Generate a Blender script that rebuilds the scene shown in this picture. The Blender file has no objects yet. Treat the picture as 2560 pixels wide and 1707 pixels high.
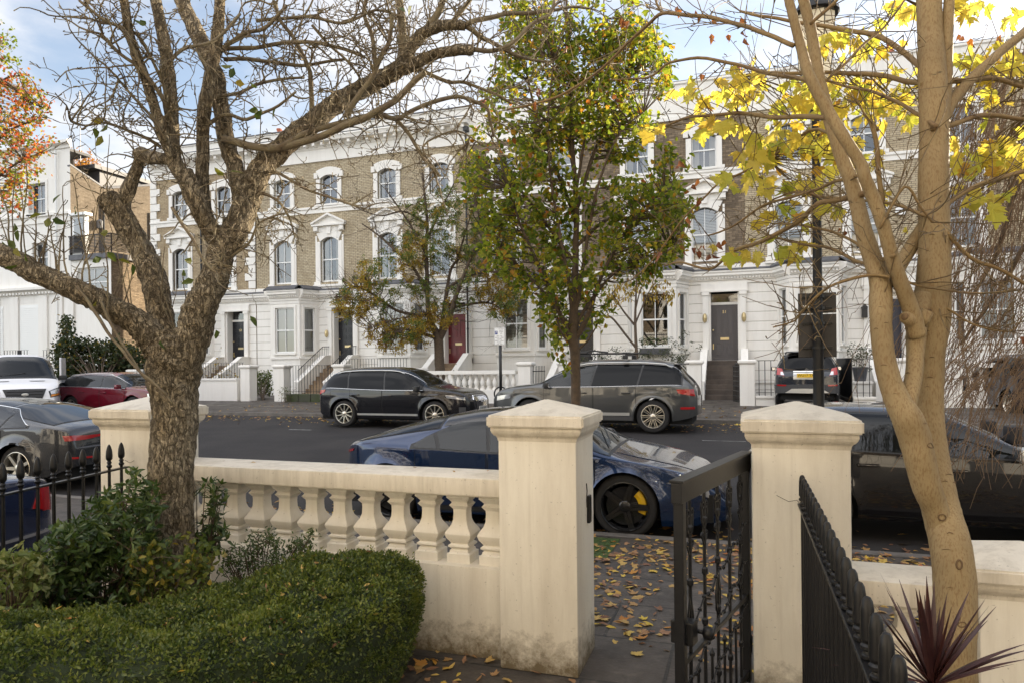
import bpy, bmesh, math, random
import numpy as np
from math import sin, cos, pi, radians as R, sqrt, atan2
from mathutils import Vector, Matrix, noise
from mathutils.bvhtree import BVHTree
V = Vector
scene = bpy.context.scene
COL = scene.collection
rnd = random.Random(7)

# ------------------------------------------------------------------ camera
F = 1728.0; YAW = R(18.64); ROLL = 0.0103
CAM = V((0, 0, 1.85))
fwd = V((-sin(YAW), cos(YAW), 0)); r0 = V((cos(YAW), sin(YAW), 0)); u0 = V((0, 0, 1))
upv = (u0 * cos(ROLL) + r0 * sin(ROLL)).normalized()
rgt = (r0 * cos(ROLL) - u0 * sin(ROLL)).normalized()
def ray(px, py): return rgt * ((px - 1280) / F) + upv * (-(py - 907) / F) + fwd
def at(px, py, t): return CAM + ray(px, py) * t           # a point at depth t metres
def on_y(px, py, y): d = ray(px, py); return CAM + d * (y / d.y)
def on_z(px, py, z): d = ray(px, py); return CAM + d * ((z - CAM.z) / d.z)
cd = bpy.data.cameras.new('camera'); cam = bpy.data.objects.new('camera', cd); COL.objects.link(cam)
cd.sensor_width = 36; cd.lens = 36 * F / 2560; cd.shift_y = 53.5 / 2560
cd.clip_start = 0.05; cd.clip_end = 3000
m = Matrix.Identity(4)
for i in range(3): m[i][0], m[i][1], m[i][2], m[i][3] = rgt[i], upv[i], -fwd[i], CAM[i]
cam.matrix_world = m; scene.camera = cam

# ------------------------------------------------------------------ objects
def tag(o, label=None, cat=None, group=None, kind=None):
    if label: o['label'] = label
    if cat: o['category'] = cat
    if group: o['group'] = group
    if kind: o['kind'] = kind
    return o
def thing(name, label, cat, loc=(0, 0, 0), rz=0, group=None):
    o = bpy.data.objects.new(name, None); COL.objects.link(o)
    o.empty_display_size = .2
    o.location = loc; o.rotation_euler = (0, 0, rz)
    return tag(o, label, cat, group)
def kids(o): return [c for c in bpy.data.objects if c.parent == o]
def copy_obj(o, parent=None, loc=None):
    c = o.copy(); COL.objects.link(c)
    if parent is not None: c.parent = parent
    if loc is not None: c.location = loc
    return c
def copy_tree(o, parent=None, children=None):
    c = o.copy(); COL.objects.link(c); c.parent = parent
    for k in children_of.get(o.name, []):
        copy_tree(k, c)
    return c
children_of = {}
class MB:
    """collects shapes, links them as one mesh object"""
    def __init__(s): s.v = []; s.f = []; s.m = []; s.cur = 0
    def add(s, vs, fs, mi=None):
        n = len(s.v); s.v.extend([tuple(v) for v in vs])
        s.f.extend([tuple(i + n for i in f) for f in fs]); s.m.extend([s.cur if mi is None else mi] * len(fs)); return s
    def box(s, x0, x1, y0, y1, z0, z1, M=None):
        vs = [(x, y, z) for z in (z0, z1) for y in (y0, y1) for x in (x0, x1)]
        if M: vs = [M @ V(v) for v in vs]
        return s.add(vs, [(0, 2, 3, 1), (4, 5, 7, 6), (0, 1, 5, 4), (1, 3, 7, 5), (3, 2, 6, 7), (2, 0, 4, 6)])
    def bbox(s, x0, x1, y0, y1, z0, z1, b=.01, M=None):
        """box with chamfered edges"""
        bm = bmesh.new(); bmesh.ops.create_cube(bm, size=1)
        for v in bm.verts: v.co = V(((x0 + x1) / 2 + v.co.x * (x1 - x0), (y0 + y1) / 2 + v.co.y * (y1 - y0), (z0 + z1) / 2 + v.co.z * (z1 - z0)))
        bmesh.ops.bevel(bm, geom=bm.edges[:], offset=b, segments=2, affect='EDGES', profile=.6)
        return s.bm(bm, M)
    def bm(s, bm, M=None):
        bm.verts.index_update(); vs = [M @ v.co if M else v.co.copy() for v in bm.verts]
        s.add(vs, [[v.index for v in f.verts] for f in bm.faces]); bm.free(); return s
    def prism(s, pts, y0, y1, M=None):
        """polygon (x,z) counter-clockwise seen from -y, pushed from y0 to y1"""
        n = len(pts); vs = [(p[0], y0, p[1]) for p in pts] + [(p[0], y1, p[1]) for p in pts]
        if M: vs = [M @ V(v) for v in vs]
        fs = [tuple(range(n)), tuple(range(2 * n - 1, n - 1, -1))] + [(i, i + n, (i + 1) % n + n, (i + 1) % n) for i in range(n)]
        return s.add(vs, fs)
    def lathe(s, prof, n=16, M=None, cap=True, ph=0, sx=1, sy=1):
        vs = []; fs = []
        for (r, z) in prof:
            for k in range(n):
                a = 2 * pi * k / n + ph; vs.append((r * cos(a) * sx, r * sin(a) * sy, z))
        for j in range(len(prof) - 1):
            for k in range(n):
                a = j * n + k; b = j * n + (k + 1) % n; fs.append((a, b, b + n, a + n))
        if cap:
            fs.append(tuple(range(n - 1, -1, -1))); q = (len(prof) - 1) * n; fs.append(tuple(range(q, q + n)))
        if M: vs = [M @ V(v) for v in vs]
        return s.add(vs, fs)
    def tube(s, pts, rad, n=6, cap=True, rough=0, seed=0):
        pts = [V(p) for p in pts]; m = len(pts)
        if m < 2: return s
        if not hasattr(rad, '__len__'): rad = [rad] * m
        vs = []; fs = []; up = None
        for i in range(m):
            d = (pts[min(i + 1, m - 1)] - pts[max(i - 1, 0)])
            if d.length < 1e-9: d = V((0, 0, 1))
            d.normalize()
            if up is None: up = d.orthogonal().normalized()
            a = (up - d * up.dot(d))
            a = a.normalized() if a.length > 1e-6 else d.orthogonal().normalized()
            up = a; b = d.cross(a)
            for k in range(n):
                t = 2 * pi * k / n; rr = rad[i]
                if rough:
                    q = pts[i] * (1 / max(rad[i], .01)) * .8 + V((cos(t), sin(t), seed)) * 1.4
                    rr *= 1 + rough * (noise.noise(q) + .55 * noise.noise(q * 3.1 + V((5, 1, 2))) + .35 * noise.noise(V((q.x * 7, q.y * 7, q.z * 2.5))))
                vs.append(pts[i] + (a * cos(t) + b * sin(t)) * rr)
        for i in range(m - 1):
            for k in range(n):
                p = i * n + k; q = i * n + (k + 1) % n; fs.append((p, q, q + n, p + n))
        if cap and n > 2:
            fs.append(tuple(range(n - 1, -1, -1))); fs.append(tuple(range((m - 1) * n, m * n)))
        return s.add(vs, fs)
    def grid(s, rows, close=False, flip=False):
        nr = len(rows); nc = len(rows[0]); vs = [p for r in rows for p in r]; fs = []
        for i in range(nr - 1):
            for j in range(nc if close else nc - 1):
                a = i * nc + j; b = i * nc + (j + 1) % nc
                f = (a, b, b + nc, a + nc); fs.append(f[::-1] if flip else f)
        return s.add(vs, fs)
    def sweep(s, prof, p0, p1, out=(0, -1), caps=True):
        """profile (o,z): o metres outward; swept from p0 to p1 (x,y) with outward direction"""
        n = len(prof); vs = []
        for p in (p0, p1):
            for (o, z) in prof: vs.append((p[0] + out[0] * o, p[1] + out[1] * o, z))
        fs = [(i, i + n, i + 1 + n, i + 1) for i in range(n - 1)]
        if caps: fs += [tuple(range(n)), tuple(range(2 * n - 1, n - 1, -1))]
        return s.add(vs, fs)
    def build(s, name, mat, parent=None, smooth=False, loc=None, auto=None):
        me = bpy.data.meshes.new(name)
        org = V(loc) if loc is not None else V((0, 0, 0))
        if len(s.v):
            vs = [(v[0] - org.x, v[1] - org.y, v[2] - org.z) for v in s.v] if loc is not None else s.v
            me.from_pydata(vs, [], s.f)
            mats = mat if isinstance(mat, (list, tuple)) else [mat]
            for q in mats: me.materials.append(q)
            if len(mats) > 1: me.polygons.foreach_set('material_index', s.m)
            if smooth or auto: me.polygons.foreach_set('use_smooth', [True] * len(s.f))
            if auto: me.set_sharp_from_angle(angle=R(auto))
            me.update()
        o = bpy.data.objects.new(name, me); COL.objects.link(o)
        if loc is not None: o.location = org
        if parent is not None:
            o.parent = parent; children_of.setdefault(parent.name, []).append(o)
        return o
def fixn(o):
    bm = bmesh.new(); bm.from_mesh(o.data); bmesh.ops.recalc_face_normals(bm, faces=bm.faces[:]); bm.to_mesh(o.data); bm.free(); return o
def structure(name, mb, mat, **k): return tag(mb.build(name, mat, **k), kind='structure')
def text_mb(txt, size, M, mb=None, align='CENTER', depth=0.0):
    cu = bpy.data.curves.new('lettering', 'FONT'); cu.body = txt; cu.size = size; cu.align_x = align; cu.align_y = 'CENTER'; cu.resolution_u = 3; cu.extrude = depth
    o = bpy.data.objects.new('lettering', cu); COL.objects.link(o)
    dg = bpy.context.evaluated_depsgraph_get(); me = bpy.data.meshes.new_from_object(o.evaluated_get(dg))
    mb = mb or MB(); mb.add([M @ v.co for v in me.vertices], [tuple(p.vertices) for p in me.polygons])
    bpy.data.objects.remove(o); bpy.data.curves.remove(cu); bpy.data.meshes.remove(me); return mb
FRONT = lambda x, y, z: Matrix.Translation((x, y, z)) @ Matrix.Rotation(pi / 2, 4, 'X')      # text facing -y

# ------------------------------------------------------------------ materials
def newmat(name):
    mt = bpy.data.materials.new(name); mt.use_nodes = True; nt = mt.node_tree; nt.nodes.clear()
    out = nt.nodes.new('ShaderNodeOutputMaterial'); return mt, nt, out
def N(nt, t, **kw):
    n = nt.nodes.new('ShaderNode' + t)
    for k, v in kw.items():
        if k.startswith('i_'): n.inputs[int(k[2:]) if k[2:].isdigit() else k[2:].replace('_', ' ')].default_value = v
        else: setattr(n, k, v)
    return n
def c4(c): return (c[0], c[1], c[2], 1)
def coords(nt, kind='Object', scale=None, rot=None):
    tc = N(nt, 'TexCoord'); s = tc.outputs[kind]
    if scale or rot:
        mp = N(nt, 'Mapping'); nt.links.new(s, mp.inputs[0])
        if scale: mp.inputs['Scale'].default_value = scale
        if rot: mp.inputs['Rotation'].default_value = rot
        s = mp.outputs[0]
    return s
def noise_fac(nt, co, scale, detail=5, rough=.6, lo=.35, hi=.65):
    n = N(nt, 'TexNoise'); n.inputs['Scale'].default_value = scale; n.inputs['Detail'].default_value = detail; n.inputs['Roughness'].default_value = rough
    nt.links.new(co, n.inputs['Vector'])
    mr = N(nt, 'MapRange'); mr.inputs[1].default_value = lo; mr.inputs[2].default_value = hi; nt.links.new(n.outputs['Fac'], mr.inputs[0])
    return mr.outputs[0]
def mixc(nt, fac, a, b, mode='MIX'):
    mx = N(nt, 'Mix', data_type='RGBA', blend_type=mode)
    for sck, val in ((mx.inputs[0], fac), (mx.inputs[6], a), (mx.inputs[7], b)):
        if isinstance(val, bpy.types.NodeSocket): nt.links.new(val, sck)
        elif isinstance(val, (int, float)): sck.default_value = val
        else: sck.default_value = c4(val)
    return mx.outputs[2]
def pbsdf(nt, out, col, rough=.6, metal=0, spec=.5, coat=0, bump=None, bstr=.3, bdist=.01):
    b = N(nt, 'BsdfPrincipled')
    if isinstance(col, bpy.types.NodeSocket): nt.links.new(col, b.inputs['Base Color'])
    else: b.inputs['Base Color'].default_value = c4(col)
    if isinstance(rough, bpy.types.NodeSocket): nt.links.new(rough, b.inputs['Roughness'])
    else: b.inputs['Roughness'].default_value = rough
    b.inputs['Metallic'].default_value = metal; b.inputs['Specular IOR Level'].default_value = spec
    b.inputs['Coat Weight'].default_value = coat; b.inputs['Coat Roughness'].default_value = .03
    if bump is not None:
        bp = N(nt, 'Bump'); bp.inputs['Strength'].default_value = bstr; bp.inputs['Distance'].default_value = bdist
        nt.links.new(bump, bp.inputs['Height']); nt.links.new(bp.outputs[0], b.inputs['Normal'])
    if out is not None: nt.links.new(b.outputs[0], out.inputs[0])
    return b
def plain(name, col, rough=.6, metal=0, spec=.5, coat=0, var=None, vs=3.0, bump=0, bs=40, bd=.01, kind='Object'):
    mt, nt, out = newmat(name); c = col; bsock = None
    co = coords(nt, kind)
    if var is not None: c = mixc(nt, noise_fac(nt, co, vs), col, var)
    if bump:
        n = N(nt, 'TexNoise'); n.inputs['Scale'].default_value = bs; n.inputs['Detail'].default_value = 6; nt.links.new(co, n.inputs['Vector']); bsock = n.outputs['Fac']
    pbsdf(nt, out, c, rough, metal, spec, coat, bsock, bump, bd); return mt
def leafmat(name, cols, rough=.5, transl=.45, tcols=None, spec=.3):
    """leaves: one colour per leaf from a ramp, some light through"""
    mt, nt, out = newmat(name)
    g = N(nt, 'NewGeometry'); rp = N(nt, 'ValToRGB'); nt.links.new(g.outputs['Random Per Island'], rp.inputs[0])
    el = rp.color_ramp.elements; rp.color_ramp.interpolation = 'LINEAR'
    el[0].position = cols[0][0]; el[0].color = c4(cols[0][1]); el[1].position = cols[-1][0]; el[1].color = c4(cols[-1][1])
    for p, c in cols[1:-1]:
        e = el.new(p); e.color = c4(c)
    b = pbsdf(nt, None, rp.outputs[0], rough, spec=spec)
    tr = N(nt, 'BsdfTranslucent'); mixed = mixc(nt, 1.0, rp.outputs[0], (1.25, 1.2, .7), 'MULTIPLY'); nt.links.new(mixed, tr.inputs[0])
    mx = N(nt, 'MixShader'); mx.inputs[0].default_value = transl
    nt.links.new(b.outputs[0], mx.inputs[1]); nt.links.new(tr.outputs[0], mx.inputs[2]); nt.links.new(mx.outputs[0], out.inputs[0]); return mt

def brickmat(name, c1, c2, mortar, dirt, dirt_amt=.5, w=.225, h=.075):
    mt, nt, out = newmat(name); tc = N(nt, 'TexCoord')
    sx = N(nt, 'SeparateXYZ'); nt.links.new(tc.outputs['Object'], sx.inputs[0]); ad = N(nt, 'Math', operation='ADD'); nt.links.new(sx.outputs[0], ad.inputs[0]); nt.links.new(sx.outputs[1], ad.inputs[1])
    cb = N(nt, 'CombineXYZ'); nt.links.new(ad.outputs[0], cb.inputs[0]); nt.links.new(sx.outputs[2], cb.inputs[1])
    br = N(nt, 'TexBrick'); nt.links.new(cb.outputs[0], br.inputs['Vector'])
    for k, v in (('Color1', c4(c1)), ('Color2', c4(c2)), ('Mortar', c4(mortar)), ('Scale', 1.0), ('Mortar Size', .008), ('Mortar Smooth', .2), ('Bias', 0.0), ('Brick Width', w), ('Row Height', h)): br.inputs[k].default_value = v
    f = noise_fac(nt, tc.outputs['Object'], 1.1, 6, .65, .42, .72)
    mm = N(nt, 'Math', operation='MULTIPLY'); nt.links.new(f, mm.inputs[0]); mm.inputs[1].default_value = dirt_amt
    c = mixc(nt, mm.outputs[0], br.outputs['Color'], dirt)
    f2 = noise_fac(nt, tc.outputs['Object'], 9, 3, .5, .3, .7); c = mixc(nt, f2, c, mixc(nt, 1.0, c, (.72, .7, .68), 'MULTIPLY'))
    pbsdf(nt, out, c, .9, spec=.2, bump=br.outputs['Fac'], bstr=-.5, bdist=.01); return mt
def stuccomat(name, col, dirt, amt=.35, grooves=0, low=None, scale=1.3, rough=.65):
    """painted render with weather stains, optional joint lines every GROOVES metres, splash dirt up to LOW metres"""
    mt, nt, out = newmat(name); tc = N(nt, 'TexCoord'); co = tc.outputs['Object']
    mp = N(nt, 'Mapping'); mp.inputs['Scale'].default_value = (2.2, 2.2, .35); nt.links.new(co, mp.inputs[0])
    f = noise_fac(nt, mp.outputs[0], scale, 8, .7, .45, .8); mm = N(nt, 'Math', operation='MULTIPLY'); nt.links.new(f, mm.inputs[0]); mm.inputs[1].default_value = amt
    c = mixc(nt, mm.outputs[0], col, dirt)
    mpb = N(nt, 'Mapping'); mpb.inputs['Scale'].default_value = (11, 11, .5); nt.links.new(co, mpb.inputs[0]); fb_ = noise_fac(nt, mpb.outputs[0], 1.6, 6, .7, .52, .85); mb_ = N(nt, 'Math', operation='MULTIPLY'); nt.links.new(fb_, mb_.inputs[0]); mb_.inputs[1].default_value = amt * .75; c = mixc(nt, mb_.outputs[0], c, dirt)
    sp = noise_fac(nt, co, 60, 2, .5, .69, .74); ms = N(nt, 'Math', operation='MULTIPLY'); nt.links.new(sp, ms.inputs[0]); ms.inputs[1].default_value = .35 * min(1, amt * 3); c = mixc(nt, ms.outputs[0], c, (.12, .1, .07))
    sx = N(nt, 'SeparateXYZ'); nt.links.new(co, sx.inputs[0]); hgt = None
    if low:
        nz = N(nt, 'TexNoise'); nz.inputs['Scale'].default_value = 14; nz.inputs['Detail'].default_value = 8; nz.inputs['Roughness'].default_value = .75; nt.links.new(co, nz.inputs['Vector'])
        a = N(nt, 'MapRange'); a.inputs[1].default_value = 0; a.inputs[2].default_value = low; a.inputs[3].default_value = .62; a.inputs[4].default_value = 0.0; nt.links.new(sx.outputs[2], a.inputs[0])
        b = N(nt, 'Math', operation='ADD'); nt.links.new(a.outputs[0], b.inputs[0]); nt.links.new(nz.outputs['Fac'], b.inputs[1])
        d = N(nt, 'MapRange'); d.inputs[1].default_value = .72; d.inputs[2].default_value = 1.12; nt.links.new(b.outputs[0], d.inputs[0])
        c = mixc(nt, d.outputs[0], c, (.17, .135, .085))
    nb = N(nt, 'TexNoise'); nb.inputs['Scale'].default_value = 25; nb.inputs['Detail'].default_value = 6; nt.links.new(co, nb.inputs['Vector']); hgt = nb.outputs['Fac']; bs = .06
    if grooves:
        md = N(nt, 'Math', operation='PINGPONG'); nt.links.new(sx.outputs[2], md.inputs[0]); md.inputs[1].default_value = grooves / 2
        g = N(nt, 'MapRange'); g.inputs[1].default_value = 0.004; g.inputs[2].default_value = .02; nt.links.new(md.outputs[0], g.inputs[0])
        c = mixc(nt, g.outputs[0], mixc(nt, 1.0, c, (.62, .6, .57), 'MULTIPLY'), c); hgt = g.outputs[0]; bs = .6
    pbsdf(nt, out, c, rough, spec=.3, bump=hgt, bstr=bs, bdist=.02); return mt
def glassmat(name, tint=(.02, .022, .025), base=.16, rough=.02):
    """window glass: see-through, mirrors more at a slant"""
    mt, nt, out = newmat(name)
    fr = N(nt, 'Fresnel'); fr.inputs[0].default_value = 1.5
    mr = N(nt, 'MapRange'); mr.inputs[1].default_value = 0; mr.inputs[2].default_value = 1; mr.inputs[3].default_value = base; mr.inputs[4].default_value = 1; nt.links.new(fr.outputs[0], mr.inputs[0])
    g = N(nt, 'BsdfGlossy'); g.inputs['Roughness'].default_value = rough; g.inputs[0].default_value = (.9, .92, .95, 1)
    t = N(nt, 'BsdfTransparent'); t.inputs[0].default_value = c4(tint)
    mx = N(nt, 'MixShader'); nt.links.new(mr.outputs[0], mx.inputs[0]); nt.links.new(t.outputs[0], mx.inputs[1]); nt.links.new(g.outputs[0], mx.inputs[2]); nt.links.new(mx.outputs[0], out.inputs[0]); return mt

MAT = {}
MAT['white'] = stuccomat('white_stucco', (.84, .815, .765), (.55, .5, .43), .3)
MAT['white_groove'] = stuccomat('white_stucco_jointed', (.84, .815, .765), (.55, .5, .43), .33, grooves=.37)
MAT['frame'] = plain('white_gloss_paint', (.82, .82, .8), .35)
MAT['cream'] = stuccomat('cream_render', (.76, .715, .615), (.45, .385, .30), .65, low=.36)
MAT['cream_plain'] = stuccomat('cream_render_upper', (.79, .75, .665), (.5, .44, .35), .45)
MAT['cream_cap'] = stuccomat('weathered_cream_cap', (.72, .665, .565), (.37, .32, .25), .8, scale=2.5)
MAT['brick_y'] = brickmat('yellow_stock_brick', (.62, .535, .38), (.49, .41, .275), (.14, .11, .08), (.3, .24, .17), .4)
MAT['brick_o'] = brickmat('warm_stock_brick', (.56, .455, .30), (.43, .335, .21), (.2, .165, .12), (.24, .18, .12), .45)
MAT['brick_f'] = brickmat('brown_flank_brick', (.25, .205, .15), (.165, .132, .095), (.18, .155, .125), (.10, .078, .057), .5)
MAT['brick_d'] = brickmat('sooty_stock_brick', (.36, .28, .19), (.19, .145, .10), (.14, .115, .09), (.085, .066, .05), .65)
MAT['lead'] = plain('grey_lead', (.06, .062, .07), .55, var=(.11, .11, .12), vs=4)
MAT['iron'] = plain('black_iron_paint', (.010, .010, .011), .34, spec=.32, bump=.15, bs=60, bd=.003)
MAT['iron_far'] = plain('black_railing_paint', (.012, .012, .013), .4)
MAT['glass'] = glassmat('window_glass', (.75, .77, .77), .09)
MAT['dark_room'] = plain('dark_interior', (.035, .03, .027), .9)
MAT['curtain'] = plain('cream_curtain', (.6, .57, .5), .9)
MAT['blind'] = plain('slatted_blind', (.55, .53, .48), .8)
MAT['brass'] = plain('brass', (.62, .5, .28), .35, metal=.8)
MAT['slate'] = plain('roof_slate', (.06, .06, .065), .7, var=(.1, .1, .1))
MAT['terracotta'] = plain('terracotta', (.42, .13, .07), .8, var=(.3, .1, .06))
MAT['stone_step'] = plain('worn_step_stone', (.12, .095, .075), .85, var=(.07, .055, .045), vs=2, bump=.2)
MAT['stone_tan'] = plain('tan_step_stone', (.33, .24, .15), .85, var=(.2, .14, .09), vs=2, bump=.2)
MAT['soil'] = plain('dark_soil', (.03, .022, .016), .95, var=(.05, .036, .025), vs=6, bump=.6, bs=20, bd=.03)
MAT['asphalt'] = plain('asphalt', (.030, .028, .029), .85, spec=.2, var=(.044, .041, .040), vs=.7, bump=.5, bs=180, bd=.006)
MAT['line'] = plain('worn_road_paint', (.3, .3, .29), .8, var=(.05, .05, .05), vs=5)
MAT['kerb'] = plain('granite_kerb', (.16, .145, .13), .8, var=(.1, .09, .08), vs=5, bump=.2)
def pavingmat():
    mt, nt, out = newmat('york_stone_paving'); tc = N(nt, 'TexCoord'); co = tc.outputs['Object']
    br = N(nt, 'TexBrick'); nt.links.new(co, br.inputs['Vector'])
    for k, v in (('Color1', (.098, .081, .066, 1)), ('Color2', (.064, .053, .045, 1)), ('Mortar', (.022, .02, .015, 1)), ('Scale', 1.0), ('Mortar Size', .012), ('Mortar Smooth', .3), ('Bias', 0.0), ('Brick Width', .92), ('Row Height', .66)): br.inputs[k].default_value = v
    f = noise_fac(nt, co, 2.2, 8, .7, .35, .75); c = mixc(nt, f, br.outputs['Color'], (.04, .036, .032))
    f3 = noise_fac(nt, co, 7, 6, .6, .55, .8); c = mixc(nt, f3, c, (.135, .115, .095))
    rg = N(nt, 'MapRange'); rg.inputs[3].default_value = .45; rg.inputs[4].default_value = .85; nt.links.new(f, rg.inputs[0])
    n = N(nt, 'TexNoise'); n.inputs['Scale'].default_value = 30; n.inputs['Detail'].default_value = 6; nt.links.new(co, n.inputs['Vector'])
    ad = N(nt, 'Math', operation='SUBTRACT'); nt.links.new(n.outputs['Fac'], ad.inputs[0]); nt.links.new(br.outputs['Fac'], ad.inputs[1])
    pbsdf(nt, out, c, rg.outputs[0], spec=.4, bump=ad.outputs[0], bstr=.45, bdist=.012); return mt
MAT['paving'] = pavingmat()

# ------------------------------------------------------------------ light and sky
SUN_AZ, SUN_EL = R(35), R(19)
def sky():
    w = bpy.data.worlds.new('World'); scene.world = w; w.use_nodes = True; nt = w.node_tree; nt.nodes.clear()
    out = nt.nodes.new('ShaderNodeOutputWorld'); bg = N(nt, 'Background'); bg.inputs['Strength'].default_value = SKY
    st = N(nt, 'TexSky', sky_type='NISHITA'); st.sun_disc = False; st.sun_elevation = SUN_EL; st.sun_rotation = SUN_AZ; st.air_density = 1.0; st.dust_density = .6; st.ozone_density = 1.2
    tc = N(nt, 'TexCoord'); sx = N(nt, 'SeparateXYZ'); nt.links.new(tc.outputs['Generated'], sx.inputs[0])
    ad = N(nt, 'Math', operation='ADD'); ad.inputs[1].default_value = .22; nt.links.new(sx.outputs[2], ad.inputs[0]); mxm = N(nt, 'Math', operation='MAXIMUM'); mxm.inputs[1].default_value = .05; nt.links.new(ad.outputs[0], mxm.inputs[0])
    dv = N(nt, 'VectorMath', operation='SCALE'); iv = N(nt, 'Math', operation='DIVIDE'); iv.inputs[0].default_value = 1; nt.links.new(mxm.outputs[0], iv.inputs[1])
    nt.links.new(tc.outputs['Generated'], dv.inputs[0]); nt.links.new(iv.outputs[0], dv.inputs['Scale'])
    mp = N(nt, 'Mapping'); mp.inputs['Location'].default_value = (3.1, 1.7, 0); mp.inputs['Scale'].default_value = (1, 1, .4); nt.links.new(dv.outputs[0], mp.inputs[0])
    n = N(nt, 'TexNoise'); n.inputs['Scale'].default_value = 2.3; n.inputs['Detail'].default_value = 7; n.inputs['Roughness'].default_value = .55; n.inputs['Distortion'].default_value = .3; nt.links.new(mp.outputs[0], n.inputs['Vector'])
    mr = N(nt, 'MapRange', interpolation_type='SMOOTHSTEP'); mr.inputs[1].default_value = CLOUD[0]; mr.inputs[2].default_value = CLOUD[1]; nt.links.new(n.outputs['Fac'], mr.inputs[0])
    nt.links.new(mr.outputs[0], (mm := N(nt, 'Math', operation='MULTIPLY')).inputs[0]); mm.inputs[1].default_value = .62; mm.operation = 'MULTIPLY_ADD'; mm.inputs[2].default_value = .20
    cl = mixc(nt, .12, (CLOUDV * 1.04, CLOUDV, CLOUDV * .97), st.outputs[0])
    dt = N(nt, 'VectorMath', operation='DOT_PRODUCT'); nt.links.new(tc.outputs['Generated'], dt.inputs[0]); dt.inputs[1].default_value = (-.45, -.6, .66)      # unseen clouds opposite the sun and overhead, made brighter and denser to lift shade
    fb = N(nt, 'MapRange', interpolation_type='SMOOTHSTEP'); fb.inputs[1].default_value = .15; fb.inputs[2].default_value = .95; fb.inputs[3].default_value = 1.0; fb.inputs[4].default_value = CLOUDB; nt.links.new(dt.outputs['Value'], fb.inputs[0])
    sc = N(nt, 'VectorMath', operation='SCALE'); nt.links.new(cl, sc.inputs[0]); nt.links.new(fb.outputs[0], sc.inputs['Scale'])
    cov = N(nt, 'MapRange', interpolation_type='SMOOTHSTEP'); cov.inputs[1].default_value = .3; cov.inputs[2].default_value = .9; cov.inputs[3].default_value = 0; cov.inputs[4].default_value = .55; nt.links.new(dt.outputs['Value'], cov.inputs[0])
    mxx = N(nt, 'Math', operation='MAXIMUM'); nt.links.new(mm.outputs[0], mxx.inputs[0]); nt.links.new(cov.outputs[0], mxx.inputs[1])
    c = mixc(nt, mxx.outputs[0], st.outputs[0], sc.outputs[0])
    nt.links.new(c, bg.inputs[0]); nt.links.new(bg.outputs[0], out.inputs[0])
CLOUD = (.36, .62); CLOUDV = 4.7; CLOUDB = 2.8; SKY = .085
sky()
sl = bpy.data.lights.new('sun', 'SUN'); sl.energy = 4.8; sl.angle = R(.6); sl.color = (1, .85, .64)
so = bpy.data.objects.new('sun', sl); COL.objects.link(so)
S = V((sin(SUN_AZ) * cos(SUN_EL), cos(SUN_AZ) * cos(SUN_EL), sin(SUN_EL)))
so.rotation_euler = S.to_track_quat('Z', 'Y').to_euler(); so.location = (10, 20, 30)
vs_ = scene.view_settings
vs_.view_transform = 'Standard'; vs_.look = 'None'; vs_.exposure = 1.54; vs_.gamma = 1
scene.cycles.max_bounces = 6; scene.cycles.transparent_max_bounces = 24; scene.cycles.caustics_reflective = False; scene.cycles.caustics_refractive = False
scene.cycles.use_denoising = True
# ------------------------------------------------------------------ the ground
def road_z(y): return -.12 + (y - 7.45) * .031
KY0, KY1 = 7.3, 18.6                       # kerb lines
def fpz(y): return .33 + (y - 18.75) * (.14 / 3.7)     # far pavement
mb = MB(); mb.add([(-900, -900, -.6), (900, -900, -.6), (900, 900, -.6), (-900, 900, -.6)], [(0, 1, 2, 3)])
structure('ground', mb, MAT['soil'])
def strip(x0, x1, ys, zf, nx=1):
    g = MB(); g.grid([[(x0 + (x1 - x0) * i / nx, y, zf(y)) for i in range(nx + 1)] for y in ys]); return g
structure('road', strip(-90, 60, [7.45 - .02, 10, 13, 16, 18.62], road_z), MAT['asphalt'])
structure('near_pavement', strip(-90, 60, [-6, 7.3], lambda y: 0.0), MAT['paving'])
structure('far_pavement', strip(-90, 60, [18.75, 22.6], fpz), MAT['paving'])
structure('front_gardens', strip(-90, 60, [22.6, 30], lambda y: .472), MAT['paving'])
k = MB(); k.bbox(-90, 60, 7.3, 7.45, -.3, .004, .012); structure('near_kerb', k, MAT['kerb'])
k = MB(); k.bbox(-90, 60, 18.6, 18.75, 0, .334, .012); structure('far_kerb', k, MAT['kerb'])
# parking bay lines: thin worn paint
mk = MB()
for (a, b, y0, y1) in ((-11.6, -10.9, 15.6, 15.7), (-4.2, -3.4, 15.72, 15.78), (-.9, .0, 15.5, 15.56)):
    mk.add([(a, y0, road_z(y0) + .004), (b, y0, road_z(y0) + .004), (b, y1, road_z(y1) + .004), (a, y1, road_z(y1) + .004)], [(0, 1, 2, 3)])
structure('road_markings', mk, MAT['line'])
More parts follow.
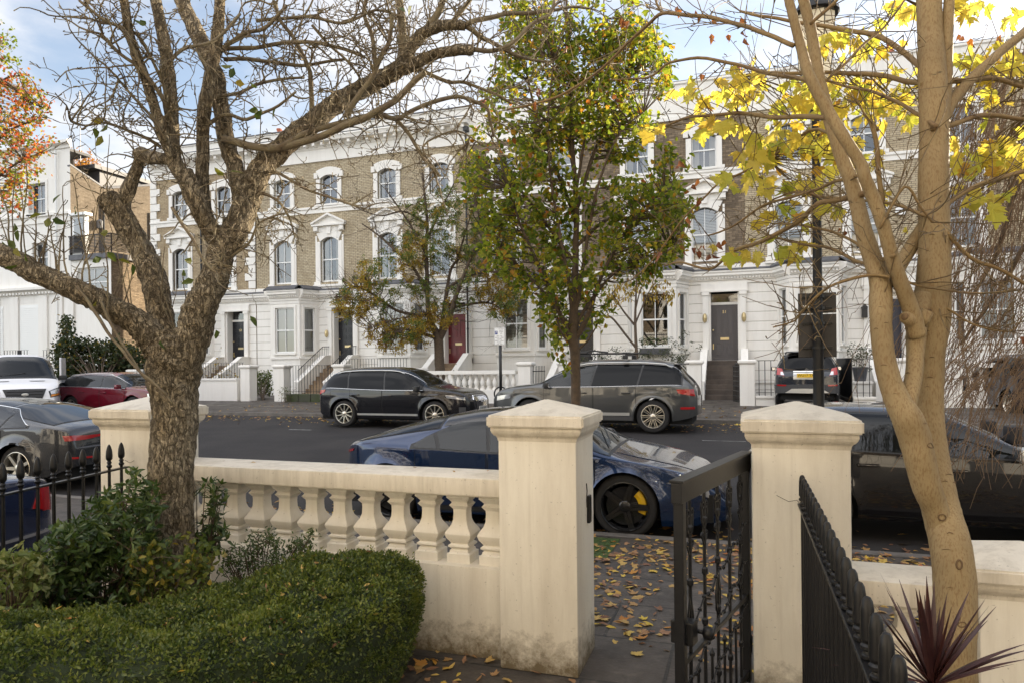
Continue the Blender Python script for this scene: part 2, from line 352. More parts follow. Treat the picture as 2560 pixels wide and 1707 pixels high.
# ------------------------------------------------------------------ the terrace across the street
FY = 28.0
def wall(mb, x0, x1, z0, z1, holes, depth=.22, y=0.0, M=None):
    xs = sorted({x0, x1, *[h[0] for h in holes], *[h[1] for h in holes]}); zs = sorted({z0, z1, *[h[2] for h in holes], *[h[3] for h in holes]})
    xs = [x for x in xs if x0 <= x <= x1]; zs = [z for z in zs if z0 <= z <= z1]
    T = (lambda p: M @ V(p)) if M else (lambda p: p)
    for i in range(len(xs) - 1):
        for j in range(len(zs) - 1):
            cx, cz = (xs[i] + xs[i + 1]) / 2, (zs[j] + zs[j + 1]) / 2
            if any(h[0] < cx < h[1] and h[2] < cz < h[3] for h in holes): continue
            mb.add([T(p) for p in ((xs[i], y, zs[j]), (xs[i + 1], y, zs[j]), (xs[i + 1], y, zs[j + 1]), (xs[i], y, zs[j + 1]))], [(0, 1, 2, 3)])
    for (a, b, c, d) in holes:
        e = y + depth
        for q in (((a, y, c), (a, y, d), (a, e, d), (a, e, c)), ((b, y, c), (b, e, c), (b, e, d), (b, y, d)), ((a, y, c), (a, e, c), (b, e, c), (b, y, c)), ((a, y, d), (b, y, d), (b, e, d), (a, e, d))):
            mb.add([T(p) for p in q], [(0, 1, 2, 3)])
def arch_pts(hw, z0, rise, n=8, top=True):
    """segmental arch, left to right, springing at z0"""
    return [(-hw + 2 * hw * i / n, z0 + rise * (1 - (2 * i / n - 1) ** 2)) for i in range(n + 1)]
def sash_mb(w, z0, z1, rise, mid, bar=True, f=.055):
    """box sash frame: stiles, rails, meeting rail, glazing bar; pane separately"""
    fr = MB(); hw = w / 2
    fr.box(-hw, -hw + f, .10, .16, z0, z1 + rise * .2); fr.box(hw - f, hw, .10, .16, z0, z1 + rise * .2)
    fr.box(-hw + f, hw - f, .10, .16, z0, z0 + f * 1.3); fr.box(-hw + f, hw - f, .09, .16, mid - .025, mid + .03)
    a = arch_pts(hw - f, z1 - f * 1.2, rise, 8); b = arch_pts(hw - f, z1 + .02, rise, 8)
    if rise < .01: fr.box(-hw + f, hw - f, .10, .16, z1 - f, z1)
    else:
        for i in range(8): fr.prism([a[i], a[i + 1], b[i + 1], b[i]], .10, .16)
    if bar:
        fr.box(-.014, .014, .105, .14, z0 + f * 1.3, mid - .025); fr.box(-.014, .014, .105, .14, mid + .03, z1 + rise - f * 1.1)
    pn = MB(); top = arch_pts(hw - f * .5, z1 - .02, rise, 8)
    pn.add([(-hw + .02, .135, z0), (hw - .02, .135, z0)] + [(x, .135, z) for (x, z) in top[::-1]], [tuple(range(2 + len(top)))])
    return fr, pn
def curtain_mb(w, z0, z1, style):
    c = MB(); hw = w / 2 - .05
    if style == 'blind_half':
        c.add([(-hw, .2, (z0 + z1) / 2 + .1), (hw, .2, (z0 + z1) / 2 + .1), (hw, .2, z1), (-hw, .2, z1)], [(0, 1, 2, 3)])
    elif style in ('blind', 'shutter'):
        n = int((z1 - z0) / .06)
        for i in range(n): z = z0 + (z1 - z0) * i / n; c.add([(-hw, .2, z), (hw, .2, z), (hw, .225, z + .05), (-hw, .225, z + .05)], [(0, 1, 2, 3)])
    else:
        for sgn in (-1, 1):
            xa, xb = sgn * hw, sgn * (hw * (.45 if style == 'curtain' else .02)); rows = []
            for z, k in ((z0, 1.0 if style != 'tied' else .35), ((z0 * .65 + z1 * .35), 1.0 if style != 'tied' else .45), (z1, 1.0)):
                rows.append([(xa + (xb - xa) * k * i / 14, .22 + .018 * (i % 2), z) for i in range(15)])
            c.grid(rows)
    return c
TPL = {}
def window_tpl(key):
    """templates kept as mesh data: (surround, sash, pane, curtain)"""
    if key in TPL: return TPL[key]
    kind, style = key
    sr = MB()
    if kind == 'first':                    # pedimented, arched
        w, z0, z1, rise = .98, 5.72, 7.78, .2; hw = w / 2; ow = .78
        for s in (-1, 1):
            a, b = sorted((s * hw, s * (ow - .1))); sr.box(a, b, -.07, 0.2, 5.72, 7.62)
            a, b = sorted((s * (ow - .1), s * (ow - .02))); sr.box(a, b, -.04, 0, 5.72, 7.9)
            a, b = sorted((s * (hw - .0), s * (ow + .04))); sr.box(a, b, -.09, .0, 5.56, 5.74)
            a, b = sorted((s * (ow - .2), s * (ow + .02))); sr.box(a, b, -.16, 0, 8.12, 8.32)
        lo = arch_pts(hw, z1 - .16, rise + .0, 10); up = arch_pts(ow - .1, 8.02, .06, 10)
        for i in range(10): sr.prism([lo[i], lo[i + 1], up[i + 1], up[i]], -.07, .2)
        sr.prism([(-.1, 7.96), (.1, 7.96), (.13, 8.3), (-.13, 8.3)], -.12, -.07)
        sr.box(-ow - .02, ow + .02, -.05, .0, 8.08, 8.34); sr.box(-ow - .1, ow + .1, -.2, .0, 8.34, 8.42)
        sr.prism([(-ow - .1, 8.42), (ow + .1, 8.42), (0, 8.84)], -.07, 0)
        for s in (-1, 1):
            p = [(s * (ow + .13), 8.42), (s * (ow + .13), 8.5), (0, 8.93), (0, 8.83)]
            sr.prism(p if s < 0 else p[::-1], -.22, 0)
        sr.box(-ow - .06, ow + .06, -.14, .0, 5.5, 5.6)
        mid = 6.78; zz = 5.74
    elif kind == 'second':
        w, z0, z1, rise = .94, 9.38, 10.72, .16; hw = w / 2; ow = .68
        for s in (-1, 1):
            a, b = sorted((s * hw, s * ow)); sr.box(a, b, -.07, .2, 9.3, 10.55)
            a, b = sorted((s * (hw + .12), s * (ow + .1))); sr.box(a, b, -.1, 0, 10.6, 10.86); sr.box(a, b, -.09, 0, 9.28, 9.42)
        lo = arch_pts(hw, z1 - .15, rise, 10); up = arch_pts(ow, 10.94, .16, 10)
        for i in range(10): sr.prism([lo[i], lo[i + 1], up[i + 1], up[i]], -.08, .2)
        sr.box(-hw, hw, -.12, .2, 9.28, 9.36); mid = 10.08; zz = 9.36
    fr, pn = sash_mb(w, zz, z1, rise, mid)
    cu = curtain_mb(w, zz, z1, style) if style else None
    TPL[key] = (sr, fr, pn, cu); return TPL[key]
MESHES = {}
def put(name, mb, mat, parent, loc=(0, 0, 0), key=None, **kw):
    """a part whose mesh data may be shared"""
    if key and key in MESHES:
        o = bpy.data.objects.new(name, MESHES[key]); COL.objects.link(o); o.parent = parent
        children_of.setdefault(parent.name, []).append(o)
    else:
        o = mb.build(name, mat, parent, **kw)
        if key: MESHES[key] = o.data
    o.location = loc; return o
def window_part(h, key, x):
    sr, fr, pn, cu = window_tpl(key)
    w = put('window', sr, MAT['white'], h, (x, 0, 0), ('sr', key[0]))
    put('sash', fr, MAT['frame'], w, (0, 0, 0), ('fr', key[0])); put('pane', pn, MAT['glass'], w, (0, 0, 0), ('pn', key[0]))
    if cu: put('blind' if 'blind' in key[1] else 'curtain', cu, MAT['blind'] if 'blind' in key[1] else MAT['curtain'], w, (0, 0, 0), ('cu', key))
CORN = [(0, 4.82), (.05, 4.82), (.05, 4.92), (.12, 4.96), (.12, 5.0), (.26, 5.12), (.26, 5.2), (.3, 5.24), (.3, 5.3), (0, 5.36)]
BAYP = [(-1.7, 0), (-1.3, -.95), (.3, -.95), (.7, 0)]
def bay(h, style):
    b = MB(); frs = MB(); panes = []; blinds = MB(); cor = MB(); ld = MB(); inner = MB()
    for i in range(3):
        p, q = V((*BAYP[i], 0)), V((*BAYP[i + 1], 0)); d = (q - p); L = d.length; d.normalize(); n = V((d.y, -d.x, 0))
        M = Matrix(((d.x, -n.x, 0, p.x), (d.y, -n.y, 0, p.y), (0, 0, 1, 0), (0, 0, 0, 1)))
        hw = .52 if i == 1 else .28; c = L / 2
        wall(b, 0, L, .4, 4.95, [(c - hw, c + hw, 2.42, 4.5)], .14, 0, M)
        b.box(c - hw - .1, c + hw + .1, -.05, 0, 4.5, 4.6, M); b.box(c - hw - .1, c + hw + .1, -.1, .14, 2.34, 2.42, M); b.box(0, L, -.06, 0, 2.14, 2.24, M); b.box(0.0, L, -.05, 0, .4, .75, M)
        for s in (c - hw - .1, c + hw): b.box(s, s + .1, -.045, 0, 2.42, 4.5, M)
        b.box(.0, L, -.03, 0, 4.68, 4.8, M)
        f, pn = sash_mb(hw * 2, 2.42, 4.5, 0, 3.46, bar=(i == 1)); T = M @ Matrix.Translation((c, -.06, 0))
        frs.add([T @ V(v) for v in f.v], f.f); pm = MB(); pm.add([T @ V(v) for v in pn.v], pn.f); panes.append(pm)
        if style:
            cu = curtain_mb(hw * 2, 2.46, 4.46, style); blinds.add([T @ V(v) for v in cu.v], cu.f)
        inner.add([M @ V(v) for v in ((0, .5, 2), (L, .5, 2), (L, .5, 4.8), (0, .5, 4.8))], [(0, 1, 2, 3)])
        out = (n.x, n.y)
        cor.sweep([(o, z) for o, z in CORN], p.xy, q.xy, out)
        ext = .16
        k = int(L / .11)
        for j in range(k): cor.box(L * (j + .25) / k, L * (j + .75) / k, -.19, -.1, 5.0, 5.07, M)
        ld.sweep([(.315, 5.3), (.33, 5.3), (.33, 5.37), (.1, 5.52), (.0, 5.52)], p.xy, q.xy, out)
    ld.add([(x, y, 5.52) for x, y in BAYP] + [(BAYP[3][0], .05, 5.52), (BAYP[0][0], .05, 5.52)], [(0, 1, 2, 3, 4, 5)])
    w = put('bay_window', b, MAT['white'], h, key='bayw'); put('sash', frs, MAT['frame'], w, key='bayf'); put('bay_cornice', cor, MAT['white'], w, key='bayc'); put('lead_roof', ld, MAT['lead'], w, key='bayl')
    for i, pm in enumerate(panes): put('pane', pm, MAT['glass'], w, key=('bayp', i))
    put('room', inner, MAT['dark_room'], w, key='bayi')
    if style: put('blind', blinds, MAT['blind'] if 'blind' in style else (MAT['shut'] if style == 'shutter' else MAT['curtain']), w, key=('bayb', style))
MAT['shut'] = plain('dark_shutter_wood', (.05, .032, .022), .6)
def door_mb(style):
    d = MB(); d.box(-.5, .5, 0, .05, 1.87, 4.03)
    pan = {'four': [(-.38, -.06, 2.85, 3.9), (.06, .38, 2.85, 3.9), (-.38, -.06, 2.02, 2.55), (.06, .38, 2.02, 2.55)],
           'grid': [(-.4 + .28 * i, -.16 + .28 * i, 2.0 + .33 * j, 2.27 + .33 * j) for i in range(3) for j in range(6)],
           'tall': [(-.38, -.05, 3.0, 3.92), (.05, .38, 3.0, 3.92), (-.38, -.05, 2.0, 2.75), (.05, .38, 2.0, 2.75)]}[style]
    for (a, b, c, e) in pan:
        for q in ((a, b, c, c + .035), (a, b, e - .035, e), (a, a + .035, c + .035, e - .035), (b - .035, b, c + .035, e - .035)): d.box(q[0], q[1], -.014, 0, q[2], q[3])
        d.bbox(a + .07, b - .07, -.01, 0, c + .07, e - .07, .004)
    return d
def door_part(h, style, mat, number, x=2.03, sub=None, metal='brass'):
    s = MB()
    for sx in (-1, 1):
        a, b = sorted((x + sx * .58, x + sx * .8)); s.box(a, b, -.12, .0, .47 + 1.38, 4.45); s.box(a - .03, b + .03, -.16, 0, 4.38, 4.52); s.box(a - .03, b + .03, -.15, 0, 1.85, 2.1)
        a, b = sorted((x + sx * .5, x + sx * .58)); s.box(a, b, -.03, .42, 1.87, 4.62)
    s.box(x - .86, x + .86, -.12, .0, 4.55, 4.82); s.box(x - .88, x + .88, -.16, 0, 4.5, 4.56); s.box(x - .5, x + .5, .33, .42, 4.03, 4.13); s.box(x - .58, x + .58, .0, .42, 4.62, 4.75)
    put('door_surround', s, MAT['white'], h, key='dsur')
    dr = put('door', door_mb(style), mat, h, (x, .36, 0), key=('door', style, mat.name))
    fl = MB(); fl.add([(-.5, .0, 4.13), (.5, .0, 4.13), (.5, .0, 4.62), (-.5, .0, 4.62)], [(0, 1, 2, 3)]); put('fanlight', fl, MAT['glass'], dr, (0, .02, 0), key='fan')
    hm = MB(); hm.box(-.16, .16, -.025, 0, 2.66, 2.76); put('letterbox', hm, MAT['brass'], dr, key='letb')
    hk = MB(); hk.lathe([(.0, 0), (.035, 0), (.035, .02), (.02, .035), (.035, .06), (.028, .08), (0, .085)], 10, Matrix.Translation((-.43, 0, 3.05)) @ Matrix.Rotation(pi / 2, 4, 'X'), cap=False); hk.box(-.45, -.41, -.02, 0, 2.3, 2.52); put('handle', hk, MAT['brass'], dr, key='hnd')
    if number:
        tm = text_mb(number, .16, FRONT(0, -.02, 3.75 if style != 'grid' else 3.6)); put('number', tm, MAT['brass'], dr)
    return dr
def front_steps(h, x=2.03, mat='stone_tan', n=8, rail=True):
    st = MB(); z1 = 1.86; z0 = .47; rise = (z1 - z0) / n; run = .27
    st.box(x - .62, x + .62, -.5, .36, z0, z1)
    for i in range(1, n): st.bbox(x - .62, x + .62, -.5 - run * i, -.5 - run * (i - 1), z0, z1 - rise * i, .008)
    put('front_steps', st, MAT[mat], h, key=('steps', mat, n))
    L = .5 + run * (n - 1)
    for sx in (-1, 1):
        w = MB(); a, b = sorted((x + sx * .63, x + sx * .83))
        prof = [(0, z0), (-L - .25, z0), (-L - .25, z0 + .62), (-L - .05, z0 + .72), (-.6, z1 + .38), (0, z1 + .4)]
        vs = [(a, y, z) for y, z in prof] + [(b, y, z) for y, z in prof]; k = len(prof)
        w.add(vs, [tuple(range(k)), tuple(range(2 * k - 1, k - 1, -1))] + [(i, (i + 1) % k, (i + 1) % k + k, i + k) for i in range(k)])
        p2 = prof[2:]; c, d = a - .03, b + .03
        vs = [(c, y, z) for y, z in p2] + [(c, y, z + .05) for y, z in p2] + [(d, y, z + .05) for y, z in p2] + [(d, y, z) for y, z in p2]; k = len(p2)
        for r in range(4):
            w.add(vs, [(r * k + i, r * k + i + 1, ((r + 1) % 4) * k + i + 1, ((r + 1) % 4) * k + i) for i in range(k - 1)])
        w.add(vs, [(0, k, 2 * k, 3 * k), (k - 1, 4 * k - 1, 3 * k - 1, 2 * k - 1)])
        wo = put('step_wall', w, MAT['white'], h, key=('stw', sx, n)); fixn(wo)
        if rail:
            q = MB(); xx = x + sx * .73; line = [(xx, y, z + .42) for y, z in ((-L - .1, z0 + .74), (-.62, z1 + .4), (-.05, z1 + .42))]
            q.tube(line, .018, 5)
            for (y0, za), (y1, zb) in (((-L - .1, z0 + .74), (-.62, z1 + .4)), ((-.62, z1 + .4), (-.05, z1 + .42))):
                kk = max(2, int(abs(y1 - y0) / .13))
                for i in range(kk + 1):
                    t = i / kk; y = y0 + (y1 - y0) * t; z = za + (zb - za) * t; q.tube([(xx, y, z), (xx, y, z + .42)], .009, 4)
            put('handrail', q, MAT['iron_far'], h, key=('hr', sx, n))
def house(cx, wd, brick, doorspec, w1, w2, baystyle, label, modillion, num=None, steps='stone_tan', chim=0, group='terraced houses across the street', loc=None, rz=0, with_steps=True, offs=(-1.27, 1.33)):
    h = thing('terraced_house', label, 'house', loc or (cx, FY, 0), rz, group); hw = wd / 2
    holes = []
    for x in offs: holes += [(x - .49, x + .49, 5.72, 8.0), (x - .47, x + .47, 9.36, 10.9)]
    b = MB(); wall(b, -hw, hw, 5.3, 11.4, holes)
    b.box(-hw, hw, 9.8, 10, .4, 12.4)
    for s in (-hw, hw): b.add([(s, 0, .4), (s, 10, .4), (s, 10, 12.4), (s, 0, 12.4)], [(0, 1, 2, 3) if s > 0 else (3, 2, 1, 0)])
    put('brick_wall', b, MAT[brick], h, key=('bw', wd, brick, offs))
    g = MB(); wall(g, -hw, hw, .4, 5.0, [(2.03 - .58, 2.03 + .58, 1.87, 4.62), (-1.5, .5, 2.2, 4.7)], .42)
    g.box(-hw, hw, -.06, 0, 1.0, 1.1)
    put('ground_floor_wall', g, MAT['white_groove'], h, key=('gw', wd))
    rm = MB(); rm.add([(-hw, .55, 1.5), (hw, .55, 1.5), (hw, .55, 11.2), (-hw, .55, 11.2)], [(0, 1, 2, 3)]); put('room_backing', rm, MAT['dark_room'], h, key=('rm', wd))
    c = MB()
    c.sweep(CORN, (-hw, 0), (-1.72, 0)); c.sweep(CORN, (.72, 0), (hw, 0))
    for (a, e) in ((-hw, -1.72), (.72, hw)):
        k = int((e - a) / .11)
        for j in range(k): c.box(a + (e - a) * (j + .25) / k, a + (e - a) * (j + .75) / k, -.19, -.1, 5.0, 5.07)
    c.sweep([(0, 5.36), (.06, 5.36), (.06, 5.56), (0, 5.56)], (-hw, 0), (hw, 0))
    put('cornice', c, MAT['white'], h, key=('cor', wd))
    for i, (a, e) in enumerate(((-hw, -1.72), (.72, hw))):
        l = MB(); l.sweep([(.06, 5.365), (.318, 5.302), (.318, 5.33), (.06, 5.41)], (a, 0), (e, 0)); put('lead_flashing', l, MAT['lead'], h, key=('lf', wd, i))
    sc = MB(); sc.sweep([(0, 8.98), (.05, 8.98), (.05, 9.14), (.1, 9.18), (.1, 9.26), (0, 9.3)], (-hw, 0), (hw, 0)); put('string_course', sc, MAT['white'], h, key=('sc', wd))
    p = MB()
    if modillion:
        p.sweep([(0, 11.4), (.06, 11.4), (.06, 11.95), (.1, 12.0), (.1, 12.06), (.14, 12.2), (.42, 12.22), (.46, 12.34), (.5, 12.4), (.48, 12.46), (0, 12.5)], (-hw, 0), (hw, 0))
        k = int(wd / .45)
        for j in range(k): x = -hw + wd * (j + .5) / k; p.box(x - .07, x + .07, -.36, -.1, 12.06, 12.2)
        p.box(-hw, hw, .1, .35, 12.5, 13.0); p.box(-hw, hw, .05, .4, 13.0, 13.05)
    else:
        p.sweep([(0, 11.35), (.05, 11.35), (.05, 11.5), (.03, 11.52), (.03, 12.72), (.09, 12.76), (.09, 12.84), (0, 12.86)], (-hw, 0), (hw, 0)); p.box(-hw, hw, .0, .3, 11.5, 12.86)
    put('parapet', p, MAT['white'], h, key=('par', wd, modillion))
    lp = MB(); z = 13.05 if modillion else 12.86; lp.box(-hw, hw, .02, .38, z + .003, z + .05)
    if modillion: lp.sweep([(.0, 12.505), (.49, 12.463), (.49, 12.5), (0, 12.56)], (-hw, 0), (hw, 0))
    put('parapet_capping', lp, MAT['lead'], h, key=('lpc', wd, modillion))
    rf = MB(); rf.box(-hw, hw, .4, 9.8, 12.3, 12.45); rf.add([(-hw, 2.2, 12.45), (hw, 2.2, 12.45), (hw, 4.6, 13.9), (-hw, 4.6, 13.9), (hw, 9.8, 12.45), (-hw, 9.8, 12.45)], [(0, 1, 2, 3), (3, 2, 4, 5), (1, 4, 2), (0, 3, 5)]); put('roof', rf, MAT['slate'], h, key=('rf', wd))
    for i, x in enumerate(offs):
        window_part(h, ('first', w1[i]), x); window_part(h, ('second', w2[i]), x)
    bay(h, baystyle)
    door_part(h, doorspec[0], doorspec[1], num)
    if with_steps: front_steps(h, mat=steps, rail=doorspec[2] if len(doorspec) > 2 else False)
    if chim:
        ck = MB(); ck.bbox(hw - .45, hw + .0, 2.0, 3.6, 12.4, 13.35, .01); ck.box(hw - .5, hw + .05, 1.95, 3.65, 13.35, 13.45); co = put('chimney', ck, MAT['white'], h)
        for i in range(chim):
            cp = MB(); cp.lathe([(.12, 13.45), (.15, 13.5), (.12, 13.54), (.105, 14.0), (.14, 14.03), (.14, 14.1), (.1, 14.1), (.1, 13.9)], 12, Matrix.Translation((hw - .22, 2.2 + .38 * i, 0)), cap=False); put('chimney_pot', cp, MAT['terracotta'], co, smooth=False)
    return h
MAT['door_black'] = plain('black_door_paint', (.014, .014, .018), .3)
MAT['door_red'] = plain('dark_red_door_paint', (.16, .014, .018), .3, var=(.11, .01, .013))
MAT['door_grey'] = plain('charcoal_door_paint', (.075, .068, .07), .4)
MAT['door_navy'] = plain('navy_door_paint', (.012, .016, .035), .3)
HS = []
HS.append(house(-25.85, 6.5, 'brick_o', ('grid', MAT['door_black']), ('', 'curtain'), ('curtain', ''), '', 'quoined warm brick house at the end of the terrace beside the balcony wing', True, num='53', chim=2, offs=(-1.35, 1.35)))
HS.append(house(-19.73, 5.65, 'brick_y', ('grid', MAT['door_black'], True), ('blind_half', 'curtain'), ('curtain', ''), 'sheer', 'pale brick house with tan front steps and black twelve panel door', True, chim=2))
HS.append(house(-14.08, 5.65, 'brick_y', ('tall', MAT['door_red']), ('curtain', 'blind_half'), ('tied', 'curtain'), 'blind_half', 'pale brick house with the dark red front door', True, chim=2))
HS.append(house(-8.43, 5.65, 'brick_d', ('four', MAT['door_black']), ('tied', 'curtain'), ('', 'blind'), 'blind', 'sooty brown brick house behind the leafy street tree', False, chim=2))
HS.append(house(-2.78, 5.65, 'brick_d', ('four', MAT['door_grey']), ('blind', 'blind'), ('curtain', 'curtain'), '', 'sooty brown brick house with charcoal front door', False, num='51', steps='stone_step', chim=2))
HS.append(house(2.87, 5.65, 'brick_y', ('four', MAT['door_navy']), ('blind', 'tied'), ('curtain', 'blind_half'), 'sheer', 'pale brick house with the navy front door behind the lamp post', False, chim=2))
HS.append(house(8.52, 5.65, 'brick_y', ('four', MAT['door_black']), ('', ''), ('', ''), 'shutter', 'pale brick house with brown shuttered bay behind the weeping birch', False))
for i, cx in enumerate((14.17, 19.82, 25.47, 31.12, 36.77)):
    HS.append(house(cx, 5.65, 'brick_y', ('four', MAT['door_black']), ('', ''), ('', ''), '', 'pale brick house further along the terrace, outside the picture', False, with_steps=False))
for i, cx in enumerate((-16, -10.35, -4.7, .95, 6.6, 12.25)):
    HS.append(house(0, 5.65, 'brick_d', ('four', MAT['door_black']), ('', ''), ('', ''), '', 'sooty brick house on the near side of the street, behind the camera', True, group='terraced houses on the near side', loc=(cx, -4.6, -1.3), rz=pi, with_steps=False))
# details of single houses
h0 = HS[0]
for s in (-1, 1):
    q = MB()
    for j in range(15):
        z = 5.6 + .385 * j; w = .62 if j % 2 else .4; a, b = sorted((s * 3.26, s * (3.26 - w))); q.bbox(a, b, -.06, 0, z, z + .36, .015)
    q.build('quoin_strip', MAT['white'], h0)
def drainpipe(h, x, z0=.5, z1=11.9, y=-.12):
    q = MB(); q.tube([(x, y, z0), (x, y, z1)], .045, 8); q.bbox(x - .1, x + .1, y - .08, 0, z1, z1 + .2, .01)
    for z in np.arange(z0 + 1, z1, 1.8): q.tube([(x, y, z), (x, y, z + .08)], .058, 8)
    q.build('drainpipe', MAT['iron_far'], h, auto=40)
drainpipe(h0, .05); drainpipe(HS[2], 2.7, y=-.22)
def aerial(h, x, y, z0, hgt):
    q = MB(); q.tube([(x, y, z0), (x, y, z0 + hgt)], .02, 5)
    for i in range(6): q.tube([(x - .3 + i * .03, y, z0 + hgt - .1 - i * .16), (x + .3 - i * .03, y, z0 + hgt - .1 - i * .16)], .008, 4)
    q.build('aerial', MAT['iron_far'], h)
aerial(HS[1], 2.3, 3, 12.5, 3.4)
def wall_lamp(h, x, z, style):
    q = MB()
    if style == 'lantern': q.bbox(x - .09, x + .09, -.24, -.04, z - .2, z + .16, .01); q.prism([(x - .11, z + .16), (x + .11, z + .16), (x, z + .3)], -.26, -.02); q.box(x - .02, x + .02, -.1, 0, z + .2, z + .34); mt = MAT['iron_far']
    else: q.lathe([(.02, -.18), (.075, -.12), (.09, 0), (.075, .12), (.02, .18)], 10, Matrix.Translation((x, -.16, z))); q.box(x - .05, x + .05, -.12, -.05, z - .08, z + .08); mt = MAT['brass']
    q.build('wall_lamp', mt, h)
wall_lamp(HS[4], 2.03 - .72, 3.5, 'round'); wall_lamp(HS[4], 2.03 + .72, 3.5, 'round'); wall_lamp(HS[1], 1.2, 3.3, 'round'); wall_lamp(HS[5], 1.25, 3.55, 'lantern')
ab = MB(); ab.prism([(-.17, 7.0), (.17, 7.0), (.13, 7.34), (-.13, 7.34)], -.12, 0); ab.build('alarm_box', MAT['frame'], HS[5]).location.x = 2.45
# lettering is cast on the door; dark window planter of the charcoal door house
pl = MB(); pl.bbox(-1.05, .05, -1.33, -1.07, 2.12, 2.36, .01); pl.build('window_planter', MAT['lead'], HS[4])

# ------------------------------------------------------------------ the white corner house on the left, with its brick flank and balcony wing
wh = thing('corner_house', 'white stucco corner house with sunlit brick flank and slatted balcony', 'house', (-37.2, 30, 0))
b = MB(); W1 = [(-2.35, -1.15, 11.9, 14.2), (-6.6, -5.4, 11.9, 14.2), (-2.3, -1.2, 7.7, 9.6), (-6.6, -5.4, 7.7, 9.6)]
def px_x(px, y=30.0): d = ray(px, 900); return d.x / d.y * y + 37.2
W1 = [(px_x(77), px_x(119), on_y(98, 534, 30).z, on_y(98, 459, 30).z), (px_x(86), px_x(124), on_y(104, 677, 30).z, on_y(104, 608, 30).z)]
W1 += [(a - 5.2, c - 5.2, d, e) for a, c, d, e in W1[:2]]
zt = on_y(150, 352, 30).z
wall(b, -16, 0, .4, zt, W1, .3)
b.add([(-16, 0, .4), (-16, 0, zt), (-16, 10, zt), (-16, 10, .4)], [(0, 1, 2, 3)])
b.sweep([(0, zt - .5), (.08, zt - .5), (.1, zt - .35), (.3, zt - .25), (.3, zt - .1), (0, zt)], (-16, 0), (.12, 0))
zc = on_y(60, 728, 30).z
b.sweep([(0, zc - .3), (.06, zc - .3), (.1, zc - .1), (.35, zc), (.35, zc + .15), (0, zc + .22)], (-16, 0), (0, 0))
b.sweep([(0, zc + 4.3), (.12, zc + 4.35), (.12, zc + 4.5), (0, zc + 4.55)], (-16, 0), (0, 0))
b.build('front_wall', MAT['white'], wh)
rb = MB(); rb.box(-16, -.3, .05, 1.6, zt - .6, zt - .45); rb.build('roof', MAT['slate'], wh)
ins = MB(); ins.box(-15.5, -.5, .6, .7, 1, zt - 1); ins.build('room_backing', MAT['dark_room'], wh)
for (a, c, z0, z1) in W1:
    fr, pn = sash_mb(c - a, z0, z1, 0.0, (z0 + z1) / 2); sw = MB()
    sw.box((a - c) / 2 - .12, (c - a) / 2 + .12, -.12, 0, z0 - .14, z0 - .002); sw.box((a - c) / 2 - .16, (a - c) / 2, -.05, 0, z0, z1 + .16); sw.box((c - a) / 2, (c - a) / 2 + .16, -.05, 0, z0, z1 + .16); sw.box((a - c) / 2, (c - a) / 2, -.05, 0, z1 + .003, z1 + .16)
    w = sw.build('window', MAT['white'], wh); w.location.x = (a + c) / 2
    s1 = fr.build('sash', MAT['frame'], w); s2 = pn.build('pane', MAT['glass'], w); s1.location.y = s2.location.y = .12
for i, (p0, p1) in enumerate(((52, 106), (-14, 10))):
    a, c = px_x(p0), px_x(p1); z1 = on_y(80, 763, 30).z; s = MB()
    s.box(a, c, -.03, -.002, .6, z1)
    for j in range(int((z1 - .7) / .12)): s.box(a + .02, c - .02, -.05, -.03, .7 + .12 * j, .7 + .12 * j + .09)
    s.build('roller_shutter', MAT['frame'], wh)
# brick flank facing the street end, with stepped gable
def fl(px, py): d = ray(px, py); t = -37.2 / d.x; p = CAM + d * t; return (p.y - 30, p.z)
f = MB(); P = [(0, .4), (12, .4), fl(384, 400), fl(262, 474), (0.0, fl(186, 424)[1] + .15)]
P[2] = (12, P[2][1])
f.add([(0, y, z) for y, z in P] + [(-.35, y, z) for y, z in P], [(0, 1, 2, 3, 4), (9, 8, 7, 6, 5), (2, 7, 8, 3), (3, 8, 9, 4), (1, 6, 7, 2)])
f.build('brick_flank', MAT['brick_f'], wh)
cp = MB()
for i in (2, 3): cp.tube([(-.1, P[i][0], P[i][1] + .05), (-.1, P[i + 1][0], P[i + 1][1] + .05)], .12, 6)
cp.build('flank_coping', MAT['lead'], wh)
dm = MB(); y0, z0 = fl(251, 465); dm.box(-3.5, -.4, y0 + .3, y0 + 5, z0 - 3.5, fl(251, 430)[1] + .2); dm.box(-3.7, -.2, y0 - .2, y0 + 5.2, fl(251, 430)[1] + .2, fl(251, 430)[1] + .45); dm.build('dormer', MAT['lead'], wh)
for yy in (2.1, 5.7):
    dp = MB(); dp.tube([(.1, yy, .5), (.1, yy, 12)], .07, 8); dp.build('drainpipe', MAT['iron_far'], wh)
# the wing: white window, brown brick side, balcony on top
wx = px_x(280); zb = on_y(240, 648, 30).z
w = MB(); wall(w, .02, wx, .4, zb, [(.5, wx - .25, on_y(240, 742, 30).z, on_y(240, 668, 30).z)], .25); w.build('wing_front', MAT['white'], wh)
w = MB(); w.add([(wx, 0, .4), (wx, 5.5, .4), (wx, 5.5, zb), (wx, 0, zb)], [(0, 1, 2, 3)]); w.add([(0, 0, zb), (wx, 0, zb), (wx, 5.5, zb), (0, 5.5, zb)], [(0, 1, 2, 3)]); w.build('wing_side', MAT['brick_d'], wh)
z0, z1 = on_y(240, 742, 30).z, on_y(240, 668, 30).z
fr, pn = sash_mb(wx - .75, z0, z1, 0, (z0 + z1) / 2, True, .09); ww = fr.build('window', MAT['frame'], wh); ww.location = ((wx + .25) / 2, .05, 0)
p_ = pn.build('pane', MAT['glass'], ww); c_ = curtain_mb(wx - .75, z0, z1, 'blind').build('blind', MAT['blind'], ww)
bal = MB(); zr = on_y(240, 590, 30).z
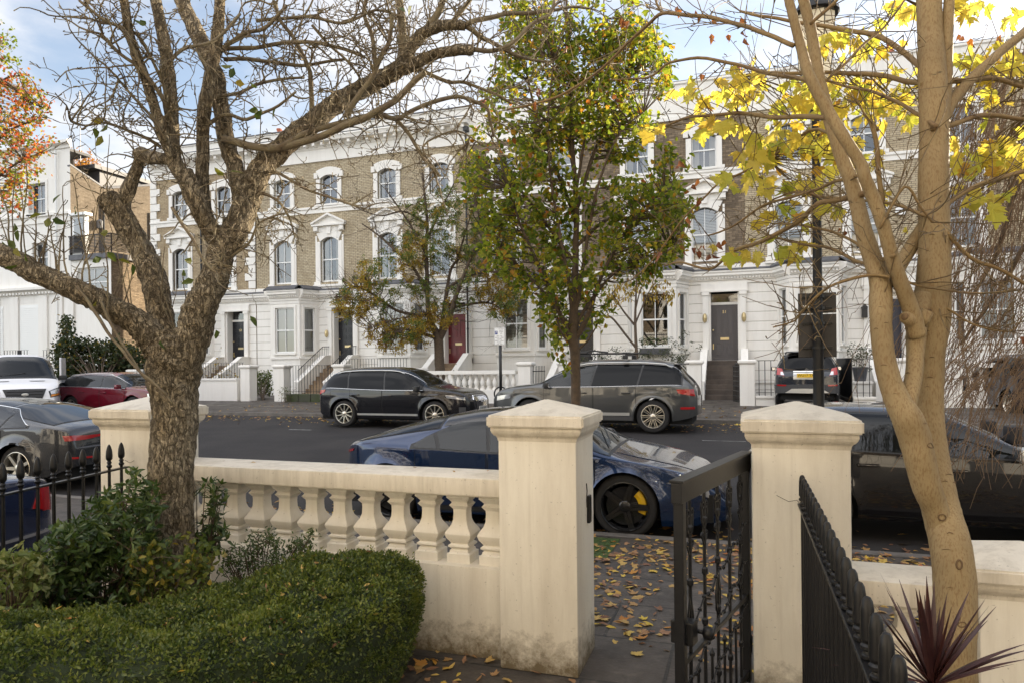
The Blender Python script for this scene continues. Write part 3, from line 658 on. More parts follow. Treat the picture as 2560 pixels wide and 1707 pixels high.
bal.box(.0, wx + .15, -.15, 5.5, zb + .003, zb + .3)
sl_ = MB()
for j in range(11):
    z = zb + .42 + (zr - zb - .5) * j / 10
    sl_.box(0, wx + .12, -.12, -.08, z, z + .042); sl_.box(wx + .08, wx + .12, -.08, 5.4, z, z + .042)
sl_.box(-.02, wx + .16, -.16, -.06, zr, zr + .07); sl_.box(wx + .06, wx + .16, -.06, 5.45, zr, zr + .07)
for x in (0, .95, 1.9, wx + .08): sl_.box(x, x + .05, -.08, -.03, zb + .3, zr)
for y in (1.3, 2.7, 4.1, 5.4): sl_.box(wx + .03, wx + .08, y, y + .05, zb + .3, zr)
bo = bal.build('balcony', MAT['lead'], wh); sl_.build('slatted_railing', plain('dark_stained_slats', (.03, .022, .018), .6), bo)
dz0, dz1 = zb + .3, on_y(200, 540, 30).z
dw = MB(); dw.box(.1, 1.1, .02, .25, dz0, dz1); dw.box(.02, 1.35, -.2, .3, dz1, dz1 + .15); do = dw.build('balcony_door', MAT['frame'], wh)
dg = MB(); dg.box(.25, .95, -.0, .02, dz0 + .2, dz1 - .15); dg.build('pane', MAT['glass'], do)
aerial(wh, -.4, 1.0, zt - 1, 4.2)
wl = MB(); p = fl(243, 562); wl.lathe([(.0, -.3), (.16, -.25), (.18, .2), (.05, .3)], 10, Matrix.Translation((.2, p[0], p[1]))); wl.build('wall_lamp', MAT['lead'], wh)

# ground floor of the white house: jointed render, pilasters, moulded cornice with dentils
g = MB(); 
for px in (-8, 40, 112, 150, 178): a = px_x(px); g.bbox(a - .35, a + .35, -.12, -.002, .45, zc - .35, .01)
k = 60
for j in range(k): g.box(-16 + 16 * (j + .25) / k, -16 + 16 * (j + .75) / k, -.24, -.1, zc - .26, zc - .14)
for z in np.arange(1.2, zc - .6, .75): g.box(-16, 0, -.008, 0.001, z, z + .70)
for z in (on_y(100, 560, 30).z,): g.box(-16, .03, -.06, 0.0, z, z + .18)
g.build('ground_floor_dressing', MAT['white'], wh)
pdn = MB(); pdn.tube([(px_x(150), -.14, .5), (px_x(150), -.14, zt - .6)], .06, 8); pdn.build('drainpipe', MAT['frame'], wh)
# ------------------------------------------------------------------ near garden wall: pillars, balustrades, gate, railings
def pillar(cx, label, z0=0.0, top=1.40, w=.485, d=.476, y=3.95, name='gate_pillar'):
    t = thing(name, label, 'pillar', (cx, y + d / 2, z0)); hx, hy = w / 2, d / 2; H = top - z0
    b = MB(); b.bbox(-hx, hx, -hy, hy, 0, H, .012); b.build('shaft', MAT['cream'], t, auto=40)
    mo = MB(); mo.lathe([(0.0, H), (.0, H)] [:0] + [((hx + o) * sqrt(2), H + z) for o, z in ((0, -.02), (.004, .0), (.012, .012), (.02, .016), (.03, .03), (.036, .045), (.036, .062), (.03, .066))], 4, ph=pi / 4, sy=hy / hx)
    mo.build('moulding', MAT['cream_cap'], t)
    c = MB(); a, e = hx + .056, hy + .056; bm = bmesh.new(); vs = [bm.verts.new(p) for p in ((-a, -e, H + .066), (a, -e, H + .066), (a, e, H + .066), (-a, e, H + .066), (-a, -e, H + .135), (a, -e, H + .135), (a, e, H + .135), (-a, e, H + .135), (0, 0, H + .225))]
    for q in ((0, 3, 2, 1), (0, 1, 5, 4), (1, 2, 6, 5), (2, 3, 7, 6), (3, 0, 4, 7), (4, 5, 8), (5, 6, 8), (6, 7, 8), (7, 4, 8)): bm.faces.new([vs[i] for i in q])
    bmesh.ops.bevel(bm, geom=bm.edges[:], offset=.009, segments=2, affect='EDGES'); c.bm(bm); c.build('cap', MAT['cream_cap'], t, auto=50)
    return t
P1 = pillar(-4.38, 'cream pyramid topped pillar behind the gnarled tree trunk')
P2 = pillar(-1.185, 'cream pyramid topped gate pillar with black entry panel on its side')
P3 = pillar(.272, 'cream pyramid topped gate pillar carrying the open iron gate')
P4 = pillar(1.33, 'low cream pillar beside the red leaved spiky plant', z0=-.3, top=.69, w=.5)
ep = MB(); p = on_y(1466, 1360, 4.2); ep.bbox(.2425, .262, -.02, .04, 1.86 - .78 - .17, 1.86 - .78 + .0, .006); o = ep.build('entry_panel', MAT['iron'], P2); o.location = (0, .05, -.06)
sc_ = MB(); sc_.tube([(.243, .02, 1.10), (.2435, .035, 1.05), (.243, .02, 1.0), (.2435, .03, .95)], .006, 4); sc_.build('scrape_mark', MAT['soil'], P2)
BALP = [(.070, 0), (.070, .055), (.058, .062), (.056, .075), (.048, .085), (.064, .098), (.064, .108), (.050, .118), (.056, .13), (.072, .155), (.078, .18), (.076, .19), (.066, .21), (.050, .235), (.041, .265), (.039, .31), (.040, .335), (.052, .352), (.058, .362), (.050, .372), (.046, .38), (.06, .40), (.070, .412), (.070, .44)]
def balustrade(x0, x1, label, zb, zt, n, group, ya=4.0, yb=4.38, base=0.0, mat='cream', rail=.125, cap='cream_cap'):
    t = thing('balustrade', label, 'balustrade', ((x0 + x1) / 2, (ya + yb) / 2, base), group=group); L = (x1 - x0) / 2; w = (yb - ya) / 2
    p = MB(); p.bbox(-L, L, -w + .05, w - .05, 0, zb - base, .006); p.build('plinth', MAT[mat], t, auto=40)
    r = MB(); r.bbox(-L, L, -w, w, zt - base - rail, zt - base, .012); r.box(-L, L, -w + .045, w - .045, zt - base - rail - .012, zt - base - rail + .002); r.build('top_rail', MAT[cap], t, auto=40)
    k = (zt - rail - zb - .01) / .44; proto = None
    for i in range(n):
        x = -L + 2 * L * (i + .5) / n
        if proto is None:
            b = MB(); b.lathe([(rr * sqrt(2) * 1.14 * min(1, k * 1.12), z * k) for rr, z in BALP], 4, ph=pi / 4); proto = b.build('baluster', MAT['cream_plain'], t, auto=25); proto.location = (x, 0, zb - base)
        else: copy_obj(proto, t, (x, 0, zb - base))
    return t
balustrade(-4.137, -1.4285, 'cream balustrade with square bulbous balusters between two near pillars', .565, 1.135, 12, None, rail=.113)
balustrade(.516, 1.078, 'lower cream balustrade between maple trunk and iron railing', .22, .70, 3, None, base=-.3)
def railing(p0, p1, label, zb, zt, sp, bar_r, fin=None, name='railing', mat='iron', over=.0, post=True, mid=None, group=None):
    t = thing(name, label, 'railing', (p0[0], p0[1], zb), atan2(p1[1] - p0[1], p1[0] - p0[0]), group); L = sqrt((p1[0] - p0[0]) ** 2 + (p1[1] - p0[1]) ** 2); H = zt - zb
    r = MB(); r.bbox(0, L, -.02 if fin else -.016, .02 if fin else .016, H - .012, H, .003)
    r.build('top_rail', MAT[mat], t)
    for z in ([.12] if mid is None else mid): r = MB(); r.box(0, L, -.015, .015, z, z + .012); r.build('bottom_rail', MAT[mat], t)
    r = None; n = max(1, int(round(L / sp))); proto = None
    for i in range(n):
        x = L * (i + .5) / n
        if proto is None:
            b = MB(); b.lathe([(bar_r, 0), (bar_r, H - .006)], 8 if fin else 5)
            if fin: b.lathe([(rr, H + z) for rr, z in fin], 12)
            proto = b.build('bar', MAT[mat], t, auto=35); proto.location = (x, 0, 0)
        else: copy_obj(proto, t, (x, 0, 0))
    return t
FIN_BULLET = [(.009, 0), (.016, .004), (.016, .012), (.011, .016), (.010, .022), (.018, .028), (.018, .036), (.012, .042), (.013, .046), (.0175, .052), (.0175, .08), (.0165, .125), (.0135, .147), (.008, .157), (.001, .16)]
FIN_SPEAR = [(.010, 0), (.010, .012), (.017, .02), (.019, .03), (.012, .038), (.012, .046), (.018, .052), (.012, .06), (.012, .066), (.021, .078), (.0225, .10), (.020, .135), (.013, .165), (.005, .18), (.0005, .183)]
railing((.275, 3.945), (.29, 1.02), 'black iron railing with rounded bullet finials leading up to gate pillar', 0, 1.095, .122, .0095, FIN_BULLET)
railing((-4.335, 3.93), (-3.93, 2.05), 'black iron railing with spear finials in front of the dark blue car', 0, 1.12, .128, .0105, FIN_SPEAR)

# the open gate
gt = thing('iron_gate', 'open black wrought iron gate with scrolls and round knob', 'gate', (.0, 4.12, .0), atan2(3.03 - 4.12, -.285 - .0))
L = 1.11; H = 1.34
f = MB(); f.bbox(0, .035, -.02, .02, .05, H - .05, .004); f.bbox(L - .045, L, -.022, .022, .05, H - .05, .004); f.bbox(.035, L - .045, -.015, .015, .08, .12, .003); f.bbox(.035, L - .045, -.012, .012, .52, .545, .003)
f.build('frame', MAT['iron'], gt)
f = MB(); f.bbox(-.02, L + .02, -.032, .032, H - .012, H, .003); f.bbox(-.02, L + .02, -.024, .024, H - .10, H - .012, .003); f.build('top_bar', MAT['iron'], gt)
def spiral(cx, cz, r, turns, a0, sgn, n=18):
    return [(cx + r * (1 - .75 * i / n) * cos(a0 + sgn * turns * 2 * pi * i / n), 0, cz + r * (1 - .75 * i / n) * sin(a0 + sgn * turns * 2 * pi * i / n)) for i in range(n + 1)]
for i in range(5):
    x = .035 + (L - .08) * (i + .5) / 5; b = MB(); b.tube([(x, 0, .1), (x, 0, H - .1)], .0085, 6)
    for z in (.3, .62, .86, 1.1): b.lathe([(.008, -.02), (.015, -.01), (.015, .01), (.008, .02)], 8, Matrix.Translation((x, 0, z)))
    b.build('bar', MAT['iron'], gt)
    s = MB()
    for sg in (-1, 1):
        s.tube([(x + sg * .002, 0, 1.06), (x + sg * .035, 0, 1.1), (x + sg * .042, 0, 1.16)] + spiral(x + sg * .022, 1.17, .022, 1.1, 0 if sg > 0 else pi, sg), .006, 5)
        s.tube([(x + sg * .002, 0, .98), (x + sg * .03, 0, 1.02)] + spiral(x + sg * .028, 1.035, .018, .9, -pi / 2, sg), .005, 5)
        if i % 2 == 0: s.tube([(x, 0, .58), (x + sg * .03, 0, .64), (x + sg * .034, 0, .70), (x + sg * .012, 0, .77), (x, 0, .8)], .006, 5)
    s.build('scroll', MAT['iron'], gt)
for i in range(4):
    x = .035 + (L - .08) * (i + 1) / 5; b = MB(); b.tube([(x, 0, .1), (x, 0, .42)], .007, 6); b.lathe([(.012, .42), (.014, .435), (.001, .46)], 8, Matrix.Translation((x, 0, 0)), cap=False); b.build('dog_bar', MAT['iron'], gt)
for (a, b_) in (((.06, .95), (L - .06, .66)), ((.06, .74), (L - .06, .42)), ((.06, .5), (L - .06, .22))):
    s = MB(); n = 16; pts = [(a[0] + (b_[0] - a[0]) * i / n, .012, a[1] + (b_[1] - a[1]) * i / n + .02 * sin(i * 1.7)) for i in range(n + 1)]; s.tube(pts, .005, 5)
    for p in pts[1:-1]: s.lathe([(.001, -.012), (.011, -.004), (.011, .004), (.001, .012)], 6, Matrix.Translation(p))
    s.build('trailing_ornament', MAT['iron'], gt)
l = MB(); l.bbox(L - .1, L - .03, -.05, .05, .62, .72, .006); l.bbox(L - .13, L - .05, .02, .035, .64, .68, .003); l.build('latch', MAT['iron'], gt)
l = MB(); l.lathe([(.001, -.03), (.02, -.024), (.029, 0), (.02, .024), (.001, .03)], 14, Matrix.Translation((L - .13, .085, .655))); l.tube([(L - .13, .0, .655), (L - .13, .08, .655)], .01, 8); l.build('knob', MAT['iron'], gt, smooth=True)
hg = MB()
for z in (.2, 1.22): hg.tube([(-.02, 0, z), (-.02, 0, z + .1)], .018, 8); hg.box(-.06, -.02, -.01, .01, z + .03, z + .06)
hg.build('hinge', MAT['iron'], gt)

# ------------------------------------------------------------------ lamp post with its sign backs
lp = thing('street_lamp', 'tall black lamp post with lantern rising behind the yellow maple', 'street lamp', (.645, 7.0, 0))
b = MB(); b.lathe([(.09, 0), (.09, .25), (.075, .3), (.07, .95), (.062, 1.0), (.05, 1.05), (.047, 2.1), (.052, 2.12), (.052, 2.16), (.043, 2.2), (.036, 4.1), (.055, 4.14), (.04, 4.2), (.06, 4.3), (.1, 4.36), (.12, 4.4)], 20); b.build('column', MAT['iron'], lp, auto=40)
g = MB(); g.lathe([(.118, 4.4), (.15, 4.62), (.178, 4.98), (.18, 5.04)], 8, ph=pi / 8, cap=False); mt, nt, out = newmat('frosted_lantern_glass'); bb = pbsdf(nt, None, (.8, .78, .7), .25); tr = N(nt, 'BsdfTranslucent'); tr.inputs[0].default_value = (.9, .87, .78, 1); mx = N(nt, 'MixShader'); mx.inputs[0].default_value = .6; nt.links.new(bb.outputs[0], mx.inputs[1]); nt.links.new(tr.outputs[0], mx.inputs[2]); nt.links.new(mx.outputs[0], out.inputs[0]); g.build('lantern_glass', mt, lp)
d = MB(); d.lathe([(.2, 5.03), (.215, 5.05), (.205, 5.08), (.16, 5.12), (.14, 5.17), (.1, 5.24), (.07, 5.3), (.075, 5.36), (.03, 5.42), (.02, 5.52), (.001, 5.56)], 16)
for i in range(8): a = 2 * pi * i / 8; d.lathe([(.008, 5.04), (.014, 5.08), (.002, 5.12)], 6, Matrix.Translation((.2 * cos(a), .2 * sin(a), 0)))
for i in range(8):
    a = 2 * pi * i / 8 + pi / 8; d.tube([(.118 * cos(a), .118 * sin(a), 4.4), (.15 * cos(a), .15 * sin(a), 4.62), (.181 * cos(a), .181 * sin(a), 5.04)], .006, 4)
d.build('lantern_top', MAT['iron'], lp, auto=40)
def sign_back(z0, z1, label):
    t = thing('sign_plate', label, 'sign', (.645, 7.07, z0)); q = MB(); q.bbox(-.165, .165, 0, .012, 0, z1 - z0, .004); q.build('plate', plain('dark_sign_back', (.025, .022, .02), .6, var=(.04, .034, .03), vs=8), t)
    for z in ((z1 - z0) * .22, (z1 - z0) * .78):
        c = MB(); c.bbox(-.13, .13, -.012, 0, z - .012, z + .012, .003); c.lathe([(.058, z - .012), (.058, z + .012)], 14, Matrix.Translation((0, -.07, 0)), cap=False); c.lathe([(.008, 0), (.008, .02)], 6, Matrix.Translation((.06, -.012, z)) @ Matrix.Rotation(pi / 2, 4, 'X')); c.build('clamp', MAT['iron'], t)
    return t
a_ = sign_back(2.285, 2.475, 'smaller dark sign back clamped higher on the lamp post'); sign_back(1.875, 2.275, 'larger dark sign back clamped lower on the lamp post')
st = MB(); st.box(-.125, -.07, -.004, 0, .03, .075); st.build('sticker', MAT['frame'], a_)

# parking sign on the far pavement
ps = thing('parking_sign', 'white resident parking sign on black pole with a cycle hoop', 'sign', (on_y(1251, 900, 19.05).x, 19.05, .34))
b = MB(); b.lathe([(.045, 0), (.045, 2.55)], 12); b.build('pole', MAT['iron_far'], ps, smooth=True)
b = MB(); n = 28; pts = [(.2 * cos(2 * pi * i / n), 0, .62 + .2 * sin(2 * pi * i / n)) for i in range(n + 1)]; b.tube(pts, .022, 7, cap=False); b.build('cycle_hoop', MAT['iron_far'], ps, smooth=True)
b = MB(); b.bbox(-.17, .17, -.066, -.05, 2.03, 2.54, .006); pl = b.build('plate', MAT['frame'], ps)
e = MB()
for q in ((-.158, .158, 2.042, 2.047), (-.158, .158, 2.523, 2.528), (-.158, -.153, 2.047, 2.523), (.153, .158, 2.047, 2.523)): e.box(q[0], q[1], -.0685, -.066, q[2], q[3])
ink = plain('sign_ink', (.02, .02, .025), .6)
for (tx, x, z, s) in (('Resident', .055, 2.495, .042), ('permit', .055, 2.452, .042), ('holders', .055, 2.409, .042), ('only', .055, 2.366, .042), ('Mon - Fri', 0, 2.296, .044), ('8.30am - 10pm', 0, 2.25, .044), ('Saturday', 0, 2.204, .044), ('8.30am - 6.30pm', 0, 2.158, .04), ('Sunday', 0, 2.112, .044), ('1pm - 5pm', 0, 2.068, .04)): text_mb(tx, s, FRONT(x, -.0675, z), e)
e.build('lettering', ink, pl)
e = MB(); e.box(-.135, -.055, -.068, -.066, 2.34, 2.44); bl = e.build('parking_symbol', plain('sign_blue', (.01, .03, .2), .5), pl); e = text_mb('P', .1, FRONT(-.095, -.069, 2.39)); e.build('lettering', MAT['frame'], pl)

# ------------------------------------------------------------------ front garden walls across the street
def gatepost(x, label, y=22.4, w=.44, z0=.44, z1=1.88):
    t = thing('gatepost', label, 'gatepost', (x, y + w / 2, z0), group='white gateposts across the street'); b = MB(); h = w / 2; b.bbox(-h, h, -h, h, 0, z1 - z0 - .13, .012); b.build('shaft', MAT['white'], t)
    c = MB(); c.lathe([((h + o) * sqrt(2), z1 - z0 + z) for o, z in ((.0, -.15), (.03, -.12), (.05, -.09), (.06, -.085), (.06, -.03), (.0, .0))], 4, ph=pi / 4); c.build('cap', MAT['white'], t); return t
def lowwall(x0, x1, label, z1, y=22.45, d=.3, z0=.43):
    t = thing('garden_wall', label, 'wall', ((x0 + x1) / 2, y, z0)); L = (x1 - x0) / 2; b = MB(); b.bbox(-L, L, 0, d, 0, z1 - z0 - .08, .01); b.build('wall', MAT['white'], t); b = MB(); b.bbox(-L, L, -.04, d + .04, z1 - z0 - .08, z1 - z0, .01); b.build('coping', MAT['white'], t); return t
def X(px, y=22.4): return on_y(px, 930, y).x
gatepost(X(612), 'white gatepost to the left of the garden path by the dark hedge'); gatepost(X(697), 'white gatepost with a weed at its foot beside the black car')
lowwall(-24.5, X(590), 'low white front wall with railing behind, right of the gnarled trunk', 1.36)
railing((-24.5, 22.9), (X(588), 22.9), 'short black railing on top of the low white wall', 1.2, 1.98, .13, .01, mat='iron_far')
railing((X(718), 22.5), (X(842), 22.5), 'black railing on mossy stone kerb behind the black car', .75, 1.85, .13, .011, mat='iron_far', mid=[.1])
kb = thing('planter_kerb', 'mossy dark stone kerb of the raised bed under black railing', 'kerb', (X(780), 22.4, .44)); b = MB()
for i in range(4): L = (X(842) - X(718)) / 4; b.bbox(-2 * L + L * i, -2 * L + L * (i + 1) - .02, -.1, .2, 0, .32, .02)
b.build('stone_block', plain('mossy_stone', (.06, .06, .045), .9, var=(.045, .06, .02), vs=3, bump=.3), kb)
gatepost(X(846), 'white gatepost half hidden by the black car roof')
railing((X(863, 25.2), 25.2), (X(1020, 25.2), 25.2), 'black lightwell railing under the red door house bay', 1.2, 2.1, .13, .01, mat='iron_far')
gatepost(X(1040), 'white gatepost left of the far white balustrade', z1=1.7)
def far_balustrade(x0, x1, label, n, y=22.42, zt=1.6):
    t = thing('balustrade', label, 'balustrade', ((x0 + x1) / 2, y + .15, .44)); L = (x1 - x0) / 2
    b = MB(); b.bbox(-L, L, -.14, .14, 0, .5, .01); b.build('plinth', MAT['white'], t); b = MB(); b.bbox(-L, L, -.18, .18, zt - .57, zt - .44, .015); b.build('top_rail', MAT['white'], t); proto = None
    for i in range(n):
        x = -L + 2 * L * (i + .5) / n
        if proto is None: b = MB(); b.lathe([(r * 1.5, .5 + z * 1.18) for r, z in ((.06, 0), (.06, .05), (.035, .06), (.045, .075), (.03, .09), (.045, .13), (.062, .2), (.05, .27), (.03, .34), (.026, .4), (.045, .44), (.05, .46), (.05, .5), (.06, .5), (.06, .56))], 14); proto = b.build('baluster', MAT['white'], t, auto=40); proto.location = (x, 0, 0)
        else: copy_obj(proto, t, (x, 0, 0))
    return t
far_balustrade(X(1060), X(1288), 'far white balustrade behind the parking sign pole', 15)
gatepost(X(1310), 'white gatepost beside the ajar black spiked gate'); gatepost(X(1412), 'white gatepost behind the leafy tree trunk')
sg = thing('iron_gate', 'small black spiked gate standing ajar by white gatepost', 'gate', (X(1328), 22.6, .5), R(70)); f = MB(); f.box(0, .7, -.012, .012, .1, .13); f.box(0, .7, -.012, .012, 1.05, 1.08)
f.build('frame', MAT['iron_far'], sg)
for i in range(8): b = MB(); b.tube([(.04 + .09 * i, 0, .05), (.04 + .09 * i, 0, 1.25)], [.01, .01] , 5); b.build('bar', MAT['iron_far'], sg)
lowwall(X(1432), X(1712), 'white front wall behind the grey car', 1.35)
gatepost(X(1735), 'white gatepost right behind the tail of the grey car'); gatepost(X(1868), 'white gatepost left of the parked dark hatchback')
lg = thing('iron_gate', 'black lattice gate swung open beside the charcoal door steps', 'gate', (X(1848), 22.7, .5), R(105)); f = MB()
for i in range(5): f.box(.02 + .17 * i, .045 + .17 * i, -.012, .012, .05, 1.2)
for i in range(8): f.box(0, .72, -.014, .014, .08 + .155 * i, .105 + .155 * i)
f.lathe([(.001, 1.2), (.05, 1.24), (.001, 1.3)], 8, Matrix.Translation((.36, 0, 0))); f.build('lattice', MAT['iron_far'], lg)
railing((X(1890), 22.5), (X(1935), 22.5), 'short black railing beside the driveway gatepost', .75, 1.85, .17, .013, mat='iron_far')
lowwall(X(1888), X(1937), 'low white kerb wall under the short railing', .78)
railing((X(1945, 26.2), 26.2), (X(2097, 25.9), 25.9), 'black railing in front of the bay behind the dark hatchback', 1.0, 2.12, .16, .012, mat='iron_far')
railing((X(2131), 22.5), (2.98 + .0, 26.0), 'dense black fence along the driveway beside the hatchback', .55, 1.9, .05, .014, mat='iron_far', name='fence')
railing((X(2131) + .05, 22.5), (X(2183), 22.5), 'black railing between driveway fence and maple stem', .75, 1.87, .16, .012, mat='iron_far'); lowwall(X(2133), X(2190), 'low white kerb wall beneath the railing by the maple', .76)
gatepost(X(2246), 'white gatepost seen between the two maple stems', w=.4); gatepost(X(2376), 'wide white gatepost under the hanging birch twigs', w=.6)
far_balustrade(X(2415), 12.0, 'white balustrade behind the hanging birch twigs', 22, zt=1.72)

railing((X(8, 25), 25.0), (X(72, 25), 25.0), 'black railing with sloping end in front of the white shutters', 1.5, 2.75, .2, .016, mat='iron_far', name='railing')
railing((X(106, 25.6), 25.6), (X(330, 25.6), 25.6), 'long black railing behind the dark evergreen bush', 1.5, 2.75, .2, .014, mat='iron_far')
lowwall(X(-60, 24.4), X(135, 24.4), 'tall cream garden wall behind the white van', 2.0, y=24.4)
lowwall(X(118, 23.2), X(160, 23.2), 'stepped cream wall end below the dark evergreen bush', 1.75, y=23.2)
lowwall(X(160, 23.4), X(300, 23.4), 'low wall under the dark evergreen bush', 1.1, y=23.4)
gatepost(X(330, 22.6), 'white capped gatepost left of the gnarled trunk behind the red estate', y=22.6, z1=1.75)

def crack(root, pts):
    m = MB(); m.tube(pts, .0016, 4); m.build('hairline_crack', MAT['soil'], root)
y_ = -.2385
crack(P1, [(.05, y_, 1.10), (.08, y_, 1.03), (.06, y_, .97), (.10, y_, .90), (.09, y_, .84)]); crack(P1, [(.0, y_, 1.16), (.05, y_, 1.14), (.09, y_, 1.16)])
crack(P3, [(-.12, y_, 1.13), (-.06, y_, 1.10), (-.02, y_, 1.11), (.02, y_, 1.06)])
# ------------------------------------------------------------------ vehicles
def pchip(pts):
    xs = np.array([p[0] for p in pts], float); ys = np.array([p[1] for p in pts], float); h = np.diff(xs); d = np.diff(ys) / h; m = np.zeros(len(xs))
    for i in range(1, len(xs) - 1):
        if d[i - 1] * d[i] > 0:
            w1, w2 = 2 * h[i] + h[i - 1], h[i] + 2 * h[i - 1]; m[i] = (w1 + w2) / (w1 / d[i - 1] + w2 / d[i])
    m[0], m[-1] = d[0], d[-1]
    def f(x):
        x = min(max(x, xs[0]), xs[-1]); i = min(int(np.searchsorted(xs, x, 'right')) - 1, len(h) - 1); t = (x - xs[i]) / h[i]
        return float((2 * t**3 - 3 * t**2 + 1) * ys[i] + (t**3 - 2 * t**2 + t) * h[i] * m[i] + (-2 * t**3 + 3 * t**2) * ys[i + 1] + (t**3 - t**2) * h[i] * m[i + 1])
    return f
def paint(name, col, flake=.0, rough=.25, metal=.35):
    mt, nt, out = newmat(name); pbsdf(nt, out, col, rough, metal, .2, 1.0); return mt
MAT['tyre'] = plain('tyre_rubber', (.018, .017, .017), .85, bump=.1, bs=30)
MAT['alloy'] = plain('alloy_silver', (.62, .58, .5), .3, metal=.9)
MAT['alloy_black'] = plain('gloss_black_alloy', (.012, .012, .013), .18, spec=.6)
MAT['chrome'] = plain('chrome', (.75, .76, .78), .15, metal=1)
MAT['satin'] = plain('satin_aluminium', (.62, .62, .6), .35, metal=.7)
MAT['trim'] = plain('black_plastic_trim', (.018, .018, .019), .5)
MAT['grey_trim'] = plain('grey_plastic_trim', (.05, .05, .052), .6)
MAT['well'] = plain('wheel_well', (.006, .006, .006), .9)
MAT['red_lens'] = plain('red_lamp_lens', (.35, .01, .012), .12, spec=.6, coat=.6)
MAT['clear_lens'] = plain('clear_lamp_lens', (.55, .56, .58), .1, metal=.6, coat=.8)
MAT['amber_lens'] = plain('amber_lens', (.6, .22, .02), .15, coat=.5)
MAT['plate_w'] = plain('white_plate', (.7, .7, .68), .4); MAT['plate_y'] = plain('yellow_plate', (.72, .45, .02), .4)
MAT['caliper'] = plain('yellow_caliper', (.7, .42, .01), .35)
def carglass(name, tint, base, see=(.35, .37, .36)):
    return glassmat(name, see, base, .015)
MAT['cg_dark'] = carglass('tinted_car_glass', 0, -.022, (.07, .075, .085)); MAT['cg'] = carglass('car_glass', 0, .0, (.45, .48, .46))
MAT['seat'] = plain('car_interior', (.025, .024, .026), .8)
class Car: pass
def make_car(name, label, loc, rz, c, pmat, style, cat='car', scale=1):
    """c: L, W, top, belt, plan, sill, wheels (x list), wr wheel radius; local x forward, y left"""
    t = thing(name, label, cat, loc, rz); car = Car(); car.t = t; car.c = c
    L = c['L']; W = c['W'] / 2; top = pchip(c['top']); belt = pchip(c['belt']); plan = pchip(c['plan']); bot = pchip(c['bot']); wr = c['wr']; AR = wr * c.get('arch', 1.16)
    tum = c.get('tum', .24); n0 = c.get('n', 3.0); seg = 16; low = 9
    def zbot(x):
        z = bot(x)
        for wx in c['wheels']:
            d = abs(x - wx)
            if d < AR: z = max(z, wr + sqrt(max(0, AR * AR - d * d)))
        return z
    def side(x, z):
        w = plan(x) * W; zb = bot(x); zs = belt(x); s = (z - zb) / max(.05, zs - zb)
        f = 1 - .10 * max(0, .45 - s) ** 1.6 - .05 * max(0, s - .62) ** 1.5
        for wx in c['wheels']:
            d = sqrt((x - wx) ** 2 + (z - wr) ** 2)
            if AR <= d < AR * 1.35: f += c.get('flare', .022) * (1 - (d - AR) / (AR * .35)) ** 1.5
        ch = c.get('crease')
        if ch: f += .013 * math.exp(-((z - ch(x)) / .022) ** 2)
        return w * f
    def up(x, tt):
        zs = min(belt(x), top(x) - .012); h = top(x) - zs; cb = min(1, max(0, (h - .12) / .3)); e = 2 / (n0 + (0.9 * cb)); yy = max(0, cos(tt)) ** e; zz = max(0, sin(tt)) ** e
        s = min(1, zz / .1); s = s * s * (3 - 2 * s); w = side(x, zs)
        return V((x, w * yy * (1 - tum * cb * zz) * (1 - .028 * cb * s), zs + h * zz))
    car.up = up; car.side = side; car.belt = belt; car.top = top; car.zbot = zbot
    x0, x1 = c['top'][0][0], c['top'][-1][0]
    xs = set(np.linspace(x0, x1, 56).tolist()) | {p[0] for p in c['top']} | {x0 + d for d in (.02, .05, .1, .16)} | {x1 - d for d in (.02, .05, .1, .16)}
    for wx in c['wheels']:
        xs = {x for x in xs if abs(x - wx) > AR + .03}; xs |= {wx + AR * cos(pi * i / 18) for i in range(19)} | {wx + AR + .012, wx - AR - .012}
    xs = sorted(xs); rows = []
    def ring(x):
        half = []; zb = zbot(x); zs = min(belt(x), top(x) - .012)
        for i in range(low): z = zb + (zs - zb) * i / low; half.append(V((x, side(x, z), z)))
        for i in range(seg + 1): half.append(up(x, pi / 2 * i / seg))
        return half
    for x in xs:
        h = ring(x); rows.append(h + [V((p.x, -p.y, p.z)) for p in h[-2::-1]])
    m = MB(); m.grid(rows)
    nc = len(rows[0])
    for (row, x, sg) in ((rows[0], x0, -1), (rows[-1], x1, 1)):            # close the ends with a shallow bulge
        ends = [row]
        for k in (1, 2, 3, 4):
            f = 1 - k / 4; q = 1 - f * f
            ends.append([V((x + sg * c.get('bulge', .05) * q, p.y * f, p.z)) for p in row])
        m.grid(ends, flip=(sg > 0))
    body = m.build('body', pmat, t, auto=38); car.body = body; fixn(body)
    me = body.data; car.bvh = BVHTree.FromPolygons([v.co.copy() for v in me.vertices], [tuple(p.vertices) for p in me.polygons])
    ub = MB(); ub.box(x0 + .12, x1 - .12, -W * .80, W * .80, .2, min(.62, c['belt'][0][1] - .1))
    for wx in c['wheels']:
        for sg in (-1, 1): ub.box(wx - AR, wx + AR, sg * W * .93 - .0, sg * W * .5, wr + AR * .98, wr + AR) if sg < 0 else ub.box(wx - AR, wx + AR, W * .5, W * .93, wr + AR * .98, wr + AR)
    ub.build('underbody', MAT['well'], t)
    if c.get('seats', True):
        a = c.get('cabin', (-.9, .7))
        for y in (-.38, .38):
            for x in a: st = MB(); st.bbox(x - .09, x + .12, y - .22, y + .22, .5, c['belt'][len(c['belt']) // 2][1] + .12, .05); st.bbox(x - .07, x + .05, y - .12, y + .12, c['belt'][len(c['belt']) // 2][1] + .1, c['belt'][len(c['belt']) // 2][1] + .3, .04); st.build('seat', MAT['seat'], t)
    # wheels
    for wx in c['wheels']:
        for sg in (-1, 1): wheel(t, wx, sg * (W - c.get('inset', .03)), wr, c['rim'], style, sg, c.get('tw', .24))
    return car
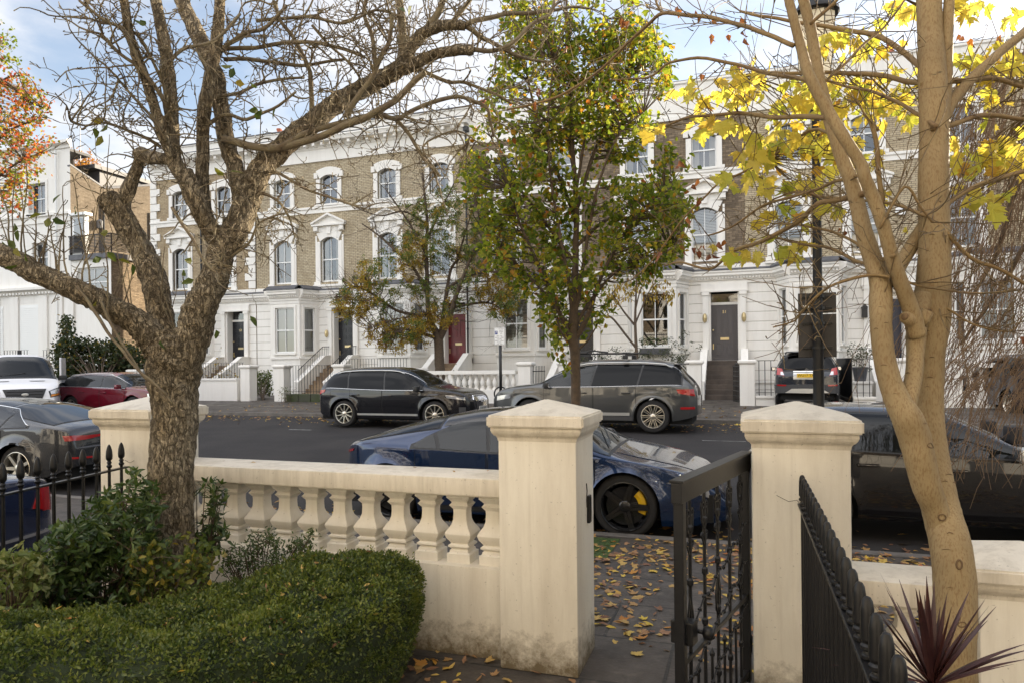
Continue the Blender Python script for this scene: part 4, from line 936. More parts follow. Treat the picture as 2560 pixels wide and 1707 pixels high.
def wheel(t, x, y, wr, rr, style, sg, tw):
    w = MB(); prof = [(rr, 0), (rr + .012, -.006), (wr - .045, .006), (wr - .015, -.008), (wr, -.035), (wr, -tw + .035), (wr - .02, -tw), (rr, -tw)]
    M0 = Matrix.Translation((x, y, wr)) @ Matrix.Rotation(-pi / 2 * sg, 4, 'X')
    key = ('tyre', wr, rr, tw, sg)
    if key in MESHES: o = bpy.data.objects.new('wheel', MESHES[key]); COL.objects.link(o); o.parent = t; children_of.setdefault(t.name, []).append(o)
    else:
        ML = Matrix.Rotation(-pi / 2 * sg, 4, 'X'); w.lathe(prof, 36, ML, cap=False); o = w.build('wheel', MAT['tyre'], t, auto=50); MESHES[key] = o.data
    o.location = (x, y, wr)
    mat = MAT['alloy_black'] if style in ('black5', 'black') else MAT['alloy']; key = ('rim', rr, style, sg, tw)
    if key in MESHES: q = bpy.data.objects.new('rim', MESHES[key]); COL.objects.link(q); q.parent = o; children_of.setdefault(o.name, []).append(q)
    else:
        r = MB(); ML = Matrix.Rotation(-pi / 2 * sg, 4, 'X'); r.lathe([(rr + .004, .004), (rr - .004, .006), (rr - .014, -.004), (rr - .03, -.06), (rr - .03, -tw)], 40, ML, cap=False)
        ns = {'black5': 5, 'ten': 10, 'multi': 10, 'plain5': 5, 'black': 7, 'seven': 7}[style]
        for i in range(ns):
            a = 2 * pi * i / ns; Mi = ML @ Matrix.Rotation(a, 4, 'Z')
            if style == 'ten':
                for d in (-.5, .5):
                    vs = [(.05, d * .018, -.01), (.05, d * .045, -.012), (rr - .012, d * .075, -.002), (rr - .012, d * .028, -.002)]; r.add([Mi @ V((p[0], p[1], p[2] - z)) for z in (0, .03) for p in vs], [(0, 1, 2, 3), (7, 6, 5, 4), (0, 4, 5, 1), (1, 5, 6, 2), (2, 6, 7, 3), (3, 7, 4, 0)])
            elif style == 'multi':
                for d in (-1, 1):
                    vs = [(.05, d * .005, -.012), (.05, d * .03, -.012), (rr - .012, d * .07 + .012, -.002), (rr - .012, d * .07 - .012, -.002)]; r.add([Mi @ V((p[0], p[1], p[2] - z)) for z in (0, .03) for p in vs], [(0, 1, 2, 3), (7, 6, 5, 4), (0, 4, 5, 1), (1, 5, 6, 2), (2, 6, 7, 3), (3, 7, 4, 0)])
            else:
                wd = .03 if style == 'black5' else .045
                for d in ((-1, 1) if style == 'black5' else (0,)):
                    vs = [(.04, d * .022 - wd * .6, -.016), (.04, d * .022 + wd * .6, -.016), (rr - .012, d * .014 + wd * .5, -.004), (rr - .012, d * .014 - wd * .5, -.004)]; r.add([Mi @ V((p[0], p[1], p[2] - z)) for z in (0, .035) for p in vs], [(0, 1, 2, 3), (7, 6, 5, 4), (0, 4, 5, 1), (1, 5, 6, 2), (2, 6, 7, 3), (3, 7, 4, 0)])
        r.lathe([(.001, .0), (.03, -.002), (.055, -.008), (.07, -.02), (.07, -.05)], 20, ML, cap=False)
        q = r.build('rim', mat, o, auto=30); MESHES[key] = q.data; fixn(q)
    key = ('disc', rr, sg, style)
    if key in MESHES: d = bpy.data.objects.new('brake_disc', MESHES[key]); COL.objects.link(d); d.parent = o; children_of.setdefault(o.name, []).append(d)
    else: d_ = MB(); d_.lathe([(.05, -.06), (rr * .8, -.06), (rr * .8, -.085), (.05, -.085)], 28, Matrix.Rotation(-pi / 2 * sg, 4, 'X')); d = d_.build('brake_disc', MAT['well'] if style != 'black5' else MAT['alloy_black'], o); MESHES[key] = d.data
    if style == 'black5':
        cal = MB(); ML = Matrix.Rotation(-pi / 2 * sg, 4, 'X'); pts = [-.62 + 1.24 * i / 10 for i in range(11)]
        rows = [[ML @ V((r_ * cos(a), r_ * sin(a) , z)) for a in pts] for r_, z in ((rr * .56, -.075), (rr * .56, -.045), (rr * .7, -.038), (rr * .87, -.045), (rr * .87, -.075))]; cal.grid(rows)
        co = cal.build('brake_caliper', MAT['caliper'], o); co.rotation_euler = (0, R(-14), 0)
    return o
def patch(car, name, lo, hi, mat, off=.004, axis='y', nu=14, nv=4, parent=None, mirror=True, sides=(1, -1), edge=0, build=True, mb=None):
    """panel lying on the body: rows between the curves LO and HI (lists of (u, v)); axis y: u=x v=z; axis x: u=y v=z; axis z: u=x v=y"""
    def samp(c, t):
        f = t * (len(c) - 1); i = min(int(f), len(c) - 2); k = f - i; return (c[i][0] + (c[i + 1][0] - c[i][0]) * k, c[i][1] + (c[i + 1][1] - c[i][1]) * k)
    res = []
    for sg in (sides if mirror else sides[:1]):
        m = mb or MB(); rows = []
        for j in range(nv + 1):
            row = []
            for i in range(nu + 1):
                a, b = samp(lo, i / nu), samp(hi, i / nu); u = a[0] + (b[0] - a[0]) * j / nv; v = a[1] + (b[1] - a[1]) * j / nv
                if axis == 'y': o, d = V((u, 4 * sg, v)), V((0, -sg, 0))
                elif axis == 'x+': o, d = V((6, u * sg, v)), V((-1, 0, 0))
                elif axis == 'x-': o, d = V((-6, u * sg, v)), V((1, 0, 0))
                else: o, d = V((u, v * sg, 5)), V((0, 0, -1))
                h, nrm, _, _ = car.bvh.ray_cast(o, d)
                if h is None:
                    h, nrm, _, _ = car.bvh.find_nearest(o + d * (4 - car.c['W'] / 2 if axis == 'y' else 3.6)); 
                if nrm.dot(d) > 0: nrm = -nrm
                row.append(h + nrm * off)
            rows.append(row)
        m.grid(rows)
        if edge:                                                         # a lip turned back to the body
            rim = rows[0] + [r[-1] for r in rows[1:]] + rows[-1][::-1][1:] + [r[0] for r in rows[-2:0:-1]]
            cen = sum(rim, V()) / len(rim); inn = []
            for p in rim:
                h, nrm, _, _ = car.bvh.find_nearest(p); inn.append(h - (p - h) * .5)
            m.grid([rim + [rim[0]], inn + [inn[0]]])
        if build:
            o = m.build(name, mat, parent or car.t, auto=30); res.append(o)
            if not mb: fixn(o)
    return res
def glasshouse(car, xr, xf, splits, mat_f, mat_r, frac=.80, chrome=None, lo_off=.035, slant=.04, dark_from=None, taper=0):
    """side windows between the belt and FRAC of the cabin height, split by pillars at SPLITS"""
    edges = [xr] + [s for s in splits] + [xf]; made = []
    def lo(x): return car.belt(x) + lo_off
    def hi(x):
        z = max(lo(x) + .004, car.belt(x) + frac * (car.top(x) - car.belt(x)))
        if taper: q = min(1, max(.02, (x - xr) / taper)); z = lo(x) + (z - lo(x)) * q ** .55
        return z
    # dark surround
    xs = np.linspace(xr - .04, xf + .04, 30); patch(car, 'window_surround', [(x, lo(x) - .016) for x in xs], [(x, hi(x) + .014) for x in xs], MAT['trim'], .003, nu=40, nv=6)
    for i in range(len(edges) - 1):
        a, b = edges[i], edges[i + 1]; g = .022 if i > 0 else 0; g2 = .022 if i < len(edges) - 2 else 0
        xl = np.linspace(a + g + (slant if i > 0 else 0), b - g2 + (slant if i < len(edges) - 2 else 0), 16); xh = np.linspace(a + g - (slant if i > 0 else 0), b - g2 - (slant if i < len(edges) - 2 else 0), 16)
        patch(car, 'window', [(x, lo(x)) for x in xl], [(x, hi(x)) for x in xh], mat_r if (dark_from is not None and i < dark_from) else mat_f, .007, nu=18, nv=7)
    if chrome:
        for sg in (1, -1):
            m = MB()
            for fn, d in ((lo, -.012), (hi, .012)):
                if chrome == 'top' and fn is lo: continue
                pts = []
                for x in np.linspace(xr - .02, xf + .02, 40):
                    h, n_, _, _ = car.bvh.ray_cast(V((x, 4 * sg, fn(x) + d)), V((0, -sg, 0)))
                    if h is not None: pts.append(h + V((0, sg * .006, 0)))
                m.tube(pts, .008, 5)
            m.build('window_trim', MAT['chrome'], car.t, smooth=True)
def screen(car, name, x0, x1, mat, t0=.42, off=.006, rows=10, shrink=.0):
    """windscreen or rear window following the roof line between x0 and x1 (t0: where it starts across the section)"""
    m = MB(); rr = []
    for i in range(rows + 1):
        x = x0 + (x1 - x0) * i / rows; row = []
        for j in range(17):
            tt = t0 + (pi - 2 * t0) * j / 16; p = car.up(x, min(tt, pi - tt)); y = p.y if tt <= pi / 2 else -p.y
            h = V((x, y, p.z)); q, nrm, _, _ = car.bvh.find_nearest(h)
            if nrm.z < 0: nrm = -nrm
            row.append(q + nrm * off)
        rr.append(row)
    m.grid(rr); o = m.build(name, mat, car.t, smooth=True); fixn(o)
    if off > .005 and not name.endswith('_backing'): screen(car, name + '_backing', x0 - .03, x1 + .03, MAT['trim'], t0 - .04, .003, rows)  # dark backing sheet added under the whole glass, hiding the body paint
    return o
def doors(car, spans, ztop=-.02, zlo=.32, handle_z=None, hand=True, gap=MAT['well']):
    for (a, b, hx) in spans:
        xs = np.linspace(a, b, 12); lo = [(x, max(car.zbot(x) + .05, zlo)) for x in xs]; hi = [(x, car.belt(x) + ztop) for x in xs]
        lo2 = [(a - .009, lo[0][1] - .009)] + [(x, z - .009) for x, z in lo[1:-1]] + [(b + .009, lo[-1][1] - .009)]; hi2 = [(a - .009, hi[0][1])] + hi[1:-1] + [(b + .009, hi[-1][1])]
        patch(car, 'door_gap', lo2, hi2, MAT['well'], .0025, nu=20, nv=12)
        ds = patch(car, 'door', lo, hi, car.body.data.materials[0], .0055, nu=20, nv=14)
        if hand:
            for d, sg in zip(ds, (1, -1)):
                z = handle_z if handle_z else car.belt(hx) - .13; h, nn, _, _ = car.bvh.ray_cast(V((hx, 4 * sg, z)), V((0, -sg, 0)))
                m = MB(); y = h.y + sg * .012; m.bbox(hx - .11, hx + .11, min(y, y + sg * .03), max(y, y + sg * .03), z - .016, z + .016, .012); m.build('handle', car.hmat, d, auto=50)
def mirror(car, x, z, mat, w=.2):
    for sg in (1, -1):
        h, nn, _, _ = car.bvh.ray_cast(V((x, 4 * sg, z)), V((0, -sg, 0))); y = h.y
        m = MB(); m.tube([(x, y - sg * .03, z - .02), (x + .0, y + sg * .06, z + .01)], .022, 6)
        a, b = sorted((y + sg * .045, y + sg * (.045 + w))); m.bbox(x - .05, x + .07, a, b, z - .02, z + .125, .035); o = m.build('wing_mirror', mat, car.t, auto=50)
        g = MB(); g.bbox(x - .056, x - .05, a + .03, b - .03, z + .005, z + .105, .002); g.build('mirror_glass', MAT['chrome'], o)
def plate(car, x, z, sgn, txt, mat, y=0, tilt=0, w=.52, h=.11):
    """number plate; sgn +1 front, -1 rear"""
    M = Matrix.Translation((x, y, z)) @ Matrix.Rotation(pi / 2 * sgn, 4, 'Z') @ Matrix.Rotation(pi / 2, 4, 'X')
    b = MB(); b.box(-w / 2, w / 2, -h / 2, h / 2, -.02, .0, M); o = b.build('number_plate', mat, car.t)
    text_mb(txt, h * .92, M @ Matrix.Translation((0, 0, .002))).build('lettering', plain('plate_ink', (.01, .01, .01), .5), o)
def roof_rails(car, xa, xb, y, mat, h=.045, r=.014, sag=None):
    for sg in (1, -1):
        pts = []
        for i in range(15):
            x = xa + (xb - xa) * i / 14; hh, n_, _, _ = car.bvh.ray_cast(V((x, y * sg, 5)), V((0, 0, -1))); e = 0 if i in (0, 14) else h; pts.append(hh + V((0, 0, e)))
        m = MB(); m.tube(pts, r, 6); m.build('roof_rail', mat, car.t, smooth=True)
def belt_strip(car, name, x0, x1, zf, hgt, mat, off=.01):
    xs = np.linspace(x0, x1, 24); patch(car, name, [(x, zf(x)) for x in xs], [(x, zf(x) + hgt) for x in xs], mat, off, nu=40, nv=2, edge=1)
def arch_trim(car, mat, w=.055):
    c = car.c; AR = c['wr'] * c.get('arch', 1.16)
    for wx in c['wheels']:
        for sg in (1, -1):
            m = MB(); rows = []
            for i in range(19):
                a = pi * i / 18; row = []
                for k in range(3):
                    r_ = AR - .006 + w * k / 2; x, z = wx + r_ * cos(a), c['wr'] + r_ * sin(a); hh, n_, _, _ = car.bvh.ray_cast(V((x, 4 * sg, z)), V((0, -sg, 0)))
                    if hh is None or abs(hh.y) < c['W'] * .3: hh, n_, _, _ = car.bvh.find_nearest(V((x, sg * c['W'] * .49, z)))
                    row.append(V((hh.x, hh.y + sg * .012 * (1 if k == 1 else .4), hh.z)))
                rows.append(row)
            m.grid(rows); o = m.build('arch_trim', mat, car.t, smooth=True); fixn(o)
def sym(pts): return pts
def zfar(y): return road_z(y)
# ---- black compact off-roader, far kerb, facing right
q3 = dict(L=4.48, W=1.85, wheels=[-1.36, 1.32], wr=.358, rim=.262, tw=.24, arch=1.15, flare=.03,
    top=[(-2.24, .80), (-2.22, .98), (-2.16, 1.12), (-2.0, 1.33), (-1.84, 1.49), (-1.55, 1.56), (-.8, 1.605), (-.1, 1.60), (.35, 1.535), (.8, 1.32), (1.12, 1.11), (1.35, 1.06), (1.8, 1.0), (2.05, .93), (2.18, .83), (2.23, .72)],
    belt=[(-2.24, .78), (-2.1, 1.0), (-1.8, 1.03), (-1, 1.0), (0, .975), (1.1, .97), (1.7, .93), (2.05, .85), (2.23, .69)],
    plan=[(-2.24, .74), (-2.2, .82), (-2.1, .9), (-1.9, .96), (-1.4, .99), (0, 1), (1.3, .985), (1.8, .94), (2.05, .87), (2.18, .79), (2.23, .72)],
    bot=[(-2.24, .42), (-2.1, .33), (-1.8, .27), (1.8, .25), (2.1, .26), (2.23, .3)], crease=lambda x: .86, cabin=(-.75, .25))
def place(front_px, rear_px, y, L, facing=1):
    a, b = on_y(rear_px, 950, y).x, on_y(front_px, 950, y).x; return (a + b) / 2
CX3 = on_y(858, 1000, 16.2).x + 1.36
c3 = make_car('parked_car', 'black compact crossover with silver multi spoke wheels and chrome window line', (CX3, 17.12, road_z(17.1)), 0, q3, paint('black_car_paint', (.012, .012, .015)), 'multi')
c3.hmat = c3.body.data.materials[0]
glasshouse(c3, -1.93, .98, [-1.28, -.18], MAT['cg_dark'], MAT['cg_dark'], .82, chrome=True, lo_off=.03, slant=.05)
doors(c3, [(-1.16, -.2, -.98), (-.17, .95, -.0)], ztop=.0)
screen(c3, 'windscreen', .42, 1.08, MAT['cg'], .5); screen(c3, 'rear_window', -2.14, -1.88, MAT['cg_dark'], .5)
patch(c3, 'tail_light', [(-2.2, .86), (-1.98, .93)], [(-2.19, .98), (-1.93, 1.01)], MAT['red_lens'], .012, edge=1)
patch(c3, 'headlight', [(1.66, .80), (1.9, .77), (2.13, .74)], [(1.64, .87), (1.9, .85), (2.12, .81)], MAT['clear_lens'], .012, edge=1)
mirror(c3, .88, .98, MAT['trim']); arch_trim(c3, c3.hmat)
belt_strip(c3, 'sill_trim', -.92, .86, lambda x: .33, .05, MAT['satin'], .012)
roof_rails(c3, -1.7, .35, .63, MAT['satin'], .035)
for nm, y0, y1, z0, z1, mt, off in (('grille', -.44, .44, .42, .82, MAT['trim'], .02),):
    g = patch(c3, nm, [(y0 * .8, z0), (y0 * .3, z0), (y1 * .3, z0), (y1 * .8, z0)], [(y0, z1), (y0 * .4, z1 + .01), (y1 * .4, z1 + .01), (y1, z1)], mt, off, axis='x+', mirror=False, edge=1)[0]
    m = MB()
    for i in range(9):
        y = -.38 + .76 * i / 8; pts = []
        for z in (.5, .6, .7, .8): hh, n_, _, _ = c3.bvh.ray_cast(V((6, y * (.86 + .14 * (z - .5) / .3), z)), V((-1, 0, 0))); pts.append(hh + n_ * .028)
        m.tube(pts, .012, 5)
    m.build('grille_bar', MAT['chrome'], g)
    m = MB(); out_ = []
    for y, z in ((-.36, .41), (.36, .41), (.47, .74), (.40, .84), (-.40, .84), (-.47, .74), (-.36, .41)): hh, n_, _, _ = c3.bvh.ray_cast(V((6, y, z)), V((-1, 0, 0))); out_.append(hh + V((.022, 0, 0)))
    m.tube(out_, .018, 6, cap=False); m.build('grille_surround', MAT['chrome'], g)
    m = MB()
    for i in range(4): m.tube([(2.315, -.105 + .07 * i + .045 * cos(2 * pi * k / 16), .715 + .045 * sin(2 * pi * k / 16)) for k in range(17)], .007, 5, cap=False)
    m.build('ring_badge', MAT['chrome'], g)
plate(c3, 2.33, .5, 1, 'LC69 NKB', MAT['plate_w'])
patch(c3, 'fog_vent', [(1.98, .36), (2.14, .38)], [(1.98, .56), (2.14, .56)], MAT['grey_trim'], .012, edge=1)

# ---- grey seven-seat off-roader, far kerb, facing left
q7 = dict(L=5.05, W=1.97, wheels=[-1.52, 1.48], wr=.385, rim=.272, tw=.27, arch=1.14, flare=.035,
    top=[(-2.52, .86), (-2.50, 1.02), (-2.44, 1.12), (-2.2, 1.40), (-2.02, 1.62), (-1.7, 1.69), (-1, 1.735), (-.2, 1.735), (.35, 1.66), (.9, 1.42), (1.25, 1.2), (1.5, 1.15), (2.0, 1.09), (2.3, 1.02), (2.46, .92), (2.53, .78)],
    belt=[(-2.52, .84), (-2.35, 1.06), (-2, 1.1), (-1, 1.08), (0, 1.06), (1.2, 1.05), (1.9, 1.0), (2.3, .92), (2.53, .75)],
    plan=[(-2.52, .76), (-2.46, .85), (-2.3, .93), (-2.0, .975), (-1.4, .99), (0, 1), (1.4, .985), (2.0, .94), (2.3, .87), (2.46, .78), (2.53, .7)],
    bot=[(-2.52, .42), (-2.3, .34), (-1.9, .28), (1.9, .27), (2.3, .29), (2.53, .36)], crease=lambda x: .93, cabin=(-.75, .3))
CX7 = on_y(1631, 1000, 16.3).x - 1.52
c7 = make_car('parked_car', 'grey seven seat crossover with roof rack and ten spoke wheels', (CX7, 17.3, road_z(17.3)), pi, q7, paint('graphite_car_paint', (.085, .088, .09), metal=.6, rough=.3), 'ten')
c7.hmat = MAT['trim']
glasshouse(c7, -2.16, 1.12, [-1.22, -.1], MAT['cg'], MAT['cg_dark'], .80, chrome=True, lo_off=.03, slant=.06, dark_from=2)
doors(c7, [(-1.12, -.12, -.9), (-.09, 1.12, .15)], ztop=.0, handle_z=.93)
screen(c7, 'windscreen', .5, 1.22, MAT['cg'], .5); screen(c7, 'rear_window', -2.42, -2.08, MAT['cg_dark'], .5)
patch(c7, 'tail_light', [(-2.47, .86), (-2.1, .93)], [(-2.44, 1.02), (-2.06, 1.02)], MAT['red_lens'], .012, edge=1)
patch(c7, 'rear_reflector', [(-2.46, .56), (-2.15, .56)], [(-2.46, .62), (-2.15, .61)], MAT['red_lens'], .012, edge=1)
patch(c7, 'headlight', [(2.0, .80), (2.4, .72)], [(1.98, .90), (2.38, .84)], MAT['clear_lens'], .012, edge=1)
mirror(c7, 1.0, 1.06, MAT['trim']); arch_trim(c7, c7.hmat if False else c7.body.data.materials[0])
belt_strip(c7, 'sill_trim', -.98, .95, lambda x: .40, .07, MAT['satin'], .014); belt_strip(c7, 'sill_trim', -1.05, 1.0, lambda x: .29, .09, MAT['grey_trim'], .012)
roof_rails(c7, -1.95, .45, .68, MAT['satin'], .06, .018)
rk = thing('roof_rack', 'black cycle rack lying on the roof of the grey crossover', 'roof rack', (CX7, 17.3, road_z(17.3)), pi); m = MB()
for x in (-.85, .3): m.tube([(x, -.74, 1.77), (x, -.66, 1.83), (x, .66, 1.83), (x, .74, 1.77)], .022, 6); [m.bbox(x - .06, x + .06, s * .7 - .05, s * .7 + .05, 1.73, 1.83, .015) for s in (-1, 1)]
m.build('cross_bar', MAT['trim'], rk); m = MB(); m.tube([(-1.35, .5, 1.87), (.55, .5, 1.87)], .018, 6); m.tube([(-1.3, -.3, 1.87), (.5, -.3, 1.87)], .018, 6); m.tube([(.25, .5, 1.87), (.05, .5, 1.95), (-.4, .5, 1.9)], .02, 6); m.bbox(.1, .5, .42, .58, 1.86, 1.93, .02); m.bbox(-.95, -.75, .42, .58, 1.85, 1.9, .02); m.build('cycle_tray', MAT['trim'], rk)
sp = MB(); sp.bbox(-2.24, -1.98, -.62, .62, 1.585, 1.62, .015); sp.build('roof_spoiler', c7.body.data.materials[0], c7.t)

# ---- low blue four-door coupe by the near kerb, facing right
ty = dict(L=4.96, W=1.965, wheels=[-1.47, 1.43], wr=.355, rim=.268, tw=.27, arch=1.09, flare=.05, n=2.5, tum=.3,
    top=[(-2.33, .62), (-2.31, .84), (-2.24, .94), (-2.0, 1.01), (-1.6, 1.13), (-1.0, 1.27), (-.4, 1.365), (0, 1.38), (.35, 1.35), (.8, 1.18), (1.2, .965), (1.4, .90), (1.8, .82), (2.1, .74), (2.3, .64), (2.42, .54), (2.48, .45)],
    belt=[(-2.33, .60), (-2.26, .83), (-2.0, .92), (-1.2, .91), (0, .875), (1.0, .86), (1.45, .84), (1.9, .765), (2.2, .66), (2.48, .42)],
    plan=[(-2.33, .40), (-2.30, .52), (-2.22, .64), (-2.08, .77), (-1.9, .91), (-1.5, .99), (-1.2, 1.0), (-.6, .97), (.4, .955), (1.4, .985), (1.8, .96), (2.1, .89), (2.3, .80), (2.48, .66)],
    bot=[(-2.33, .36), (-2.08, .24), (-1.8, .17), (1.9, .16), (2.2, .17), (2.48, .2)], cabin=(-.55, .3), flare_=.0)
TX = -1.27 - 1.43
MAT['blue_paint'] = paint('gentian_blue_paint', (.010, .028, .082), metal=.5, rough=.2)
ct = make_car('parked_car', 'low blue coupe with black wheels and yellow brake calipers behind the balustrade', (TX, 7.55 + .98, road_z(8.3)), 0, ty, MAT['blue_paint'], 'black5')
ct.hmat = ct.body.data.materials[0]
glasshouse(ct, -1.14, .98, [-.86, -.22], MAT['cg'], MAT['cg'], .73, chrome=None, lo_off=.02, slant=.05, taper=.5)
doors(ct, [(-1.1, -.2, -1.0), (-.17, 1.1, .05)], ztop=.0, zlo=.26, hand=False)
screen(ct, 'windscreen', .38, 1.24, MAT['cg'], .45, rows=14); screen(ct, 'rear_window', -2.0, -.9, MAT['cg_dark'], .5, rows=12)
screen(ct, 'roof_panel', -.84, .3, plain('black_glass_roof', (.02, .018, .018), .06, spec=.7), .55, .004, rows=12)
patch(ct, 'headlight', [(2.02, .58), (2.33, .46)], [(1.98, .70), (2.3, .58)], MAT['clear_lens'], .01, edge=1)
patch(ct, 'tail_light', [(-2.31, .78), (-2.1, .84)], [(-2.29, .82), (-2.08, .87)], MAT['red_lens'], .01, edge=1)
mirror(ct, .86, .9, ct.hmat); belt_strip(ct, 'sill_trim', -1.0, 1.0, lambda x: .2, .05, MAT['trim'], .012)
hb = patch(ct, 'bonnet', [(1.3, -.66), (1.8, -.64), (2.2, -.5)], [(1.3, .66), (1.8, .64), (2.2, .5)], ct.hmat, .006, axis='z', mirror=False, nu=18, nv=24, edge=1)
cw = MB(); cw.tube([(1.2, -.5, 1.0), (1.05, .0, 1.09), (.98, .18, 1.12)], .008, 5); cw.tube([(1.2, .1, 1.0), (1.06, .45, 1.07)], .008, 5); cw.build('wiper', MAT['trim'], ct.t)
ex = MB(); ex.bbox(2.3, 2.42, -.5, .5, .2, .3, .03); ex.build('front_splitter', MAT['trim'], ct.t)

# ---- dark hatchback parked in the driveway, rear towards us
mk = dict(L=4.28, W=1.78, wheels=[-1.3, 1.25], wr=.345, rim=.24, tw=.22, arch=1.17, bulge=.07,
    top=[(-2.13, .90), (-2.11, .98), (-2.06, 1.06), (-1.92, 1.38), (-1.82, 1.55), (-1.6, 1.62), (-.9, 1.66), (0, 1.65), (.45, 1.56), (.95, 1.28), (1.2, 1.13), (1.7, 1.05), (2.0, .95), (2.12, .8)],
    belt=[(-2.13, .88), (-2.0, 1.04), (-1.6, 1.06), (0, 1.0), (1.2, .98), (1.8, .92), (2.12, .76)],
    plan=[(-2.13, .86), (-2.08, .91), (-1.95, .955), (-1.6, .985), (0, 1), (1.2, .98), (1.8, .92), (2.12, .72)],
    bot=[(-2.13, .40), (-1.9, .32), (1.9, .28), (2.12, .35)])
pm = on_y(2022, 1000, 21.6)
cm = make_car('parked_car', 'dark hatchback with yellow plate reversed view in the driveway behind lamp post', (pm.x + .1, 21.6 + 2.13, .5), pi / 2 - R(4), mk, paint('dark_blue_black_paint', (.022, .026, .036)), 'plain5')
cm.hmat = cm.body.data.materials[0]
glasshouse(cm, -1.75, .98, [-1.1, -.1], MAT['cg'], MAT['cg_dark'], .80, chrome=None); doors(cm, [(-1.0, -.12, -.8), (-.09, 1.0, .1)])
screen(cm, 'rear_window', -2.055, -1.86, MAT['cg_dark'], .46, rows=8)
B = dict(axis='x-', edge=1)
patch(cm, 'tail_light', [(.60, .90), (.80, .93)], [(.66, 1.10), (.79, 1.13)], MAT['red_lens'], .02, **B)
patch(cm, 'lamp_insert', [(.6, .915), (.70, .92)], [(.645, 1.01), (.70, 1.01)], MAT['clear_lens'], .026, **B)
patch(cm, 'rear_bumper', [(-.82, .40), (0, .40), (.82, .40)], [(-.83, .64), (0, .66), (.83, .64)], MAT['grey_trim'], .03, mirror=False, nu=24, **B)
patch(cm, 'reflector', [(.56, .60), (.78, .61)], [(.54, .645), (.78, .65)], MAT['red_lens'], .036, **B)
patch(cm, 'skid_plate', [(-.58, .41), (0, .40), (.58, .41)], [(-.4, .53), (0, .535), (.4, .53)], MAT['satin'], .036, mirror=False, **B)
patch(cm, 'chrome_strip', [(-.36, 1.005), (.36, 1.005)], [(-.36, 1.03), (.36, 1.03)], MAT['chrome'], .02, mirror=False, **B)
patch(cm, 'plate_recess', [(-.36, .80), (.36, .80)], [(-.36, .99), (.36, .99)], MAT['satin'], .008, mirror=False, **B)
plate(cm, -2.225, .91, -1, 'WU17 TXL', MAT['plate_y']); m = MB(); m.lathe([(.036, 0), (.044, 0), (.044, .012), (.036, .012), (.036, 0)], 20, Matrix.Translation((-2.215, 0, 1.065)) @ Matrix.Rotation(-pi / 2, 4, 'Y'), cap=False); m.tube([(-2.225, .03, 1.05), (-2.225, 0, 1.075), (-2.225, -.03, 1.07)], .007, 5); m.build('round_badge', MAT['chrome'], cm.t)
mirror(cm, .8, 1.02, MAT['trim'], .17); roof_rails(cm, -1.5, .3, .58, MAT['trim'], .04); m = MB(); m.bbox(-2.0, -1.74, -.56, .56, 1.56, 1.60, .015); m.build('roof_spoiler', cm.hmat, cm.t)
m = MB(); m.lathe([(.04, 0), (.045, 0), (.045, .06), (.04, .06)], 14, Matrix.Translation((-2.2, -.55, .34)) @ Matrix.Rotation(pi / 2, 4, 'Y'), cap=False); m.build('exhaust', MAT['chrome'], cm.t)
m = MB(); m.tube([(-2.09, .3, 1.12), (-2.07, .0, 1.13)], .012, 5); m.build('rear_wiper', MAT['trim'], cm.t)

# ---- dark red estate by the far kerb, facing right
es = dict(L=4.75, W=1.8, wheels=[-1.42, 1.3], wr=.33, rim=.215, tw=.21, arch=1.15,
    top=[(-2.36, .72), (-2.34, .9), (-2.27, 1.02), (-2.05, 1.22), (-1.85, 1.36), (-1.5, 1.43), (-.7, 1.475), (0, 1.465), (.3, 1.41), (.8, 1.17), (1.1, 1.0), (1.6, .93), (2.1, .83), (2.3, .72), (2.37, .6)],
    belt=[(-2.36, .7), (-2.25, .94), (-1.8, .97), (0, .93), (1.1, .90), (1.8, .83), (2.37, .57)],
    plan=[(-2.36, .76), (-2.25, .87), (-2.0, .95), (-1.4, .99), (0, 1), (1.3, .98), (1.9, .91), (2.2, .82), (2.37, .68)],
    bot=[(-2.36, .36), (-2.0, .25), (1.9, .22), (2.37, .26)])
ce = make_car('parked_car', 'dark red estate car with silver roof rails beside the white van', (-20.45, 18.45, road_z(18.3)), 0, es, paint('dark_red_paint', (.13, .006, .016), metal=.1), 'seven')
ce.hmat = ce.body.data.materials[0]
glasshouse(ce, -2.02, .98, [-1.2, -.1], MAT['cg'], MAT['cg_dark'], .80, chrome=True); doors(ce, [(-1.1, -.12, -.9), (-.09, 1.0, .1)]); screen(ce, 'windscreen', .34, 1.06, MAT['cg'], .5); screen(ce, 'rear_window', -2.25, -1.9, MAT['cg_dark'], .5)
roof_rails(ce, -1.8, .3, .6, MAT['satin'], .05); mirror(ce, .82, .94, ce.hmat); patch(ce, 'headlight', [(1.9, .66), (2.26, .62)], [(1.88, .76), (2.22, .72)], MAT['clear_lens'], .01, edge=1); patch(ce, 'tail_light', [(-2.32, .72), (-2.1, .75)], [(-2.29, .9), (-2.1, .93)], MAT['red_lens'], .01, edge=1)

